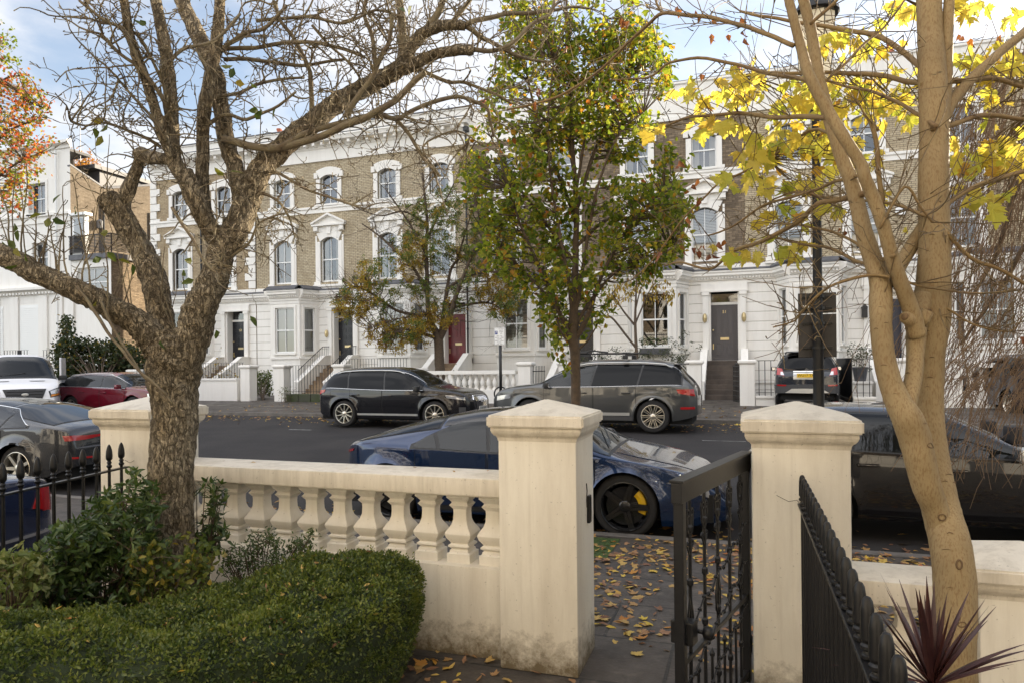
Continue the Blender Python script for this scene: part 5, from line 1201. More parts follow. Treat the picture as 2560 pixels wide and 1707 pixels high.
# ---- white tipper van on the road, facing right and towards us
vn = dict(L=5.6, W=2.06, wheels=[-1.7, 1.75], wr=.345, rim=.2, tw=.2, arch=1.18, n=3.6, tum=.14, bulge=.06, seats=True, cabin=(.2, .75),
    top=[(-2.8, 2.1), (-1, 2.13), (.35, 2.12), (.6, 2.06), (.85, 1.94), (1.3, 1.58), (1.62, 1.33), (1.9, 1.24), (2.3, 1.12), (2.5, 1.02), (2.62, .86), (2.68, .7)],
    belt=[(-2.8, 1.2), (0, 1.2), (1.5, 1.2), (1.9, 1.14), (2.3, 1.0), (2.68, .62)],
    plan=[(-2.8, .98), (0, 1), (1.4, .98), (1.9, .95), (2.3, .89), (2.5, .83), (2.68, .75)],
    bot=[(-2.8, .4), (0, .36), (1.9, .36), (2.4, .34), (2.68, .38)])
pv = at(62, 960, 21.6); vh = R(-33)
cv = make_car('van', 'white tipper van facing the camera with black slatted grille', (pv.x - 2.6 * cos(vh), pv.y - 2.6 * sin(vh), road_z(17.5)), vh, vn, paint('white_van_paint', (.78, .78, .8), metal=0, rough=.35), 'plain5', cat='van')
cv.hmat = MAT['trim']
screen(cv, 'windscreen', .66, 1.6, MAT['cg'], .46, rows=14); glasshouse(cv, -.2, 1.32, [], MAT['cg'], MAT['cg'], .8, lo_off=.03); doors(cv, [(-.3, 1.2, -.1)], ztop=.02)
A = dict(axis='x+', edge=1)
gr = patch(cv, 'grille', [(-.42, .62), (0, .61), (.42, .62)], [(-.56, .99), (0, 1.0), (.56, .99)], MAT['trim'], .02, mirror=False, nu=20, **A)[0]
for z in (.68, .76, .84, .92):
    m = MB(); pts = []
    for i in range(11): y = -.46 + .92 * i / 10; hh, n_, _, _ = cv.bvh.ray_cast(V((6, y, z)), V((-1, 0, 0))); pts.append(hh + n_ * .03)
    m.tube(pts, .012, 5); m.build('grille_bar', MAT['grey_trim'], gr)
m = MB(); hh, n_, _, _ = cv.bvh.ray_cast(V((6, 0, .82)), V((-1, 0, 0))); m.lathe([(.001, .02), (.045, .015), (.05, 0)], 18, Matrix.Translation(hh + n_ * .04) @ Matrix.Rotation(pi / 2, 4, 'Y'), sy=2.0); m.build('oval_badge', MAT['satin'], gr)
hl = patch(cv, 'headlight', [(.66, .72), (.97, .78)], [(.62, .92), (.95, 1.05)], MAT['trim'], .014, nu=10, **A)
patch(cv, 'lamp_lens', [(.68, .82), (.93, .86)], [(.66, .91), (.92, 1.01)], MAT['clear_lens'], .022, nu=10, **A); patch(cv, 'indicator', [(.68, .745), (.93, .80)], [(.68, .805), (.93, .85)], MAT['amber_lens'], .022, nu=10, **A)
patch(cv, 'lower_bumper', [(-.78, .36), (0, .35), (.78, .36)], [(-.78, .5), (0, .52), (.78, .5)], MAT['trim'], .015, mirror=False, nu=20, **A)
for y0, y1 in ((-.75, -.35), (.15, .6)): patch(cv, 'bonnet_vent', [(1.86, y0), (1.86, y1)], [(1.93, y0 + .05), (1.93, y1 - .05)], MAT['trim'], .006, axis='z', mirror=False)
mirror(cv, 1.25, 1.28, MAT['trim'], .24); m = MB(); m.tube([(1.5, -.6, 1.41), (1.42, .1, 1.5)], .01, 5); m.build('wiper', MAT['trim'], cv.t)
dd = MB(); dd.bbox(-.9, 0, -.03, .03, 1.15, 2.0, .02, Matrix.Translation((1.25, 1.06, 0)) @ Matrix.Rotation(R(-14), 4, 'Z')); dd.build('open_door', cv.body.data.materials[0], cv.t)
bc = MB(); bc.bbox(.0, .1, -.06, .06, 2.12, 2.26, .02); bc.build('roof_beacon', MAT['trim'], cv.t)

# ---- dark grey coupe-saloon by the near kerb at the left, facing left
pa = dict(L=5.05, W=1.94, wheels=[-1.55, 1.42], wr=.36, rim=.262, tw=.28, arch=1.09, n=2.5, tum=.3, bulge=.08, flare=.045,
    top=[(-2.53, .70), (-2.51, .9), (-2.44, 1.0), (-2.2, 1.07), (-1.7, 1.2), (-1.1, 1.34), (-.4, 1.42), (.1, 1.42), (.5, 1.36), (1.0, 1.13), (1.3, 1.0), (1.8, .91), (2.2, .8), (2.45, .62), (2.52, .5)],
    belt=[(-2.53, .68), (-2.45, .92), (-2.0, .99), (-1, .96), (0, .92), (1.2, .9), (1.8, .84), (2.2, .73), (2.52, .47)],
    plan=[(-2.53, .80), (-2.46, .87), (-2.25, .94), (-1.9, .98), (-1.45, 1.0), (0, .97), (1.4, .985), (2.0, .92), (2.3, .82), (2.52, .66)],
    bot=[(-2.53, .40), (-2.2, .27), (-1.8, .18), (1.9, .17), (2.52, .22)], cabin=(-.6, .35))
pr = on_y(228, 1100, 8.4)
cp_ = make_car('parked_car', 'dark grey fastback with thin curved red tail lamp left of the near pillar', (pr.x - 2.45, 8.62, road_z(8.5)), pi + R(4), pa, paint('dark_grey_paint', (.045, .047, .052), metal=.6), 'seven')
cp_.t.location.x = pr.x - 2.45
cp_.hmat = cp_.body.data.materials[0]
glasshouse(cp_, -1.75, 1.05, [-1.25, -.15], MAT['cg'], MAT['cg_dark'], .82, chrome='top', lo_off=.02, taper=.55); doors(cp_, [(-1.25, -.17, -1.05), (-.14, 1.1, .0)], hand=False, zlo=.28); screen(cp_, 'rear_window', -2.15, -1.1, MAT['cg_dark'], .52, rows=12); screen(cp_, 'windscreen', .5, 1.25, MAT['cg'], .5)
screen(cp_, 'roof_panel', -1.0, .35, plain('black_glass_roof', (.02, .018, .018), .06, spec=.7), .6, .004)
patch(cp_, 'tail_light', [(.30, .83), (.6, .80), (.86, .80)], [(.30, .865), (.6, .865), (.87, .885)], MAT['red_lens'], .016, **B)
patch(cp_, 'light_bar', [(-.3, .84), (.3, .84)], [(-.3, .86), (.3, .86)], MAT['red_lens'], .012, mirror=False, **B); patch(cp_, 'reflector', [(.4, .5), (.82, .52)], [(.4, .53), (.82, .55)], MAT['red_lens'], .012, **B)
mirror(cp_, .9, .94, cp_.hmat)

# ---- dark blue saloon at the left edge, near
sa = dict(L=4.8, W=1.82, wheels=[-1.4, 1.4], wr=.32, rim=.21, tw=.21, arch=1.14, bulge=.06,
    top=[(-2.4, .66), (-2.38, .86), (-2.3, .96), (-2.0, 1.0), (-1.7, 1.03), (-1.5, 1.1), (-1.0, 1.33), (-.5, 1.42), (.2, 1.42), (.6, 1.32), (1.1, 1.02), (1.4, .96), (2.0, .86), (2.3, .7), (2.4, .55)],
    belt=[(-2.4, .64), (-2.3, .9), (-1.9, .95), (0, .9), (1.2, .88), (2.0, .8), (2.4, .52)],
    plan=[(-2.4, .82), (-2.3, .9), (-2.1, .96), (-1.4, 1), (0, 1), (1.4, .98), (2.1, .88), (2.4, .7)],
    bot=[(-2.4, .34), (-2.0, .24), (2.0, .2), (2.4, .24)])
cs = make_car('parked_car', 'dark blue saloon tail with red lamp behind the spear topped railing', (-6.2, 1.86, 0), -pi / 2 + R(3), sa, paint('dark_blue_paint', (.02, .03, .075), metal=.4), 'plain5')
cs.hmat = cs.body.data.materials[0]
glasshouse(cs, -1.5, 1.0, [-1.1, -.1], MAT['cg'], MAT['cg'], .8, chrome=True); doors(cs, [(-1.1, -.12, -.9), (-.09, 1.0, .1)]); screen(cs, 'rear_window', -1.62, -.85, MAT['cg_dark'], .5); screen(cs, 'windscreen', .5, 1.2, MAT['cg'], .5)
patch(cs, 'tail_light', [(-2.36, .66), (-2.13, .72)], [(-2.33, .86), (-2.2, .88)], MAT['red_lens'], .012, edge=1); patch(cs, 'tail_light', [(.55, .68), (.84, .68)], [(.6, .86), (.83, .87)], MAT['red_lens'], .012, **B)
belt_strip(cs, 'bumper_strip', -2.3, -1.75, lambda x: .5, .025, MAT['chrome'], .012); patch(cs, 'bumper_strip', [(-.8, .5), (.8, .5)], [(-.8, .525), (.8, .525)], MAT['chrome'], .012, mirror=False, **B)

# ---- black hatchback by the near kerb at the right, facing right
ha = dict(L=3.8, W=1.72, wheels=[-1.2, 1.2], wr=.31, rim=.21, tw=.2, arch=1.13,
    top=[(-1.9, .8), (-1.88, .95), (-1.8, 1.08), (-1.62, 1.3), (-1.45, 1.38), (-.9, 1.42), (-.35, 1.41), (.0, 1.355), (.45, 1.16), (.85, .97), (1.3, .89), (1.75, .75), (1.9, .6)],
    belt=[(-1.9, .78), (-1.8, .97), (-1.4, .96), (0, .91), (.9, .88), (1.5, .81), (1.9, .58)],
    plan=[(-1.9, .78), (-1.8, .89), (-1.5, .96), (-1.1, .99), (0, 1), (1.1, .98), (1.5, .92), (1.9, .7)],
    bot=[(-1.9, .38), (-1.6, .26), (1.6, .22), (1.9, .28)])
ch = make_car('parked_car', 'black hatchback behind the maple stems with twigs mirrored in its windows', (1.97, 8.1 + .86, road_z(9)), 0, ha, paint('black_hatch_paint', (.008, .008, .010)), 'plain5')
ch.hmat = ch.body.data.materials[0]
glasshouse(ch, -1.5, .78, [-.95, -.1], MAT['cg'], MAT['cg'], .82, lo_off=.02); doors(ch, [(-.9, -.12, -.75), (-.09, .85, .05)], zlo=.28); screen(ch, 'windscreen', .06, .82, MAT['cg'], .5); screen(ch, 'rear_window', -1.8, -1.5, MAT['cg_dark'], .5); mirror(ch, .6, .92, MAT['satin'])
patch(ch, 'headlight', [(1.45, .66), (1.83, .6)], [(1.43, .78), (1.78, .72)], MAT['clear_lens'], .01, edge=1); patch(ch, 'tail_light', [(-1.86, .8), (-1.72, .82)], [(-1.83, .98), (-1.72, .98)], MAT['red_lens'], .01, edge=1)

# ---- dark car among the hanging birch twigs, far right
pf = on_y(2515, 1000, 20.6)
cf = make_car('parked_car', 'dark blue car half hidden by the hanging birch twigs', (pf.x + .95, 20.6 + 2.2, .3), pi / 2 + R(8), mk, paint('dark_navy_paint', (.02, .022, .035)), 'plain5'); cf.hmat = cf.body.data.materials[0]
glasshouse(cf, -1.75, .98, [-1.1, -.1], MAT['cg_dark'], MAT['cg_dark'], .80); screen(cf, 'rear_window', -2.055, -1.86, MAT['cg_dark'], .46, rows=8)
patch(cf, 'tail_light', [(.60, .90), (.80, .93)], [(.66, 1.10), (.79, 1.13)], MAT['red_lens'], .02, **B); patch(cf, 'reflector', [(.5, .52), (.74, .53)], [(.5, .56), (.74, .57)], MAT['red_lens'], .03, **B); patch(cf, 'light_strip', [(-.5, .98), (.5, .98)], [(-.5, 1.01), (.5, 1.01)], MAT['red_lens'], .02, mirror=False, **B)
plate(cf, -2.215, .68, -1, '', MAT['plate_y'], y=.0) if False else None
pb = MB(); pb.box(-2.225, -2.205, -.26, .26, .63, .74); pb.build('number_plate', MAT['plate_y'], cf.t)
# ------------------------------------------------------------------ plants: helpers
rg = random.Random(11)
def g_(a=1): return rg.gauss(0, a)
def rv(): return V((g_(), g_(), g_())).normalized()
def smooth_pts(P, W, k=4):
    """Catmull-Rom through points with radii"""
    out = []; rad = []; n = len(P)
    for i in range(n - 1):
        p0, p1, p2, p3 = P[max(i - 1, 0)], P[i], P[i + 1], P[min(i + 2, n - 1)]
        for j in range(k):
            t = j / k; out.append(.5 * ((2 * p1) + (p2 - p0) * t + (2 * p0 - 5 * p1 + 4 * p2 - p3) * t * t + (3 * p1 - p0 - 3 * p2 + p3) * t**3)); rad.append(W[i] + (W[i + 1] - W[i]) * t)
    out.append(P[-1]); rad.append(W[-1]); return out, rad
def limb(mb, pts, w, t, n=10, rough=.12, k=5, wob=0.0, samples=None, seed=0, minr=.002):
    """pts: pixel points; w, t: width in pixels and depth in metres, at the ends or at every point"""
    m = len(pts); f = lambda q: [q[0] + (q[-1] - q[0]) * i / (m - 1) for i in range(m)] if len(q) != m else list(q)
    ws, ts = f(w), f(t); P = [at(p[0], p[1], d) for p, d in zip(pts, ts)]; W = [max(minr, a * d / F / 2) for a, d in zip(ws, ts)]
    P, W = smooth_pts(P, W, k)
    if wob: P = [p + V((noise.noise(p * 5 + V((seed, 0, 0))), noise.noise(p * 5 + V((0, 7 + seed, 0))), noise.noise(p * 5 + V((0, 0, 3))))) * wob for p in P]
    mb.tube(P, W, n, rough=rough, seed=seed)
    if samples is not None: samples.extend(zip(P, W, [(P[min(i + 1, len(P) - 1)] - P[max(i - 1, 0)]).normalized() for i in range(len(P))]))
    return P, W
def crooked(mb, p, d, L, r, depth, step=.05, jit=.45, spur=.5, grav=0.0, n=3, taper=.75, kids=(2, 4), tips=None, samples=None):
    q = V(p); d = V(d).normalized(); pts = [q.copy()]; m = max(2, int(L / step)); rad = [r]; marks = []
    for i in range(m):
        d = (d + rv() * jit * .5 + V((0, 0, grav))).normalized(); q = q + d * step; pts.append(q.copy()); rad.append(max(.0016, r * (1 - taper * (i + 1) / m))); marks.append((q.copy(), d.copy(), rad[-1]))
        if spur and rg.random() < spur:
            s = (d * .35 + rv()).normalized(); l = rg.uniform(.012, .04); a = q + s * l; b = a + (s + rv() * .6).normalized() * l * .7; mb.tube([q, a, b], [max(.002, rad[-1] * .7), .0028, .0032], 3)
            if rg.random() < .3: mb.tube([a, a + (rv() + s).normalized() * l * .8], [.0026, .0028], 3)
    mb.tube(pts, rad, n, cap=False)
    if samples is not None: samples.extend(marks)
    if tips is not None: tips.append((q, d))
    if depth > 0:
        for _ in range(rg.randint(*kids)):
            b, bd, br = rg.choice(marks); a = (bd * rg.uniform(.2, .8) + rv() * .9).normalized(); crooked(mb, b, a, L * rg.uniform(.35, .65), max(.002, br * .75), depth - 1, step, jit, spur, grav, n, taper, kids, tips, samples)
def leaf_ov(mb, p, d, nrm, L, W, fold=.25, curl=.15, mi=None):
    """ovate leaf lying along d, folded at the midrib"""
    d = d.normalized(); s = d.cross(nrm)
    if s.length < 1e-4: s = d.orthogonal()
    s.normalize(); u = s.cross(d); w = W / 2; f = fold * w; c = curl * L
    pts = [p, p + d * L * .35 + s * w + u * f, p + d * L * .75 + s * w * .62 + u * (f * .6 - c * .5), p + d * L - u * c, p + d * L * .75 - s * w * .62 + u * (f * .6 - c * .5), p + d * L * .35 - s * w + u * f, p + d * L * .55 - u * c * .2]
    mb.add(pts, [(0, 1, 6), (1, 2, 6), (2, 3, 6), (3, 4, 6), (4, 5, 6), (5, 0, 6)], mi)
def leaf_tri(mb, p, d, nrm, L, W, fold=.3, mi=None):
    d = d.normalized(); s = d.cross(nrm); s = s.normalized() if s.length > 1e-4 else d.orthogonal().normalized(); u = s.cross(d)
    mb.add([p, p + d * L * .45 + s * W / 2 + u * W * fold * .5, p + d * L, p + d * L * .45 - s * W / 2 + u * W * fold * .5], [(0, 1, 2), (0, 2, 3)], mi)
MAPLE = [(0, 0), (-.16, -.06), (-.36, -.02), (-.30, .10), (-.52, .16), (-.46, .26), (-.62, .44), (-.40, .42), (-.36, .56), (-.20, .48), (-.22, .66), (-.12, .70), (-.10, .86), (0, 1.0)]
def leaf_maple(mb, p, d, nrm, L, cup=.2, mi=None):
    d = d.normalized(); s = d.cross(nrm); s = s.normalized() if s.length > 1e-4 else d.orthogonal().normalized(); u = s.cross(d)
    def P(x, y): return p + s * x * L + d * y * L - u * cup * L * (x * x * 1.6 + max(0, y - .3) ** 2 * .9)
    right = [(-x, y) for x, y in MAPLE[1:-1]][::-1]; ring = MAPLE + right; vs = [P(x, y) for x, y in ring] + [P(0, .3)]; c = len(ring)
    mb.add(vs, [(i, (i + 1) % c, c) for i in range(c)], mi)
def in_poly(x, y, poly):
    r = False; j = len(poly) - 1
    for i in range(len(poly)):
        a, b = poly[i], poly[j]
        if (a[1] > y) != (b[1] > y) and x < (b[0] - a[0]) * (y - a[1]) / (b[1] - a[1]) + a[0]: r = not r
        j = i
    return r
def scatter(poly, n, t, dt, hole=None, hs=1.0, rng=rg):
    xs = [p[0] for p in poly]; ys = [p[1] for p in poly]; out = []; tries = 0
    while len(out) < n and tries < n * 60:
        tries += 1; x, y = rng.uniform(min(xs), max(xs)), rng.uniform(min(ys), max(ys))
        if not in_poly(x, y, poly): continue
        p = at(x, y, t + rng.uniform(-1, 1) * dt * sqrt(rng.random()))
        if hole is not None and noise.noise(p * hs) < hole: continue
        out.append(p)
    return out
def link(mb, p, samples, r0=.006, r1=.002, sag=.08, n=3, low=True, far=9):
    """a thin branch from the nearest lower point of the limbs to p"""
    best = None; bd = far
    for q in samples:
        v = p - q[0]; d = v.length * (1.0 if (v.z > 0 or not low) else 1.8)
        if d < bd: bd, best = d, q
    if best is None: return None
    a = best[0]; mid = a * .45 + p * .55 + rv() * bd * .12 - V((0, 0, sag * bd)); P, W = smooth_pts([a, mid, p], [min(r0, best[1]), (r0 + r1) / 2, r1], 3); mb.tube(P, W, n, cap=False); return (p - mid).normalized()
def barkmat(name, c1, c2, c3, scale=6, stretch=.3, bump=.8, dist=.02):
    mt, nt, out = newmat(name); tc = N(nt, 'TexCoord'); mp = N(nt, 'Mapping'); mp.inputs['Scale'].default_value = (1, 1, stretch); nt.links.new(tc.outputs['Object'], mp.inputs[0])
    n = N(nt, 'TexNoise'); n.inputs['Scale'].default_value = scale * 1.6; n.inputs['Detail'].default_value = 10; n.inputs['Roughness'].default_value = .7; nt.links.new(mp.outputs[0], n.inputs['Vector'])
    ds = N(nt, 'TexNoise'); ds.inputs['Scale'].default_value = scale * .9; ds.inputs['Detail'].default_value = 6; nt.links.new(mp.outputs[0], ds.inputs['Vector'])
    sc = N(nt, 'VectorMath', operation='SCALE'); nt.links.new(ds.outputs['Color'], sc.inputs[0]); sc.inputs['Scale'].default_value = .16; ad0 = N(nt, 'VectorMath', operation='ADD'); nt.links.new(mp.outputs[0], ad0.inputs[0]); nt.links.new(sc.outputs[0], ad0.inputs[1])
    v = N(nt, 'TexVoronoi', feature='DISTANCE_TO_EDGE'); v.inputs['Scale'].default_value = scale; nt.links.new(ad0.outputs[0], v.inputs['Vector'])
    v2 = N(nt, 'TexVoronoi', feature='DISTANCE_TO_EDGE'); v2.inputs['Scale'].default_value = scale * 2.7; nt.links.new(ad0.outputs[0], v2.inputs['Vector'])
    a1 = N(nt, 'MapRange'); a1.inputs[1].default_value = 0; a1.inputs[2].default_value = .11; nt.links.new(v.outputs[0], a1.inputs[0])
    a2 = N(nt, 'MapRange'); a2.inputs[1].default_value = 0; a2.inputs[2].default_value = .12; a2.inputs[3].default_value = .45; nt.links.new(v2.outputs[0], a2.inputs[0])
    mu = N(nt, 'Math', operation='MULTIPLY'); nt.links.new(a1.outputs[0], mu.inputs[0]); nt.links.new(a2.outputs[0], mu.inputs[1])
    nr = N(nt, 'MapRange'); nr.inputs[1].default_value = .32; nr.inputs[2].default_value = .68; nt.links.new(n.outputs['Fac'], nr.inputs[0])
    c = mixc(nt, nr.outputs[0], c2, c1); big = noise_fac(nt, tc.outputs['Object'], 3.2, 3, .5, .4, .7); c = mixc(nt, big, c, mixc(nt, 1.0, c, (.68, .62, .52), 'MULTIPLY'))
    inv = N(nt, 'MapRange'); inv.inputs[3].default_value = .78; inv.inputs[4].default_value = 0; nt.links.new(mu.outputs[0], inv.inputs[0]); c = mixc(nt, inv.outputs[0], c, c3)
    ad = N(nt, 'Math', operation='ADD'); nt.links.new(mu.outputs[0], ad.inputs[0]); nt.links.new(n.outputs['Fac'], ad.inputs[1])
    pbsdf(nt, out, c, .9, spec=.2, bump=ad.outputs[0], bstr=bump, bdist=dist); return mt
MAT['bark_apple'] = barkmat('rough_fissured_bark', (.58, .50, .37), (.30, .245, .165), (.05, .038, .026), 21, .36, 1.0, .03)
MAT['bark_twig'] = plain('lichened_twig_bark', (.125, .095, .066), .9, var=(.20, .17, .105), vs=12, bump=.4, bs=80)
MAT['bark_dark'] = plain('dark_bark', (.075, .055, .04), .9, var=(.12, .085, .055), vs=20, bump=.6, bs=60, bd=.01)
def maplebark():
    mt, nt, out = newmat('smooth_speckled_bark'); tc = N(nt, 'TexCoord'); co = tc.outputs['Object']; mp = N(nt, 'Mapping'); mp.inputs['Scale'].default_value = (1, 1, .25); nt.links.new(co, mp.inputs[0])
    f = noise_fac(nt, co, 3.5, 5, .6, .35, .65); c = mixc(nt, f, (.30, .225, .12), (.225, .165, .085))
    f2 = noise_fac(nt, mp.outputs[0], 170, 3, .6, .5, .62); m2 = N(nt, 'Math', operation='MULTIPLY'); nt.links.new(f2, m2.inputs[0]); m2.inputs[1].default_value = .55; c = mixc(nt, m2.outputs[0], c, (.16, .085, .035))
    mp2 = N(nt, 'Mapping'); mp2.inputs['Scale'].default_value = (.8, .8, 2.4); nt.links.new(co, mp2.inputs[0]); f3 = noise_fac(nt, mp2.outputs[0], 11, 4, .6, .68, .76); c = mixc(nt, f3, c, (.07, .05, .03))
    n = N(nt, 'TexNoise'); n.inputs['Scale'].default_value = 90; n.inputs['Detail'].default_value = 5; nt.links.new(mp.outputs[0], n.inputs['Vector'])
    pbsdf(nt, out, c, .75, spec=.25, bump=n.outputs['Fac'], bstr=.35, bdist=.006); return mt
MAT['bark_maple'] = maplebark()
MAT['maple_leaf'] = leafmat('yellow_maple_leaf', [(0, (.60, .46, .08)), (.4, (.62, .53, .13)), (.72, (.52, .51, .11)), (.9, (.36, .42, .07)), (1, (.52, .30, .06))], transl=.58)
MAT['pear_leaf'] = leafmat('green_pear_leaf', [(0, (.085, .135, .02)), (.35, (.15, .205, .028)), (.65, (.27, .31, .04)), (.86, (.42, .39, .045)), (.96, (.48, .29, .04)), (1, (.34, .11, .03))], transl=.58)
MAT['rowan_leaf'] = leafmat('green_rowan_leaf', [(0, (.075, .115, .03)), (.5, (.12, .165, .04)), (.85, (.22, .22, .05)), (1, (.32, .2, .05))], transl=.4)
MAT['rowan_gold'] = leafmat('gold_rowan_leaf', [(0, (.46, .32, .04)), (.45, (.36, .27, .05)), (.75, (.24, .19, .05)), (1, (.28, .12, .05))], transl=.45)
MAT['red_leaf'] = leafmat('orange_red_leaf', [(0, (.12, .14, .02)), (.35, (.25, .22, .03)), (.5, (.42, .19, .04)), (.75, (.45, .12, .05)), (1, (.38, .07, .05))], transl=.45)
MAT['box_leaf'] = leafmat('box_leaf', [(0, (.04, .07, .016)), (.55, (.078, .112, .022)), (.85, (.13, .16, .034)), (1, (.20, .22, .05))], .4, transl=.3, spec=.5)
MAT['box_tip'] = leafmat('box_new_growth', [(0, (.10, .14, .026)), (.6, (.15, .19, .036)), (1, (.24, .25, .06))], .4, transl=.35, spec=.4)
MAT['shrub_leaf'] = leafmat('dark_shrub_leaf', [(0, (.03, .06, .016)), (.6, (.055, .095, .024)), (.9, (.09, .135, .032)), (1, (.13, .16, .04))], .4, transl=.3, spec=.5)
MAT['pale_leaf'] = leafmat('variegated_leaf', [(0, (.10, .14, .04)), (.5, (.16, .20, .06)), (1, (.28, .28, .13))], .45, transl=.35)
MAT['vine_leaf'] = leafmat('climber_leaf', [(0, (.05, .08, .02)), (.6, (.10, .13, .03)), (.92, (.20, .19, .04)), (1, (.4, .28, .04))], .5, transl=.4)
MAT['litter'] = leafmat('fallen_leaf', [(0, (.18, .09, .055)), (.25, (.32, .18, .10)), (.5, (.40, .24, .09)), (.7, (.52, .36, .12)), (.88, (.62, .45, .07)), (1, (.40, .12, .04))], .6, transl=.15)
MAT['cordyline'] = plain('dark_red_sword_leaf', (.038, .014, .015), .4, var=(.075, .026, .022), vs=6)
# ------------------------------------------------------------------ the gnarled bare tree on the left
ap = thing('apple_tree', 'large gnarled bare tree with thick forking limbs in the front garden', 'tree', tuple(at(427, 1643, 4.4)))
A = ap.location.copy()
tm = MB(); smp = []
T = 4.4
limb(tm, [(436, 1660), (428, 1560), (426, 1420), (427, 1300), (428, 1210), (431, 1100), (434, 1000), (435, 930), (438, 880), (444, 835)], [142, 120, 110, 104, 100, 102, 108, 120, 134, 112], [T], 28, .16, 7, .02, smp) if False else limb(tm, [(436, 1660), (428, 1560), (426, 1420), (427, 1300), (428, 1210), (431, 1100), (434, 1000), (435, 930), (438, 880), (444, 835)], [142, 120, 110, 104, 100, 102, 108, 120, 134, 112], [T] * 10, 56, .13, 22, .02, smp)
limb(tm, [(440, 925), (410, 880), (384, 845), (329, 800), (247, 753), (192, 731), (110, 690), (55, 664), (0, 640), (-60, 625)], [95, 85, 74, 62, 58, 54, 52, 55, 58, 55], [4.4, 4.38, 4.35, 4.3, 4.25, 4.2, 4.2, 4.2, 4.2, 4.2], 36, .17, 14, .015, smp, 3)
limb(tm, [(430, 920), (412, 850), (398, 770), (385, 695), (351, 622), (318, 560), (292, 518), (268, 492)], [90, 66, 58, 62, 56, 58, 60, 46], [4.42, 4.45, 4.5, 4.55, 4.6, 4.6, 4.6, 4.6], 36, .17, 14, .015, smp, 5)
limb(tm, [(300, 528), (316, 485), (334, 440), (350, 395)], [40, 36, 30, 26], [4.6], 12, .2, 5, .01, smp, 6)
limb(tm, [(452, 930), (478, 845), (504, 775), (532, 705), (545, 655), (566, 612), (592, 565), (618, 498), (642, 442), (668, 408), (722, 356), (777, 310), (832, 268), (887, 233), (940, 206), (985, 182), (1012, 166)], [100, 86, 77, 69, 64, 65, 66, 63, 57, 54, 52, 51, 49, 45, 42, 41, 40], [4.4, 4.38, 4.36, 4.36, 4.4, 4.42, 4.45, 4.5, 4.5, 4.55, 4.6, 4.65, 4.7, 4.75, 4.8, 4.8, 4.8], 36, .15, 12, .012, smp, 9)
limb(tm, [(1005, 172), (1037, 160), (1072, 143), (1106, 132), (1145, 127), (1184, 125)], [36, 32, 28, 26, 26, 25], [4.8], 12, .14, 5, 0, smp, 4)
limb(tm, [(1002, 172), (1024, 123), (1050, 92), (1080, 73), (1120, 63), (1163, 66)], [34, 32, 30, 30, 26, 22], [4.8], 12, .14, 5, 0, smp, 8)
limb(tm, [(560, 618), (540, 592), (520, 560), (500, 530), (486, 495), (472, 455), (462, 430)], [50, 48, 46, 44, 46, 46, 40], [4.42, 4.4, 4.35, 4.3, 4.3, 4.3, 4.3], 14, .2, 5, .01, smp, 2)
limb(tm, [(466, 450), (440, 415), (432, 384), (430, 330), (428, 274), (424, 215), (419, 164), (411, 110), (403, 68), (389, 0), (380, -60)], [40, 38, 36, 34, 33, 32, 31, 30, 28, 26, 24], [4.3, 4.28, 4.25, 4.2], 12, .1, 4, 0, smp, 12)
limb(tm, [(430, 395), (408, 343), (384, 260), (366, 205), (351, 164), (335, 120), (323, 82), (310, 0), (303, -50)], [24, 25, 25, 24, 23, 22, 22, 20, 18], [4.25, 4.0], 12, .08, 4, 0, smp, 13)
limb(tm, [(520, 562), (508, 500), (506, 430), (508, 380), (507, 329), (510, 290), (515, 247), (526, 190), (537, 137), (544, 80), (549, 20), (552, -50)], [34, 33, 32, 31, 30, 32, 32, 30, 30, 28, 26, 24], [4.4, 4.45, 4.5], 12, .1, 4, 0, smp, 14)
limb(tm, [(612, 515), (589, 430), (572, 375), (562, 329), (550, 255), (537, 192), (516, 135), (493, 82), (470, 38), (452, 0), (430, -50)], [46, 42, 40, 40, 42, 42, 40, 38, 36, 34, 30], [4.5, 4.7], 14, .2, 4, .01, smp, 15)
knob = at(352, 388, 4.55); tm.tube([at(430, 400, 4.35), at(400, 398, 4.42), at(372, 392, 4.5), knob, at(342, 386, 4.56)], [.03, .035, .042, .05, .036], 12, rough=.3, seed=4)
tr_ = tm.build('trunk', MAT['bark_apple'], ap, smooth=True, loc=A); tr_.location = (0, 0, 0)
bm_ = MB(); S2 = []
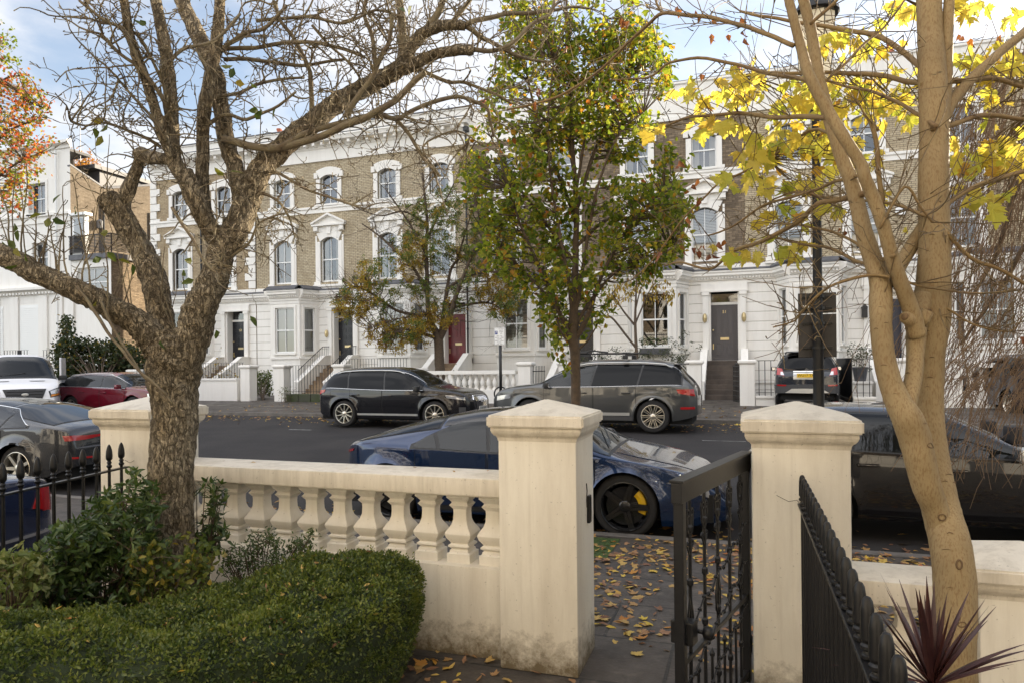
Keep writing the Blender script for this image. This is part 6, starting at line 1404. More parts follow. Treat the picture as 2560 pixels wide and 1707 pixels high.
for pts, w, t in (
    ([(560, 350), (640, 366), (714, 367), (804, 340), (876, 307), (925, 291), (983, 255), (1024, 217), (1068, 184)], (20, 15), (4.45, 4.3)),
    ([(700, 368), (802, 321), (859, 304), (942, 288), (996, 299), (1038, 271), (1120, 249), (1161, 247), (1216, 269), (1226, 305), (1232, 340)], (15, 7), (4.4, 4.8)),
    ([(985, 296), (1024, 343), (1057, 398), (1082, 422), (1100, 440)], (11, 5), (4.6, 4.5)), ([(865, 292), (914, 214), (942, 164), (972, 118), (978, 80), (980, 41)], (16, 9), (4.4, 4.3)),
    ([(500, 140), (560, 125), (640, 118), (722, 107), (791, 110), (854, 121), (914, 140)], (12, 8), (4.6, 4.4)), ([(560, 150), (640, 153), (722, 164), (772, 162), (860, 150)], (11, 7), (4.7, 4.7)),
    ([(783, 300), (778, 220), (772, 164), (736, 90), (706, 49), (690, 0)], (13, 8), (4.7, 4.5)), ([(942, 215), (936, 151), (928, 90), (909, 36), (917, 0)], (12, 10), (4.8, 4.7)),
    ([(1000, 165), (1005, 110), (1007, 55), (999, 0), (996, -40)], (24, 18), (4.8, 4.8)), ([(1161, 66), (1200, 92), (1230, 104), (1280, 132), (1320, 146), (1362, 154)], (14, 6), (4.8, 5.2)),
    ([(1040, 180), (1051, 178), (1120, 203), (1161, 203), (1216, 228), (1280, 263)], (12, 6), (4.8, 5)), ([(1163, 66), (1220, 45), (1280, 38), (1362, 30), (1417, 19), (1472, 22)], (14, 6), (4.8, 5.3)),
    ([(1184, 125), (1230, 130), (1280, 107), (1329, 63), (1376, 41), (1390, 0)], (12, 9), (4.8, 5)), ([(430, 270), (411, 255), (356, 164), (310, 77), (260, 52), (197, 0)], (12, 7), (4.2, 3.9)),
    ([(350, 165), (300, 135), (262, 95), (240, 85)], (10, 5), (4.1, 4.0)), ([(430, 300), (400, 210), (350, 95), (300, 70), (245, 60)], (9, 5), (4.2, 4.0)),
    ([(420, 350), (390, 300), (330, 240), (300, 200), (290, 190)], (9, 4), (4.2, 4.0)), ([(400, 370), (340, 330), (270, 310), (215, 315), (180, 300)], (9, 4), (4.3, 4.0)),
    ([(508, 320), (560, 290), (620, 300), (680, 270), (740, 230)], (11, 6), (4.5, 4.3)), ([(515, 250), (600, 235), (680, 200), (760, 195)], (10, 6), (4.5, 4.7)), ([(540, 140), (600, 90), (660, 70), (720, 20)], (12, 8), (4.5, 4.4)),
    ([(419, 164), (470, 120), (540, 95), (600, 40)], (10, 7), (4.2, 4.4)), ([(640, 440), (690, 430), (760, 470), (840, 500), (910, 520)], (9, 5), (4.5, 4.4)), ([(630, 480), (690, 500), (720, 540), (735, 590)], (8, 4), (4.5, 4.4)),
    ([(430, 520), (480, 600), (520, 660), (560, 690)], (9, 6), (4.2, 4.1)), ([(560, 660), (620, 610), (650, 560), (700, 540)], (8, 4), (4.4, 4.3)), ([(1064, 85), (1090, 40), (1110, 0), (1120, -40)], (20, 14), (4.8, 4.8)), ([(1120, 63), (1150, 30), (1190, -20)], (14, 10), (4.8, 4.9)),
    ([(640, 60), (760, 40), (860, 60), (940, 30), (1010, 45)], (9, 6), (4.6, 4.7)), ([(780, 60), (820, 110), (880, 170), (910, 220)], (8, 5), (4.6, 4.7)), ([(1100, 440), (1060, 370), (1140, 330), (1200, 360)], (6, 4), (4.6, 4.8)),
    ([(186, 715), (240, 780), (270, 830), (300, 870), (330, 910), (420, 990)], (9, 6), (4.15, 4.1)), ([(250, 750), (300, 850), (350, 930), (392, 968), (428, 1010)], (8, 6), (4.15, 4.15))):
    limb(bm_, pts, w, t, 7, .1, 4, .02, S2, rg.random() * 9)
bo_ = bm_.build('branch', MAT['bark_twig'], ap, smooth=True, loc=A); bo_.location = (0, 0, 0)
tw = MB(); up_ = V((0, 0, 1)); allS = [s for s in S2] + [s for s in smp if s[0].z > 2.6]
def px_of(p):
    v = p - CAM; d = v.dot(fwd); return 1280 + v.dot(rgt) / d * F, 907 - v.dot(upv) / d * F
for i in range(640):
    p, r, d = rg.choice(S2 if rg.random() < .72 else allS); x, y = px_of(p)
    if x < -40 or y > 720 or y < -120: continue
    a = (d * .3 + rv() * .8 + rgt * rg.uniform(-.5, .5) + up_ * .15).normalized()
    L_ = rg.uniform(.14, .55) * (1 if y < 420 else .7)
    crooked(tw, p, a, L_, rg.uniform(.0035, .007), 1 if rg.random() < .6 else 0, .045, .75, .62, 0, 4, .6, (1, 3))
for i in range(60):                                                      # long straight water shoots
    p, r, d = rg.choice(smp); x, y = px_of(p)
    if y > 860 or x < -30: continue
    crooked(tw, p, (up_ * 1.2 + rv() * .5), rg.uniform(.3, .75), .0045, 0, .07, .18, .25, .02, 4, .6)
for x, y in ((110, 685), (140, 700), (60, 660), (150, 705), (205, 735), (90, 680), (180, 725), (230, 750), (270, 770), (30, 650)):
    crooked(tw, at(x, y, 4.2), up_ + rv() * .25, rg.uniform(.35, .75), .006, 1, .06, .3, .4, .02, 4, .6, (2, 3))
to_ = tw.build('twigs', MAT['bark_twig'], ap, loc=A); to_.location = (0, 0, 0)
lf = MB()
for x, y in ((240, 272), (240, 297), (258, 303), (270, 310), (237, 320), (255, 340), (132, 510), (185, 520), (38, 560), (45, 575), (120, 545), (130, 548), (105, 535), (550, 165), (585, 170), (615, 190), (623, 205), (612, 212), (350, 50), (365, 60), (690, 270), (645, 275), (640, 300), (268, 630), (295, 650), (255, 645), (330, 660), (455, 690), (485, 700), (250, 585), (10, 670), (70, 655), (480, 655), (1010, 20), (1030, 15), (560, 440), (575, 430), (625, 790), (540, 825), (240, 755), (400, 850), (20, 600), (35, 620), (5, 610)):
    leaf_ov(lf, at(x, y, 4.1), rv() + V((0, 0, -.4)), rv(), .075, .042)
lo_ = lf.build('leaves', MAT['vine_leaf'], ap, loc=A); lo_.location = (0, 0, 0)

# ------------------------------------------------------------------ the yellow maple on the right
mp_ = thing('maple_tree', 'smooth barked maple with twin stems and large yellow leaves', 'tree', tuple(at(2390, 1760, 2.7)))
A = mp_.location.copy(); tm = MB(); ms = []
limb(tm, [(2395, 1900), (2390, 1760), (2384, 1640), (2388, 1520), (2384, 1420), (2372, 1345), (2352, 1270), (2338, 1190), (2328, 1110), (2322, 1040), (2320, 960), (2320, 880), (2328, 800), (2334, 700), (2336, 600), (2334, 520), (2334, 430), (2336, 340), (2334, 260), (2330, 170), (2326, 90), (2322, 0), (2320, -60)], [118, 104, 99, 97, 95, 92, 86, 78, 70, 68, 70, 76, 88, 77, 70, 70, 68, 66, 66, 62, 58, 56, 52], [2.72, 2.72, 2.7, 2.72, 2.74, 2.78, 2.85, 2.9, 2.95, 2.98, 3.0, 3.0, 3.0, 3.0, 3.02, 3.04, 3.06, 3.1, 3.12, 3.15, 3.2, 3.22, 3.25], 28, .035, 7, 0, ms, 1)
limb(tm, [(2382, 1470), (2345, 1295), (2318, 1220), (2300, 1150), (2285, 1090), (2268, 1045), (2246, 1005), (2226, 955), (2210, 890), (2203, 820), (2202, 760), (2200, 704), (2182, 649), (2160, 581), (2140, 498), (2124, 444), (2108, 405), (2086, 335), (2066, 270), (2049, 205), (2038, 140), (2026, 70), (2008, 0), (1995, -50)], [36, 58, 66, 70, 74, 72, 62, 54, 50, 50, 54, 50, 44, 40, 36, 34, 33, 33, 31, 30, 28, 26, 25, 23], [2.76, 2.80, 2.79, 2.79, 2.8, 2.8, 2.82, 2.84, 2.86, 2.88, 2.9, 2.92, 2.94, 2.96, 3.0, 3.02, 3.04, 3.06, 3.1, 3.12, 3.15, 3.18, 3.2, 3.22], 24, .035, 6, 0, ms, 2)
limb(tm, [(2252, 1040), (2272, 990), (2284, 940), (2288, 890), (2290, 840), (2296, 790), (2310, 740)], [50, 44, 40, 40, 46, 48, 46], [2.82, 2.84, 2.87, 2.9, 2.92, 2.95, 2.98], 16, .06, 5, 0, ms, 3)
limb(tm, [(2292, 840), (2278, 778), (2255, 715), (2232, 652), (2210, 570), (2184, 498), (2162, 444), (2152, 411), (2112, 348), (2084, 302), (2052, 247), (2024, 192), (2011, 150), (2000, 110), (1986, 55), (1972, 0), (1962, -50)], [46, 40, 36, 34, 32, 31, 30, 29, 29, 28, 28, 27, 25, 24, 23, 22, 20], [2.9, 2.88, 2.86, 2.85, 2.84, 2.84, 2.84, 2.85, 2.86, 2.88, 2.9, 2.92, 2.95, 2.98, 3, 3.02, 3.05], 14, .06, 5, 0, ms, 4)
limb(tm, [(2232, 700), (2252, 660), (2280, 615), (2308, 570), (2330, 545)], [34, 34, 34, 34, 34], [2.95, 3.05, 3.08, 3.06, 3.05], 12, .06, 5, 0, ms, 5)
limb(tm, [(2350, 420), (2352, 330), (2362, 240), (2366, 150), (2370, 60), (2374, -30)], [42, 36, 30, 28, 26, 22], [3.08, 3.12, 3.2], 12, .06, 5, 0, ms, 6)
limb(tm, [(2348, 330), (2372, 269), (2405, 225), (2441, 186), (2475, 155), (2510, 123), (2560, 82), (2620, 20)], [36, 30, 27, 25, 23, 22, 21, 18], [3.1, 3.3], 12, .06, 5, 0, ms, 7)
limb(tm, [(2334, 460), (2318, 400), (2308, 340), (2330, 320)], [18, 14, 10, 8], [3.02, 2.95], 8, .06, 4, 0, ms, 8) if False else None
bvh_ = BVHTree.FromPolygons([V(v) for v in tm.v], tm.f)                   # scars and old branch collars in the bark
for x, y, a, b_ in ((2362, 1205, 9, 5), (2388, 1208, 8, 6), (2372, 1188, 12, 5), (2355, 1292, 13, 10), (2375, 1335, 11, 6), (2398, 1410, 9, 14), (2375, 1470, 9, 4), (2330, 1112, 16, 8), (2245, 1165, 12, 9), (2278, 1240, 9, 5), (2318, 968, 7, 4), (2325, 945, 12, 4), (2210, 915, 11, 5), (2185, 960, 6, 3), (2320, 780, 12, 8), (2332, 710, 9, 5), (2190, 825, 7, 5), (2215, 810, 8, 4), (2330, 590, 10, 5), (2195, 525, 8, 4), (2330, 895, 9, 4), (2405, 1560, 14, 8), (2270, 935, 6, 6), (2318, 830, 9, 4), (2365, 1375, 16, 4), (2312, 1060, 8, 3), (2238, 985, 9, 3)):
    h, nn, _, dd_ = bvh_.ray_cast(CAM, ray(x, y))
    if h is None or dd_ > 4.2: continue
    k = dd_ / F; full = b_ > 7; ring = []
    for i in range(11):
        an = 2 * pi * i / 10 if full else pi * (.08 + .84 * i / 10)
        hh, n2, _, _ = bvh_.ray_cast(CAM, ray(x + a * cos(an) * .75, y - b_ * sin(an) * .8)); ring.append((hh if hh is not None and (hh - h).length < .05 else h) + nn * .0005)
    n0_ = len(tm.f); tm.cur = 1; tm.tube(ring, [b_ * k * .16 * (1 if full else .4 + sin(pi * i / 10)) for i in range(11)], 5, cap=False); tm.cur = 0
for kx, ky, d1 in ((2262, 792, 2.85), (2320, 776, 2.9)):                 # sawn-off stubs
    p = at(2296, 815, 2.92); q = at(kx, ky, d1); tm.tube([p, (p + q) / 2, q], [.03, .030, .024], 12, rough=.08); tm.cur = 1; tm.tube([q, q + (q - p) * .03], [.016, .014], 10); tm.cur = 0
trm = tm.build('trunk', [MAT['bark_maple'], plain('bark_scar_brown', (.15, .095, .045), .9, var=(.10, .06, .03), vs=60)], mp_, smooth=True, loc=A); trm.location = (0, 0, 0)
tb = MB(); bs = []
for pts, w, t in (
    ([(2330, 320), (2372, 315), (2441, 293), (2496, 288), (2560, 299), (2640, 300)], (15, 9), (3.05, 3.3)), ([(2336, 215), (2372, 203), (2430, 200), (2496, 200), (2560, 217), (2630, 240)], (16, 10), (3.1, 3.4)),
    ([(2310, 175), (2285, 154), (2222, 107), (2139, 79), (2030, 60), (1920, 44), (1850, 30)], (17, 6), (3.15, 4.2)), ([(2310, 215), (2282, 206), (2194, 189), (2084, 184), (1942, 185), (1860, 190)], (16, 7), (3.12, 4.2)),
    ([(2342, 315), (2300, 290), (2257, 263), (2167, 228), (2068, 203), (2000, 180)], (12, 5), (3.0, 3.8)),
    ([(1985, 115), (1920, 88), (1860, 66), (1795, 49), (1720, 38), (1656, 36), (1622, 62), (1582, 96), (1540, 138), (1499, 178), (1450, 212), (1390, 244), (1330, 262), (1270, 276)], (12, 5), (2.98, 4.6)), ([(1656, 36), (1640, 10), (1632, -30)], (7, 5), (4.0, 4.1)),
    ([(2040, 210), (1985, 195), (1920, 181), (1842, 162), (1746, 148), (1678, 156), (1636, 186), (1590, 200), (1530, 200)], (12, 3), (3.1, 4.6)), ([(2075, 300), (1998, 295), (1920, 293), (1860, 284), (1801, 285), (1719, 296), (1664, 318), (1610, 350)], (14, 4), (3.05, 4.6)),
    ([(2160, 485), (2117, 493), (2043, 512), (1988, 562), (1920, 595), (1870, 615), (1828, 633), (1773, 674), (1708, 657), (1660, 665)], (16, 4), (2.95, 4.6)), ([(2145, 440), (2098, 449), (2040, 475), (1960, 500), (1900, 520), (1830, 570), (1770, 590)], (10, 4), (2.95, 4.4)),
    ([(2340, 535), (2359, 573), (2391, 616), (2435, 652), (2496, 674), (2560, 710), (2620, 750)], (11, 8), (3.0, 2.9)), ([(2350, 525), (2364, 512), (2427, 471), (2496, 446), (2560, 430), (2640, 410)], (15, 10), (3.02, 3.2)),
    ([(2225, 695), (2167, 693), (2090, 710), (2035, 745), (2002, 781), (1986, 803), (1931, 818)], (9, 3.5), (2.85, 3.2)), ([(2265, 701), (2318, 720), (2400, 737), (2496, 731), (2540, 722)], (7, 3), (2.86, 2.9)), ([(2340, 765), (2364, 775), (2427, 811), (2510, 827), (2540, 815)], (7, 3), (2.95, 2.9)),
    ([(2200, 570), (2260, 470), (2300, 520), (2330, 560)], (8, 6), (2.8, 2.8)), ([(2320, 540), (2230, 510), (2150, 500), (2060, 495), (1990, 480), (1925, 505)], (9, 4), (2.95, 4.0)), ([(2250, 690), (2180, 640), (2100, 590), (2010, 565), (1930, 560)], (10, 4), (2.9, 4.0)),
    ([(2235, 640), (2160, 660), (2080, 625), (2000, 610), (1920, 590)], (11, 5), (2.8, 4.2)), ([(2030, 60), (2085, 10), (2110, -30)], (9, 8), (3.1, 3.1)), ([(2060, 205), (2110, 160), (2160, 110), (2215, 70), (2260, 0)], (8, 5), (3.1, 3.4)), ([(1920, 400), (1840, 440), (1780, 470), (1700, 560), (1640, 640), (1580, 700)], (6, 3), (4.2, 4.7)), ([(2100, 340), (2020, 330), (1920, 400)], (9, 6), (3.05, 4.2)),
    ([(2180, 300), (2195, 400), (2205, 500), (2200, 560)], (11, 14), (3.3, 3.2)), ([(2195, 330), (2170, 300), (2140, 250)], (8, 4), (3.3, 3.3))):
    limb(tb, pts, w, t, 7, .05, 4, .012, bs, rg.random() * 9)
brm = tb.build('branch', plain('maple_twig_bark', (.16, .10, .045), .8, var=(.22, .15, .06), vs=10), mp_, smooth=True, loc=A); brm.location = (0, 0, 0)
tw = MB(); lf = MB()
for i in range(480):
    p, r, d = rg.choice(bs); x, y = px_of(p)
    crooked(tw, p, (d * .6 + rv() * .7 + up_ * .25), rg.uniform(.1, .42), .0032, 1 if rg.random() < .5 else 0, .06, .3, .12, .02, 3, .5, (1, 3))
CL = [(1800, 165, 1920, 262, 34), (1920, 200, 2060, 300, 34), (1920, 300, 2050, 410, 34), (2070, 168, 2285, 296, 56), (2095, 52, 2250, 137, 26), (2075, 343, 2195, 430, 24), (2375, 125, 2470, 200, 16), (2480, 105, 2570, 190, 16), (2370, 337, 2570, 430, 46), (2227, 5, 2285, 40, 10), (2380, 0, 2450, 36, 10), (1920, 430, 2085, 485, 24), (1942, 507, 2043, 560, 16), (1925, 595, 2008, 645, 14), (2080, 512, 2117, 542, 4), (2190, 465, 2250, 500, 5), (2158, 530, 2185, 568, 3), (2257, 559, 2304, 584, 3), (2405, 435, 2515, 523, 20), (1930, 680, 1952, 700, 1), (1713, 219, 1762, 262, 6), (1732, 290, 1842, 330, 14), (1850, 343, 1930, 430, 24), (1595, 310, 1650, 345, 5), (1800, 433, 1867, 470, 8), (1885, 440, 1930, 476, 6), (1856, 560, 1925, 670, 14), (1790, 606, 1850, 642, 6), (2050, 290, 2090, 345, 6), (2020, 90, 2085, 140, 6), (1990, 600, 2030, 640, 4), (2130, 210, 2330, 300, 16), (2440, 200, 2560, 300, 8), (1655, 170, 1800, 250, 5), (2180, 600, 2210, 640, 2), (1960, 450, 2000, 470, 4), (2460, 0, 2560, 100, 8)]
for (x0, y0, x1, y1, n) in CL:
    for i in range(int(n * (1.4 if y0 < 400 else .85))):
        x, y = rg.gauss((x0 + x1) / 2, (x1 - x0) / 3.1), rg.gauss((y0 + y1) / 2, (y1 - y0) / 3.6); t = rg.uniform(3.6, 4.7) if x < 2300 else rg.uniform(3.3, 4.0); p = at(x, y, t)
        if i % 3 == 0: link(tw, p, bs, .004, .0016, .03, 3, False, 1.2)
        hang = (V((g_(.5), g_(.5), -.9))).normalized(); nn = (rv() + fwd * rg.uniform(-.9, .9)).normalized(); leaf_maple(lf, p, hang, nn, rg.uniform(.055, .108), rg.uniform(.05, .8))
tt = tw.build('twigs', plain('maple_shoot_bark', (.095, .062, .035), .8, var=(.15, .11, .05), vs=10), mp_, loc=A); tt.location = (0, 0, 0); cc = lf.build('crown', MAT['maple_leaf'], mp_, loc=A); cc.location = (0, 0, 0)
sd = MB()
for x, y in ((1745, 20), (1790, 40), (1700, 25), (1855, 45), (1860, 95), (1820, 82), (1780, 80), (1755, 185), (1780, 250), (1550, 45), (1560, 50), (1535, 240), (1740, 458), (1750, 490), (1720, 545), (1725, 628), (1740, 630), (1760, 615), (1780, 632), (1805, 598), (1640, 640), (2108, 575), (2415, 90), (2430, 95), (2500, 85), (2420, 185), (2530, 135), (2375, 838), (2540, 850), (2020, 485), (1690, 415), (1420, 115), (1340, 225), (1330, 260)):
    for k in range(2): leaf_ov(sd, at(x + g_(6), y + g_(6), rg.uniform(3.4, 4.4)), V((g_(.4), g_(.4), -1)), rv(), rg.uniform(.035, .06), .03, .5, .4)
so_ = sd.build('withered_leaves', leafmat('withered_leaf', [(0, (.22, .09, .04)), (.5, (.14, .05, .03)), (1, (.4, .16, .04))], transl=.3), mp_, loc=A); so_.location = (0, 0, 0)

# ------------------------------------------------------------------ leafy street tree in the middle
def crown_tree(root, limbs, crown, twig_mat, bark, t0, sub, A, rough=.12, smooth_k=5):
    tm = MB(); ss = []
    for pts, w, t in limbs: limb(tm, pts, w, t, 12, rough, smooth_k, .01, ss, rg.random() * 9)
    o = tm.build('trunk', bark, root, smooth=True, loc=A); o.location = (0, 0, 0); return ss
pt = thing('pear_tree', 'upright street tree with green and yellow leaves between the two gate pillars', 'tree', tuple(at(1441, 1346, 7.16)))
A = pt.location.copy(); t = 7.16
LB = [([(1441, 1346), (1441, 1180), (1440, 1010), (1439, 950), (1437, 880), (1433, 840), (1434, 780), (1437, 700), (1440, 600), (1440, 500), (1432, 380), (1425, 250), (1418, 120), (1415, 0), (1412, -110)], [27, 25, 24, 24, 25, 28, 22, 18, 15, 13, 11, 9, 8, 6, 5], [t] * 15)]
for pts, w, t2 in (([(1433, 860), (1405, 800), (1380, 740), (1345, 660), (1300, 560), (1270, 470)], (14, 4), (7.16, 6.8)), ([(1436, 850), (1470, 790), (1500, 700), (1540, 620), (1600, 530), (1660, 480)], (14, 4), (7.16, 6.9)), ([(1440, 620), (1490, 570), (1540, 535), (1600, 500), (1680, 470)], (10, 3), (7.16, 7.5)), ([(1438, 540), (1480, 400), (1520, 300), (1560, 200), (1590, 100)], (10, 3), (7.16, 7.4)),
    ([(1437, 540), (1380, 400), (1340, 280), (1310, 150), (1300, 40)], (10, 3), (7.16, 7.5)), ([(1440, 660), (1350, 540), (1270, 430), (1220, 330)], (10, 3), (7.16, 7.6)), ([(1434, 800), (1420, 700), (1395, 560), (1375, 430), (1370, 300), (1385, 150)], (11, 3), (7.16, 6.7)), ([(1436, 800), (1455, 690), (1475, 560), (1500, 450), (1545, 340), (1610, 280)], (11, 3), (7.16, 6.7)),
    ([(1435, 830), (1470, 760), (1530, 690), (1600, 640), (1680, 610)], (9, 3), (7.16, 7.2)), ([(1434, 840), (1390, 770), (1320, 690), (1250, 620), (1200, 560)], (9, 3), (7.16, 7.2)), ([(1440, 480), (1470, 300), (1500, 150), (1510, 0)], (8, 3), (7.16, 7.0)), ([(1433, 420), (1400, 250), (1370, 80), (1360, -40)], (8, 3), (7.16, 7.2)), ([(1436, 870), (1410, 840), (1395, 800), (1400, 780)], (7, 3), (7.16, 7.0)), ([(1437, 880), (1470, 850), (1490, 815)], (6, 3), (7.16, 7.0))): LB.append((pts, w, t2))
ss = crown_tree(pt, LB, None, None, MAT['bark_dark'], t, 0, A)
POLY = [(1275, -60), (1570, -60), (1600, 40), (1655, 90), (1680, 160), (1672, 230), (1640, 250), (1650, 350), (1700, 385), (1732, 430), (1728, 520), (1715, 600), (1690, 650), (1640, 690), (1560, 700), (1515, 715), (1520, 780), (1500, 820), (1455, 835), (1430, 790), (1395, 880), (1375, 840), (1340, 750), (1290, 720), (1240, 690), (1205, 640), (1215, 590), (1175, 500), (1150, 420), (1185, 340), (1205, 270), (1230, 200), (1260, 120), (1262, 40)]
tw = MB(); lf = MB()
pts_ = [p for p in scatter(POLY, 2600, 7.2, .85, -.10, 1.7) if noise.noise(p * 4.5) > -.30]
sub = [s for s in ss if s[0].z > 2.0]
for p in pts_:
    d = link(tw, p, sub, .006, .002, .02) or V((0, 0, 1))
    for k in range(rg.randint(4, 9)):
        q = p + rv() * rg.uniform(0, .11); leaf_ov(lf, q, (d * .5 + rv() + V((0, 0, -.45))), (rv() + up_ * .6), rg.uniform(.045, .078), rg.uniform(.034, .05), .3, .2)
for x, y in ((1388, 880), (1395, 900), (1402, 870), (1410, 890), (1420, 910), (1398, 860), (1415, 930), (1508, 812), (1490, 800), (1380, 860)):
    for k in range(5): leaf_ov(lf, at(x + g_(6), y + g_(8), 7.0), V((g_(.4), g_(.4), -1)), rv(), .06, .042)
o = tw.build('twigs', MAT['bark_dark'], pt, loc=A); o.location = (0, 0, 0); o = lf.build('crown', MAT['pear_leaf'], pt, loc=A); o.location = (0, 0, 0)

# ------------------------------------------------------------------ rowan in the far front garden
rt = thing('rowan_tree', 'spreading garden tree with thin green and gold leaves by the red door', 'tree', tuple(on_y(1100, 985, 23.7)))
A = rt.location.copy(); t = 25.8
RB = [([(1100, 985), (1100, 940), (1098, 890), (1096, 850), (1090, 832), (1072, 790), (1068, 704), (1065, 622), (1068, 560), (1060, 480), (1055, 420)], [28, 26, 24, 24, 20, 12, 11, 9, 8, 5, 3], [t] * 11)]
for pts, w, t2 in (([(1098, 850), (1112, 820), (1128, 780), (1140, 740), (1155, 700), (1180, 640), (1220, 590)], (18, 4), (t, 25)), ([(1100, 840), (1110, 780), (1118, 720), (1135, 660), (1188, 625), (1230, 600)], (12, 3), (t, 26.5)), ([(1092, 845), (1060, 836), (1025, 825), (990, 830)], (10, 3), (t, 25)), ([(1068, 735), (1038, 677), (983, 622), (950, 592), (905, 560)], (9, 3), (t, 26)), ([(1068, 790), (1000, 780), (955, 752), (914, 726), (878, 718), (840, 740)], (8, 3), (t, 25.4)),
    ([(1066, 640), (1030, 570), (990, 510), (960, 470)], (7, 2), (t, 25)), ([(1067, 600), (1100, 530), (1130, 470), (1150, 430)], (7, 2), (t, 26)), ([(1120, 720), (1170, 690), (1230, 680), (1280, 690)], (8, 3), (t, 25)), ([(1130, 770), (1180, 760), (1230, 760), (1270, 790)], (7, 3), (t, 26)), ([(1064, 560), (1010, 530), (950, 540), (890, 520)], (6, 2), (t, 25.5)), ([(1140, 660), (1170, 560), (1190, 500)], (6, 2), (t, 25.4)), ([(1075, 780), (1040, 790), (980, 800), (930, 820)], (6, 2), (t, 24.8))): RB.append((pts, w, t2))
ss = crown_tree(rt, RB, None, None, MAT['bark_dark'], t, 0, A); tw = MB(); lf = MB(); lg = MB()
for i in range(330):
    p, r, d = rg.choice(ss)
    if p.z < 3.2: continue
    crooked(tw, p, (d * .5 + rv() * .8 + up_ * .2), rg.uniform(.6, 1.7), .012, 2 if rg.random() < .5 else 1, .16, .35, 0, .0, 3, .7, (2, 4))
RP = [(830, 740), (850, 680), (900, 650), (950, 640), (1000, 560), (1030, 480), (1100, 460), (1180, 470), (1240, 540), (1290, 600), (1300, 700), (1280, 790), (1240, 800), (1180, 770), (1130, 790), (1100, 810), (1040, 850), (960, 840), (900, 800), (850, 790)]
sub = [s for s in ss if s[0].z > 3.0]
def spray(m, p, k, s=.105):
    for _ in range(k):
        ax = (rv() + V((0, 0, -.5))).normalized()
        for i in range(7):
            q = p + ax * .05 * i; sd = ax.cross(rv()).normalized()
            for sg in (-1, 1): leaf_tri(m, q, sd * sg + ax * .5, rv(), s * rg.uniform(.8, 1.2), s * .45)
for p in scatter(RP, 300, 25.7, 1.8, -.05, .9): link(tw, p, sub, .018, .006, .02); spray(lf if rg.random() < .9 else lg, p + rv() * .1, 4)
for poly, n in (([(880, 840), (960, 800), (1060, 790), (1060, 860), (960, 870)], 46), ([(830, 760), (900, 680), (960, 700), (930, 790), (850, 790)], 40), ([(1060, 760), (1120, 740), (1130, 800), (1080, 850), (1040, 830)], 24), ([(1180, 640), (1290, 640), (1300, 790), (1200, 780)], 46), ([(960, 620), (1060, 560), (1060, 700), (980, 700)], 18)):
    for p in scatter(poly, n, 25.5, 1.3): link(tw, p, sub, .016, .006, .02); spray(lg, p, 4)
o = tw.build('twigs', MAT['bark_dark'], rt, loc=A); o.location = (0, 0, 0); o = lf.build('crown', MAT['rowan_leaf'], rt, loc=A); o.location = (0, 0, 0); o = lg.build('crown', MAT['rowan_gold'], rt, loc=A); o.location = (0, 0, 0)

# ------------------------------------------------------------------ orange-red street tree at the left edge, orange tree behind the roofs
ot = thing('street_tree', 'orange and red leaved tree reaching in at the left edge above white house', 'tree', tuple(on_y(-130, 1250, 6.6)))
A = ot.location.copy(); t = 9.6; tm = MB(); ss = []
base = ot.location; tp = at(-120, 300, 9.6); limb(tm, [(-130, 1245), (-128, 900), (-122, 600), (-110, 300), (-90, 0)], (40, 12), ((base - CAM).dot(fwd), 9.6), 10, .1, 4, 0, ss)
for pts in ([(-124, 620), (-60, 520), (0, 440), (60, 400)], [(-118, 480), (-50, 400), (20, 330), (90, 300)], [(-112, 350), (-40, 260), (10, 200), (50, 190)], [(-112, 320), (-60, 200), (0, 110)], [(0, 200), (40, 225), (75, 255), (110, 270)]): limb(tm, pts, (12, 3), (9.6, 9.6), 6, .05, 4, 0, ss)
o = tm.build('trunk', MAT['bark_dark'], ot, smooth=True, loc=A); o.location = (0, 0, 0); tw = MB(); lf = MB(); lg = MB()
P1_ = [(-120, 40), (0, 55), (20, 70), (48, 140), (40, 180), (84, 190), (122, 245), (110, 280), (128, 350), (108, 395), (112, 430), (80, 455), (72, 520), (30, 530), (-120, 560)]
for p in scatter(P1_, 560, 9.6, 1.0, -.1, 2.2):
    link(tw, p, ss, .006, .002, .02); x, y = px_of(p); red = (y > 180) ^ (rg.random() < .2)
    for k in range(10): leaf_ov(lf if red else lg, p + rv() * rg.uniform(0, .13), rv() + V((0, 0, -.5)), rv(), rg.uniform(.035, .06), .035)
o = tw.build('twigs', MAT['bark_dark'], ot, loc=A); o.location = (0, 0, 0); o = lf.build('crown', MAT['red_leaf'], ot, loc=A); o.location = (0, 0, 0); o = lg.build('crown', MAT['pear_leaf'], ot, loc=A); o.location = (0, 0, 0)
oo = thing('garden_tree', 'golden orange tree top showing behind the brick flank roof', 'tree', tuple(on_y(222, 960, 46.0))); A = oo.location.copy(); lf = MB(); ss = []; tm = MB(); t = (oo.location - CAM).dot(fwd)
limb(tm, [(222, 960), (222, 600), (220, 470), (222, 400)], (14, 3), (t, t), 8, .1, 3, 0, ss); o = tm.build('trunk', MAT['bark_dark'], oo, loc=A); o.location = (0, 0, 0)
for p in scatter([(175, 380), (195, 365), (225, 380), (248, 415), (255, 450), (245, 500), (180, 500)], 240, t, 2, -.2, .5):
    for k in range(12): leaf_tri(lf, p + rv() * rg.uniform(0, .5), rv(), rv(), .17, .12)
o = lf.build('crown', leafmat('golden_leaf', [(0, (.36, .22, .03)), (1, (.42, .15, .03))]), oo, loc=A); o.location = (0, 0, 0)

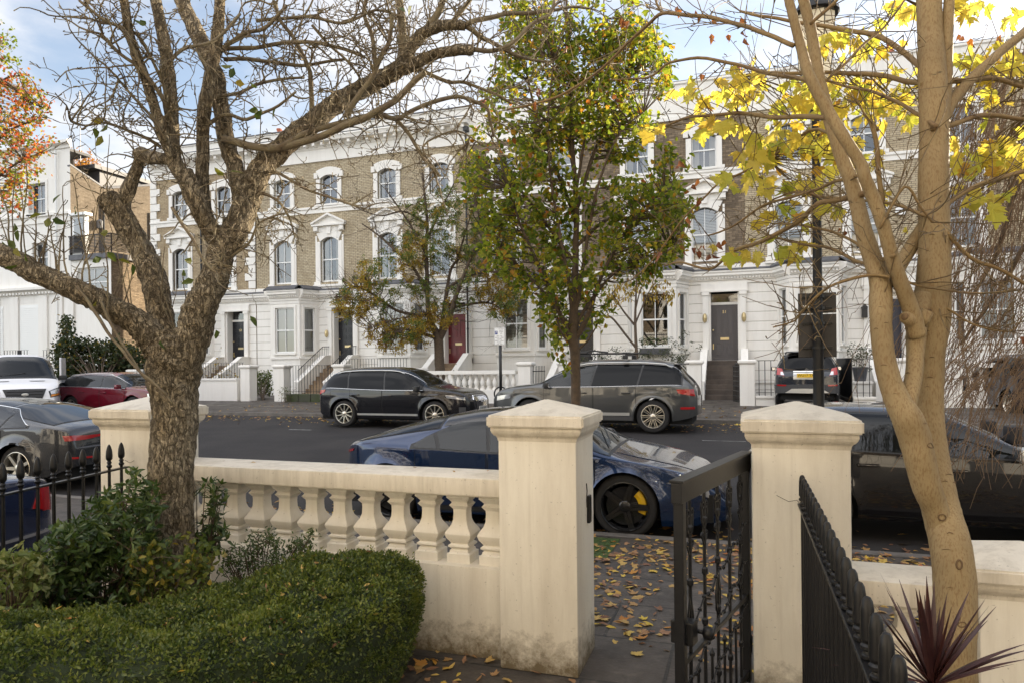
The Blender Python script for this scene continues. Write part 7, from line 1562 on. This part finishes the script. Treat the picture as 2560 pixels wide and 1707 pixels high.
# ------------------------------------------------------------------ weeping birch at the right edge
bt = thing('weeping_birch', 'weeping birch with long hanging brown twigs at the right edge', 'tree', tuple(on_y(3150, 1300, 6.4))); A = bt.location.copy(); t0 = (bt.location - CAM).dot(fwd); tm = MB(); ss = []
limb(tm, [(3150, 1330), (3140, 900), (3120, 500), (3100, 100), (3080, -150)], (90, 40), (t0, t0), 14, .1, 4, 0, ss)
for pts in ([(3110, 300), (2950, 120), (2750, 60), (2580, 120), (2480, 260)], [(3105, 200), (2900, -20), (2700, -40), (2560, 80), (2500, 180)], [(3120, 600), (2950, 420), (2780, 400), (2640, 520), (2560, 620), (2500, 720), (2400, 860)], [(3110, 400), (2920, 260), (2760, 240), (2620, 330), (2540, 480), (2490, 640), (2430, 740)], [(3125, 700), (2950, 560), (2800, 560), (2680, 700), (2600, 880)]): limb(tm, pts, (24, 7), (t0, 5.6), 8, .1, 5, .02, ss)
o = tm.build('trunk', MAT['bark_dark'], bt, smooth=True, loc=A); o.location = (0, 0, 0); tw = MB()
def strand(x, y, t, dx, L, r=.0042):
    p = at(x, y, t); d = (rgt * -dx + V((0, 0, -.55)) + rv() * .1).normalized(); pts = [p]; n = int(L / .1)
    for i in range(n):
        d = (d + V((0, 0, -.12)) + rv() * .13).normalized(); p = p + d * .1; pts.append(p)
        if rg.random() < .35:
            q = p + (d * .7 + rv() * .6).normalized() * rg.uniform(.06, .3); tw.tube([p, (p + q) / 2 + V((0, 0, .006)), q + V((0, 0, -.05))], [.0024, .002, .0016], 3, cap=False)
        if rg.random() < .5: e = p + rv() * .014; tw.tube([p, e], [.0035, .002], 3)
    tw.tube(pts, [r * (1 - .55 * i / n) for i in range(n + 1)], 3, cap=False)
for i in range(170): strand(rg.uniform(2430, 2750), rg.uniform(90, 330), rg.uniform(5.0, 6.4), rg.uniform(.1, .5), rg.uniform(.7, 2.1))
for i in range(100): strand(rg.uniform(2380, 2700), rg.uniform(380, 760), rg.uniform(5.0, 6.2), rg.uniform(.0, .45), rg.uniform(.8, 1.9))
for i in range(105): strand(rg.uniform(2430, 2680), rg.uniform(760, 960), rg.uniform(4.9, 6.0), rg.uniform(.1, .9), rg.uniform(.35, 1.0))
for i in range(16): strand(rg.uniform(2180, 2420), rg.uniform(640, 860), rg.uniform(5.2, 6.0), rg.uniform(.2, .7), rg.uniform(.4, .9), .003)
for i in range(26): p, r, d = rg.choice(ss[-60:]); x, y = px_of(p); strand(x, y, (p - CAM).dot(fwd), rg.uniform(.1, .6), rg.uniform(.5, 1.3))
o = tw.build('hanging_twigs', plain('birch_twig', (.12, .075, .045), .8, var=(.17, .11, .06), vs=9), bt, loc=A); o.location = (0, 0, 0)
# ------------------------------------------------------------------ low planting
bed = MB(); bed.grid([[(x, y, .02 + .03 * noise.noise(V((x * 2, y * 2, 0)))) for x in np.linspace(-5.2, -2.0, 18)] for y in np.linspace(1.0, 3.94, 14)]); structure('flower_bed', bed, MAT['soil'])
# clipped box hedge: path of centre points with half widths
FR = [(-1.97, 3.93), (-1.83, 3.55), (-1.83, 3.2), (-1.93, 2.85), (-2.1, 2.55), (-2.35, 2.3), (-2.9, 2.02), (-3.5, 1.85), (-4.2, 1.75)]
BK = [(-2.50, 3.93), (-2.62, 3.68), (-2.72, 3.42), (-2.86, 3.14), (-3.05, 2.92), (-3.22, 2.68), (-3.5, 2.42), (-3.9, 2.3), (-4.4, 2.25)]
hd = thing('box_hedge', 'clipped dark green box hedge sprinkled with fallen leaves', 'hedge', (-2.6, 2.9, 0))
def hz(s): return .63 + .03 * sin(s * 9)
def hsurf(s, v):
    """s along 0..1, v across: 0 foot of the front .. 1 foot of the back"""
    f = s * (len(FR) - 1); i = min(int(f), len(FR) - 2); k = f - i
    a = V((*FR[i], 0)).lerp(V((*FR[i + 1], 0)), k); b = V((*BK[i], 0)).lerp(V((*BK[i + 1], 0)), k); H = hz(s); c = .13
    if s < .03: H *= .94
    fl = (a - b).normalized()
    if v < .42: w = v / .42; p = a + fl * (.06 * sin(w * pi) - .10 * (1 - w)) ; p.z = H * (w * .93)
    elif v < .9: w = (v - .42) / .48; e = abs(2 * w - 1) ** 5; p = a.lerp(b, .03 + .94 * w); p.z = H * (1 - .07 * e)
    else: w = (v - .9) / .1; p = V(b); p.z = H * .93 * (1 - w)
    n = noise.noise(p * 3.2) * .05 + noise.noise(p * 10) * .05 + noise.noise(p * 24) * .02
    return p + V((fl.x * n * .6, fl.y * n * .6, n))
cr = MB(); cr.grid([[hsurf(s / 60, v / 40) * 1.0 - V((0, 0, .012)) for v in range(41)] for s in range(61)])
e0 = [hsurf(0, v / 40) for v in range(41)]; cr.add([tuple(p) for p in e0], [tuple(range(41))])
o = cr.build('hedge_core', plain('hedge_core_green', (.018, .03, .010), .9), hd, loc=hd.location); o.location = (0, 0, 0)  # plain dark green core under the leaf layer
lf = MB(); hg_ = random.Random(5)
for i in range(76000):
    s, v = hg_.random(), hg_.uniform(.0, .93); p = hsurf(s, v)
    if s > .8 and hg_.random() < .6: continue
    ds = hsurf(min(1, s + .01), v) - p; dv = hsurf(s, min(1, v + .01)) - p; nn = ds.cross(dv)
    nn = nn.normalized() if nn.length > 1e-9 else V((0, 0, 1))
    if nn.dot(V((0, 0, 1)) + (V((-2.0, 2.0, 0)) - p) * -.2) < 0 and v < .9: nn = -nn
    d = (nn * .7 + V((hg_.gauss(0, .6), hg_.gauss(0, .6), hg_.gauss(.25, .5)))).normalized(); q = p + nn * hg_.uniform(-.02, .03)
    leaf_tri(lf, q, d, V((hg_.gauss(0, 1), hg_.gauss(0, 1), 1)), hg_.uniform(.015, .027), hg_.uniform(.009, .014), mi=1 if (noise.noise(p * 5) + .5 * noise.noise(p * 17) > .22 and v > .3) or hg_.random() < .06 else 0)
for i in range(420):
    s, v = hg_.random() * .8, hg_.uniform(.2, .9); p = hsurf(s, v); d = V((hg_.gauss(0, .5), hg_.gauss(0, .5), 1)).normalized()
    for k in range(7): leaf_tri(lf, p + d * .011 * k, d * .5 + rv(), rv(), .02, .01, mi=1)
for i in range(2600):                                                    # the end against the wall
    v = hg_.uniform(0, .95); w = hg_.random(); a = hsurf(0, v); b = hsurf(0, 1 - v * .9); p = a.lerp(b, w * .5); p.y += .01; leaf_tri(lf, p, V((hg_.gauss(0, .6), .6, hg_.gauss(0, .6))), V((1, 0, .3)), .02, .011)
o = lf.build('foliage', [MAT['box_leaf'], MAT['box_tip']], hd, loc=hd.location); o.location = (0, 0, 0)

def shrub(name, label, poly, t, dt, n, per, leaf, mat, base, stems=14, spread=.09, hole=-.2, hs=4, group=None, stemr=.006):
    r = thing(name, label, 'shrub', base, group=group); A = V(base); lf = MB(); st = MB(); ss = [(V(base) + V((g_(.08), g_(.08), .0)), stemr * 1.4, up_) for _ in range(5)]
    pts = scatter(poly, n, t, dt, hole, hs)
    for p in sorted(pts, key=lambda q: (q - A).length)[::max(1, n // (stems * 3))]:
        P_, W_ = smooth_pts([ss[0][0], V((A.x * .6 + p.x * .4, A.y * .6 + p.y * .4, A.z * .45 + p.z * .55)), p], [stemr, stemr * .7, stemr * .4], 4); st.tube(P_, W_, 5, cap=False); ss += [(q, stemr * .6, up_) for q in P_[3:]]
    for p in pts:
        if rg.random() < .5: link(st, p, ss, stemr * .5, .0015, .02)
        for k in range(per): leaf(lf, p)
    o = st.build('stems', MAT['bark_dark'], r, loc=A); o.location = (0, 0, 0); o = lf.build('foliage', mat, r, loc=A); o.location = (0, 0, 0); return r
def choisya(m, p):
    ax = (rv() + up_ * .8).normalized(); p = p + rv() * .05
    for k in range(5):
        d = (ax * .35 + rv()).normalized(); leaf_ov(m, p, d, ax + rv() * .3, rg.uniform(.045, .07), rg.uniform(.016, .022), .2, .25)
def small(L, W, sp): return lambda m, p: leaf_ov(m, p + rv() * rg.uniform(0, sp), rv() + up_ * .2, rv() + up_ * .7, L * rg.uniform(.7, 1.2), W * rg.uniform(.8, 1.2), .25, .2)
shrub('choisya_shrub', 'dark glossy leaved shrub filling the bed around the gnarled trunk', [(110, 1480), (130, 1400), (190, 1320), (240, 1255), (300, 1225), (340, 1195), (380, 1190), (395, 1330), (400, 1520), (260, 1545), (140, 1540)], 4.15, .4, 520, 2, choisya, MAT['shrub_leaf'], tuple(at(270, 1640, 4.15)), hole=-.3)
shrub('choisya_shrub', 'narrow sprig of glossy leaves poking out beside the trunk by the balusters', [(478, 1185), (515, 1195), (560, 1225), (555, 1290), (550, 1350), (520, 1410), (478, 1420)], 4.55, .1, 60, 2, choisya, MAT['shrub_leaf'], tuple(at(500, 1620, 4.55)))
shrub('climber', 'yellowish green climber tangled round the foot of the gnarled trunk', [(330, 1370), (400, 1345), (470, 1330), (520, 1350), (545, 1400), (520, 1450), (460, 1480), (420, 1500), (350, 1500), (320, 1440)], 3.85, .18, 170, 4, small(.045, .028, .05), MAT['vine_leaf'], tuple(at(400, 1720, 3.85)), stemr=.004)
shrub('variegated_shrub', 'pale edged shrub at the left end of the hedge', [(-40, 1440), (20, 1385), (60, 1375), (110, 1400), (125, 1450), (100, 1500), (40, 1530), (-40, 1530)], 3.65, .2, 150, 6, small(.05, .024, .06), MAT['pale_leaf'], tuple(at(30, 1700, 3.65)))
shrub('laurel_shrub', 'green shrub between pale edged shrub and choisya along the railing', [(40, 1470), (80, 1390), (150, 1320), (220, 1330), (240, 1420), (220, 1510), (90, 1530)], 3.95, .25, 200, 5, small(.06, .026, .07), MAT['shrub_leaf'], tuple(at(140, 1660, 3.95)))
shrub('fern_leaved_shrub', 'feathery shrub rising behind the hedge against the balusters', [(545, 1430), (580, 1350), (620, 1345), (655, 1315), (690, 1335), (700, 1370), (740, 1350), (790, 1325), (780, 1370), (730, 1420), (680, 1440), (600, 1450)], 4.55, .18, 190, 9, small(.03, .010, .06), MAT['shrub_leaf'], tuple(at(650, 1610, 4.55)), hole=-.1, hs=8)
yf = thing('rose', 'single pale yellow rose bloom against the white plinth', 'flower', tuple(at(563, 1383, 4.5))); m = MB()
for i in range(14): leaf_ov(m, V((0, 0, 0)), rv() + V((0, -.4, 0)), rv(), .028, .026, .4, .4)
m.build('bloom', plain('pale_yellow_petal', (.7, .62, .3), .6), yf); m = MB(); m.tube([(0, 0, 0), (-.05, .02, -.12), (-.18, .02, -.3), (-.2, 0, -.9)], .003, 4); m.build('stem', MAT['shrub_leaf'], yf)
# far garden shrubs
def twigbush(name, label, base, n, L, leafn=0, lmat=None, ls=.05):
    r = thing(name, label, 'shrub', base); m = MB(); tips = []
    for i in range(n): crooked(m, (g_(.12), g_(.12), 0), up_ + rv() * .45, L * rg.uniform(.6, 1.1), .012, 2, .12, .25, 0, .01, 3, .7, (2, 4), tips)
    m.build('stems', MAT['bark_dark'], r)
    if leafn:
        lf = MB()
        for i in range(leafn): p, d = rg.choice(tips); leaf_ov(lf, p + rv() * .09, rv(), rv(), ls * rg.uniform(.7, 1.2), ls * .45)
        lf.build('foliage', lmat, r)
    return r
MAT['olive_leaf'] = leafmat('grey_green_leaf', [(0, (.05, .065, .035)), (1, (.11, .12, .075))], transl=.25)
shrub('evergreen_shrub', 'dark evergreen bush overhanging the low wall behind the red estate', [(128, 880), (150, 850), (160, 800), (172, 795), (185, 840), (230, 855), (300, 852), (350, 880), (385, 900), (395, 950), (300, 955), (150, 945)], 30.5, 1.0, 900, 8, small(.15, .09, .3), leafmat('ivy_leaf', [(0, (.02, .035, .012)), (.8, (.045, .06, .02)), (.93, (.09, .09, .02)), (1, (.3, .2, .02))], transl=.25), tuple(on_z(250, 1000, .47)), hole=-.55, hs=.8, stemr=.03)
twigbush('bare_shrub', 'tall bare twiggy shrub behind the dark evergreen bush', (-26.4, 24.3, .47), 11, 2.6)
twigbush('bare_shrub', 'bare shrub with a few brown leaves in front of the quoined house door', tuple(on_y(560, 960, 24.6))[:2] + (.47,), 12, 1.7, 110, MAT['rowan_gold'], .13)
twigbush('bare_shrub', 'second bare shrub beside the low white wall next to the trunk', tuple(on_y(510, 960, 24.0))[:2] + (.47,), 9, 1.6)
for px, lab in ((1520, 'olive bush left of the young tree in front of the black door'), (1612, 'olive bush below the bay planter of the charcoal door house'), (1695, 'olive bush right of the bay beside the charcoal door steps'), (1480, 'olive bush close behind the leafy tree trunk')):
    twigbush('olive_bush', lab, tuple(on_y(px, 960, 25.2))[:2] + (.47 + (.6 if px != 1480 else .4),), 11, 1.25, 900, MAT['olive_leaf'], .085)
pot = twigbush('potted_olive', 'small olive in a dark pot beside the navy door', (on_y(2150, 900, 25.6).x, 25.6, 1.55), 7, .75, 420, MAT['olive_leaf'], .08); m = MB(); m.lathe([(.0, -.42), (.17, -.42), (.24, 0), (.26, .0), (.26, .05), (.22, .05), (.2, -.02), (0, -.02)], 16, cap=False); m.build('pot', MAT['lead'], pot)
pd = thing('pedestal', 'white plinth carrying the potted olive by navy door', 'plinth', (on_y(2150, 900, 25.6).x, 25.6, .47)); m = MB(); m.bbox(-.3, .3, -.3, .3, 0, .64, .01); m.build('block', MAT['white'], pd); m = MB(); m.bbox(-.34, .34, -.34, .34, .583, .66, .01) ; m.build('coping', MAT['white'], pd)
shrub('clipped_hedge', 'small dark hedge behind the white gatepost on the left', [(636, 985), (634, 940), (650, 930), (676, 932), (678, 985)], 29.5, .5, 160, 8, small(.09, .05, .2), MAT['box_leaf'], tuple(on_z(656, 1000, .47)), hole=None)
twigbush('weed', 'small weed at the foot of the white gatepost', tuple(on_y(722, 985, 22.3))[:2] + (.46,), 6, .25, 160, MAT['vine_leaf'], .06)
twigbush('dark_shrub', 'dark spiky shrub behind the far balustrade by red door steps', tuple(on_y(1150, 960, 23.9))[:2] + (.47,), 10, .8, 160, MAT['shrub_leaf'], .08)
shrub('window_box_plants', 'dark heather growing in the window planter of the bay', [(1598, 862), (1670, 862), (1672, 842), (1650, 850), (1630, 840), (1600, 846)], 26.0, .1, 70, 6, small(.06, .02, .06), MAT['shrub_leaf'], tuple(on_y(1634, 866, 26.8)), hole=None, stems=4)
# young tree with drooping yellow-brown leaves
yt = thing('young_tree', 'young staked tree with drooping yellow brown leaves behind the grey crossover', 'tree', tuple(on_y(1592, 960, 24.2))[:2] + (.47,)); A = yt.location.copy(); t = (yt.location - CAM).dot(fwd); tm = MB(); ss = []
for pts, w in (([(1593, 985), (1592, 900), (1588, 810), (1590, 740), (1592, 690)], (11, 3)), ([(1586, 812), (1560, 780), (1540, 750), (1530, 735)], (6, 2)), ([(1588, 810), (1605, 770), (1620, 735), (1640, 705)], (5, 2)), ([(1589, 868), (1565, 838), (1535, 800), (1520, 790)], (6, 5)), ([(1590, 770), (1600, 730), (1615, 700)], (4, 2))): limb(tm, pts, w, (t, t), 7, .05, 4, 0, ss)
o = tm.build('trunk', MAT['bark_dark'], yt, smooth=True, loc=A); o.location = (0, 0, 0); lf = MB(); tw = MB()
for p in scatter([(1505, 720), (1560, 700), (1640, 690), (1690, 705), (1695, 745), (1640, 760), (1590, 735), (1530, 770)], 70, t, .5):
    link(tw, p, ss, .012, .004)
    for k in range(5): leaf_ov(lf, p + rv() * .12, V((g_(.3), g_(.3), -1)), rv(), rg.uniform(.12, .2), .06)
o = tw.build('twigs', MAT['bark_dark'], yt, loc=A); o.location = (0, 0, 0); o = lf.build('crown', MAT['rowan_gold'], yt, loc=A); o.location = (0, 0, 0)
# cordyline
co_ = thing('cordyline', 'spiky dark red leaved plant beside the maple stem', 'plant', tuple(at(2330, 1715, 2.25))); A = co_.location.copy(); m = MB()
m.lathe([(.035, -A.z), (.03, -.3), (.03, .0)], 10); m.build('stem', MAT['bark_dark'], co_)
def blade(mb, d, L, w, droop):
    p = V((0, 0, 0)); d = d.normalized(); s = d.cross(up_).normalized(); rows = []; n = 9
    for i in range(n + 1):
        k = i / n; ww = w * (.55 + 1.8 * k * (1 - k) + .0) * (1 - k ** 3) + .0006; rows.append([p + s * ww, p + d.cross(s) * -ww * .35, p - s * ww]); d = (d + V((0, 0, -droop / n))).normalized(); p = p + d * L / n
    mb.grid(rows)
ci = 0
for i in range(27):
    el = rg.uniform(.15, 1.0); az = rg.uniform(0, 2 * pi); b = MB() if i == 0 else b; d = V((cos(az) * (1 - el * .75), sin(az) * (1 - el * .75), .12 + el)); blade(b, d, rg.uniform(.24, .4), .0095, rg.uniform(.1, .9) * (1.2 - el))
for x, y in ((2317, 1449), (2335, 1462), (2417, 1482), (2461, 1551), (2559, 1603), (2575, 1615), (2570, 1640), (2212, 1530), (2262, 1485), (2292, 1475), (2365, 1490), (2405, 1530), (2300, 1480)):
    d = at(x, y, 2.25 + g_(.12)) - A; blade(b, d + up_ * d.length * .14, d.length * 1.04, .0115, .3)
b.build('leaves', MAT['cordyline'], co_)
# ------------------------------------------------------------------ fallen leaves
def litter(name, label, n, fn, big=.5, s0=.05, s1=.11, flat=.25):
    m = MB()
    for i in range(n):
        p = fn()
        if p is None: continue
        a = rg.uniform(0, 2 * pi); d = V((cos(a), sin(a), g_(flat * .5))); nn = V((g_(flat), g_(flat), 1)); s = rg.uniform(s0, s1); p = V(p) + V((0, 0, s * .06 + .004))
        if rg.random() < big: leaf_maple(m, p, d, nn, s, rg.uniform(-.35, .25))
        else: leaf_ov(m, p, d, nn, s, s * .38, rg.uniform(.1, .6), rg.uniform(-.3, .3))
    o = m.build(name, MAT['litter']); return tag(o, label, 'leaf litter', kind='stuff')
def near_pave():
    while 1:
        x, y = rg.uniform(-1.6, 3.4), rg.uniform(4.3, 7.3)
        w = .35 + .65 * max(0, min(1, (y - 4.6) / 2.0))
        if noise.noise(V((x * 1.1, y * 1.1, 3))) + rg.uniform(-.35, .5) < .0 or rg.random() > w: continue
        return (x, y, 0)
litter('fallen_leaves', 'yellow and brown leaves scattered over the near pavement', 2300, near_pave, .4, .038, .095)
litter('fallen_leaves', 'yellow leaves on the path at the foot of the hedge', 85, lambda: (rg.uniform(-2.05, -1.0), rg.uniform(3.15, 4.05), 0) if rg.random() < .8 else (rg.uniform(-1.3, -.2), rg.uniform(2.9, 4.0), 0), .5, .04, .095)
litter('fallen_leaves', 'leaves lying in the near gutter beside parked cars', 700, lambda: (lambda y: (rg.uniform(-7, 4), y, road_z(y)))(7.46 + abs(g_(.35))), .4, .05, .11)
litter('fallen_leaves', 'brown leaves along the far gutter under parked cars', 900, lambda: (lambda y: (rg.uniform(-17, 4), y, road_z(y)))(18.58 - abs(g_(.8))), .3, .06, .12)
litter('fallen_leaves', 'leaves strewn over the far pavement', 420, lambda: (lambda y: (rg.uniform(-17, 5), y, fpz(y)))(rg.uniform(18.8, 22.2)), .3, .06, .12)
def on_hedge():
    s, v = rg.uniform(0, .95), rg.uniform(.30, .88); p = hsurf(s, v); return (p.x, p.y, p.z + .012)
litter('fallen_leaves', 'tan leaves caught on top of the clipped hedge', 170, on_hedge, .08, .028, .058, .6)
def on_rail(): return (rg.uniform(-4, -1.5), rg.uniform(4.05, 4.33), 1.135)
litter('fallen_leaves', 'a few twigs and leaf scraps on the balustrade rail', 7, on_rail, 0, .02, .04)
ms_ = MB(); ms_.grid([[(x, y, .006) for x in np.linspace(-1.75, -1.25, 6)] for y in np.linspace(6.45, 7.2, 6)]); tag(ms_.build('moss', plain('moss', (.05, .09, .015), .95, var=(.03, .05, .012), vs=20, bump=.8, bs=60, bd=.02)), 'patch of moss at the edge of the near pavement', 'moss', kind='stuff')
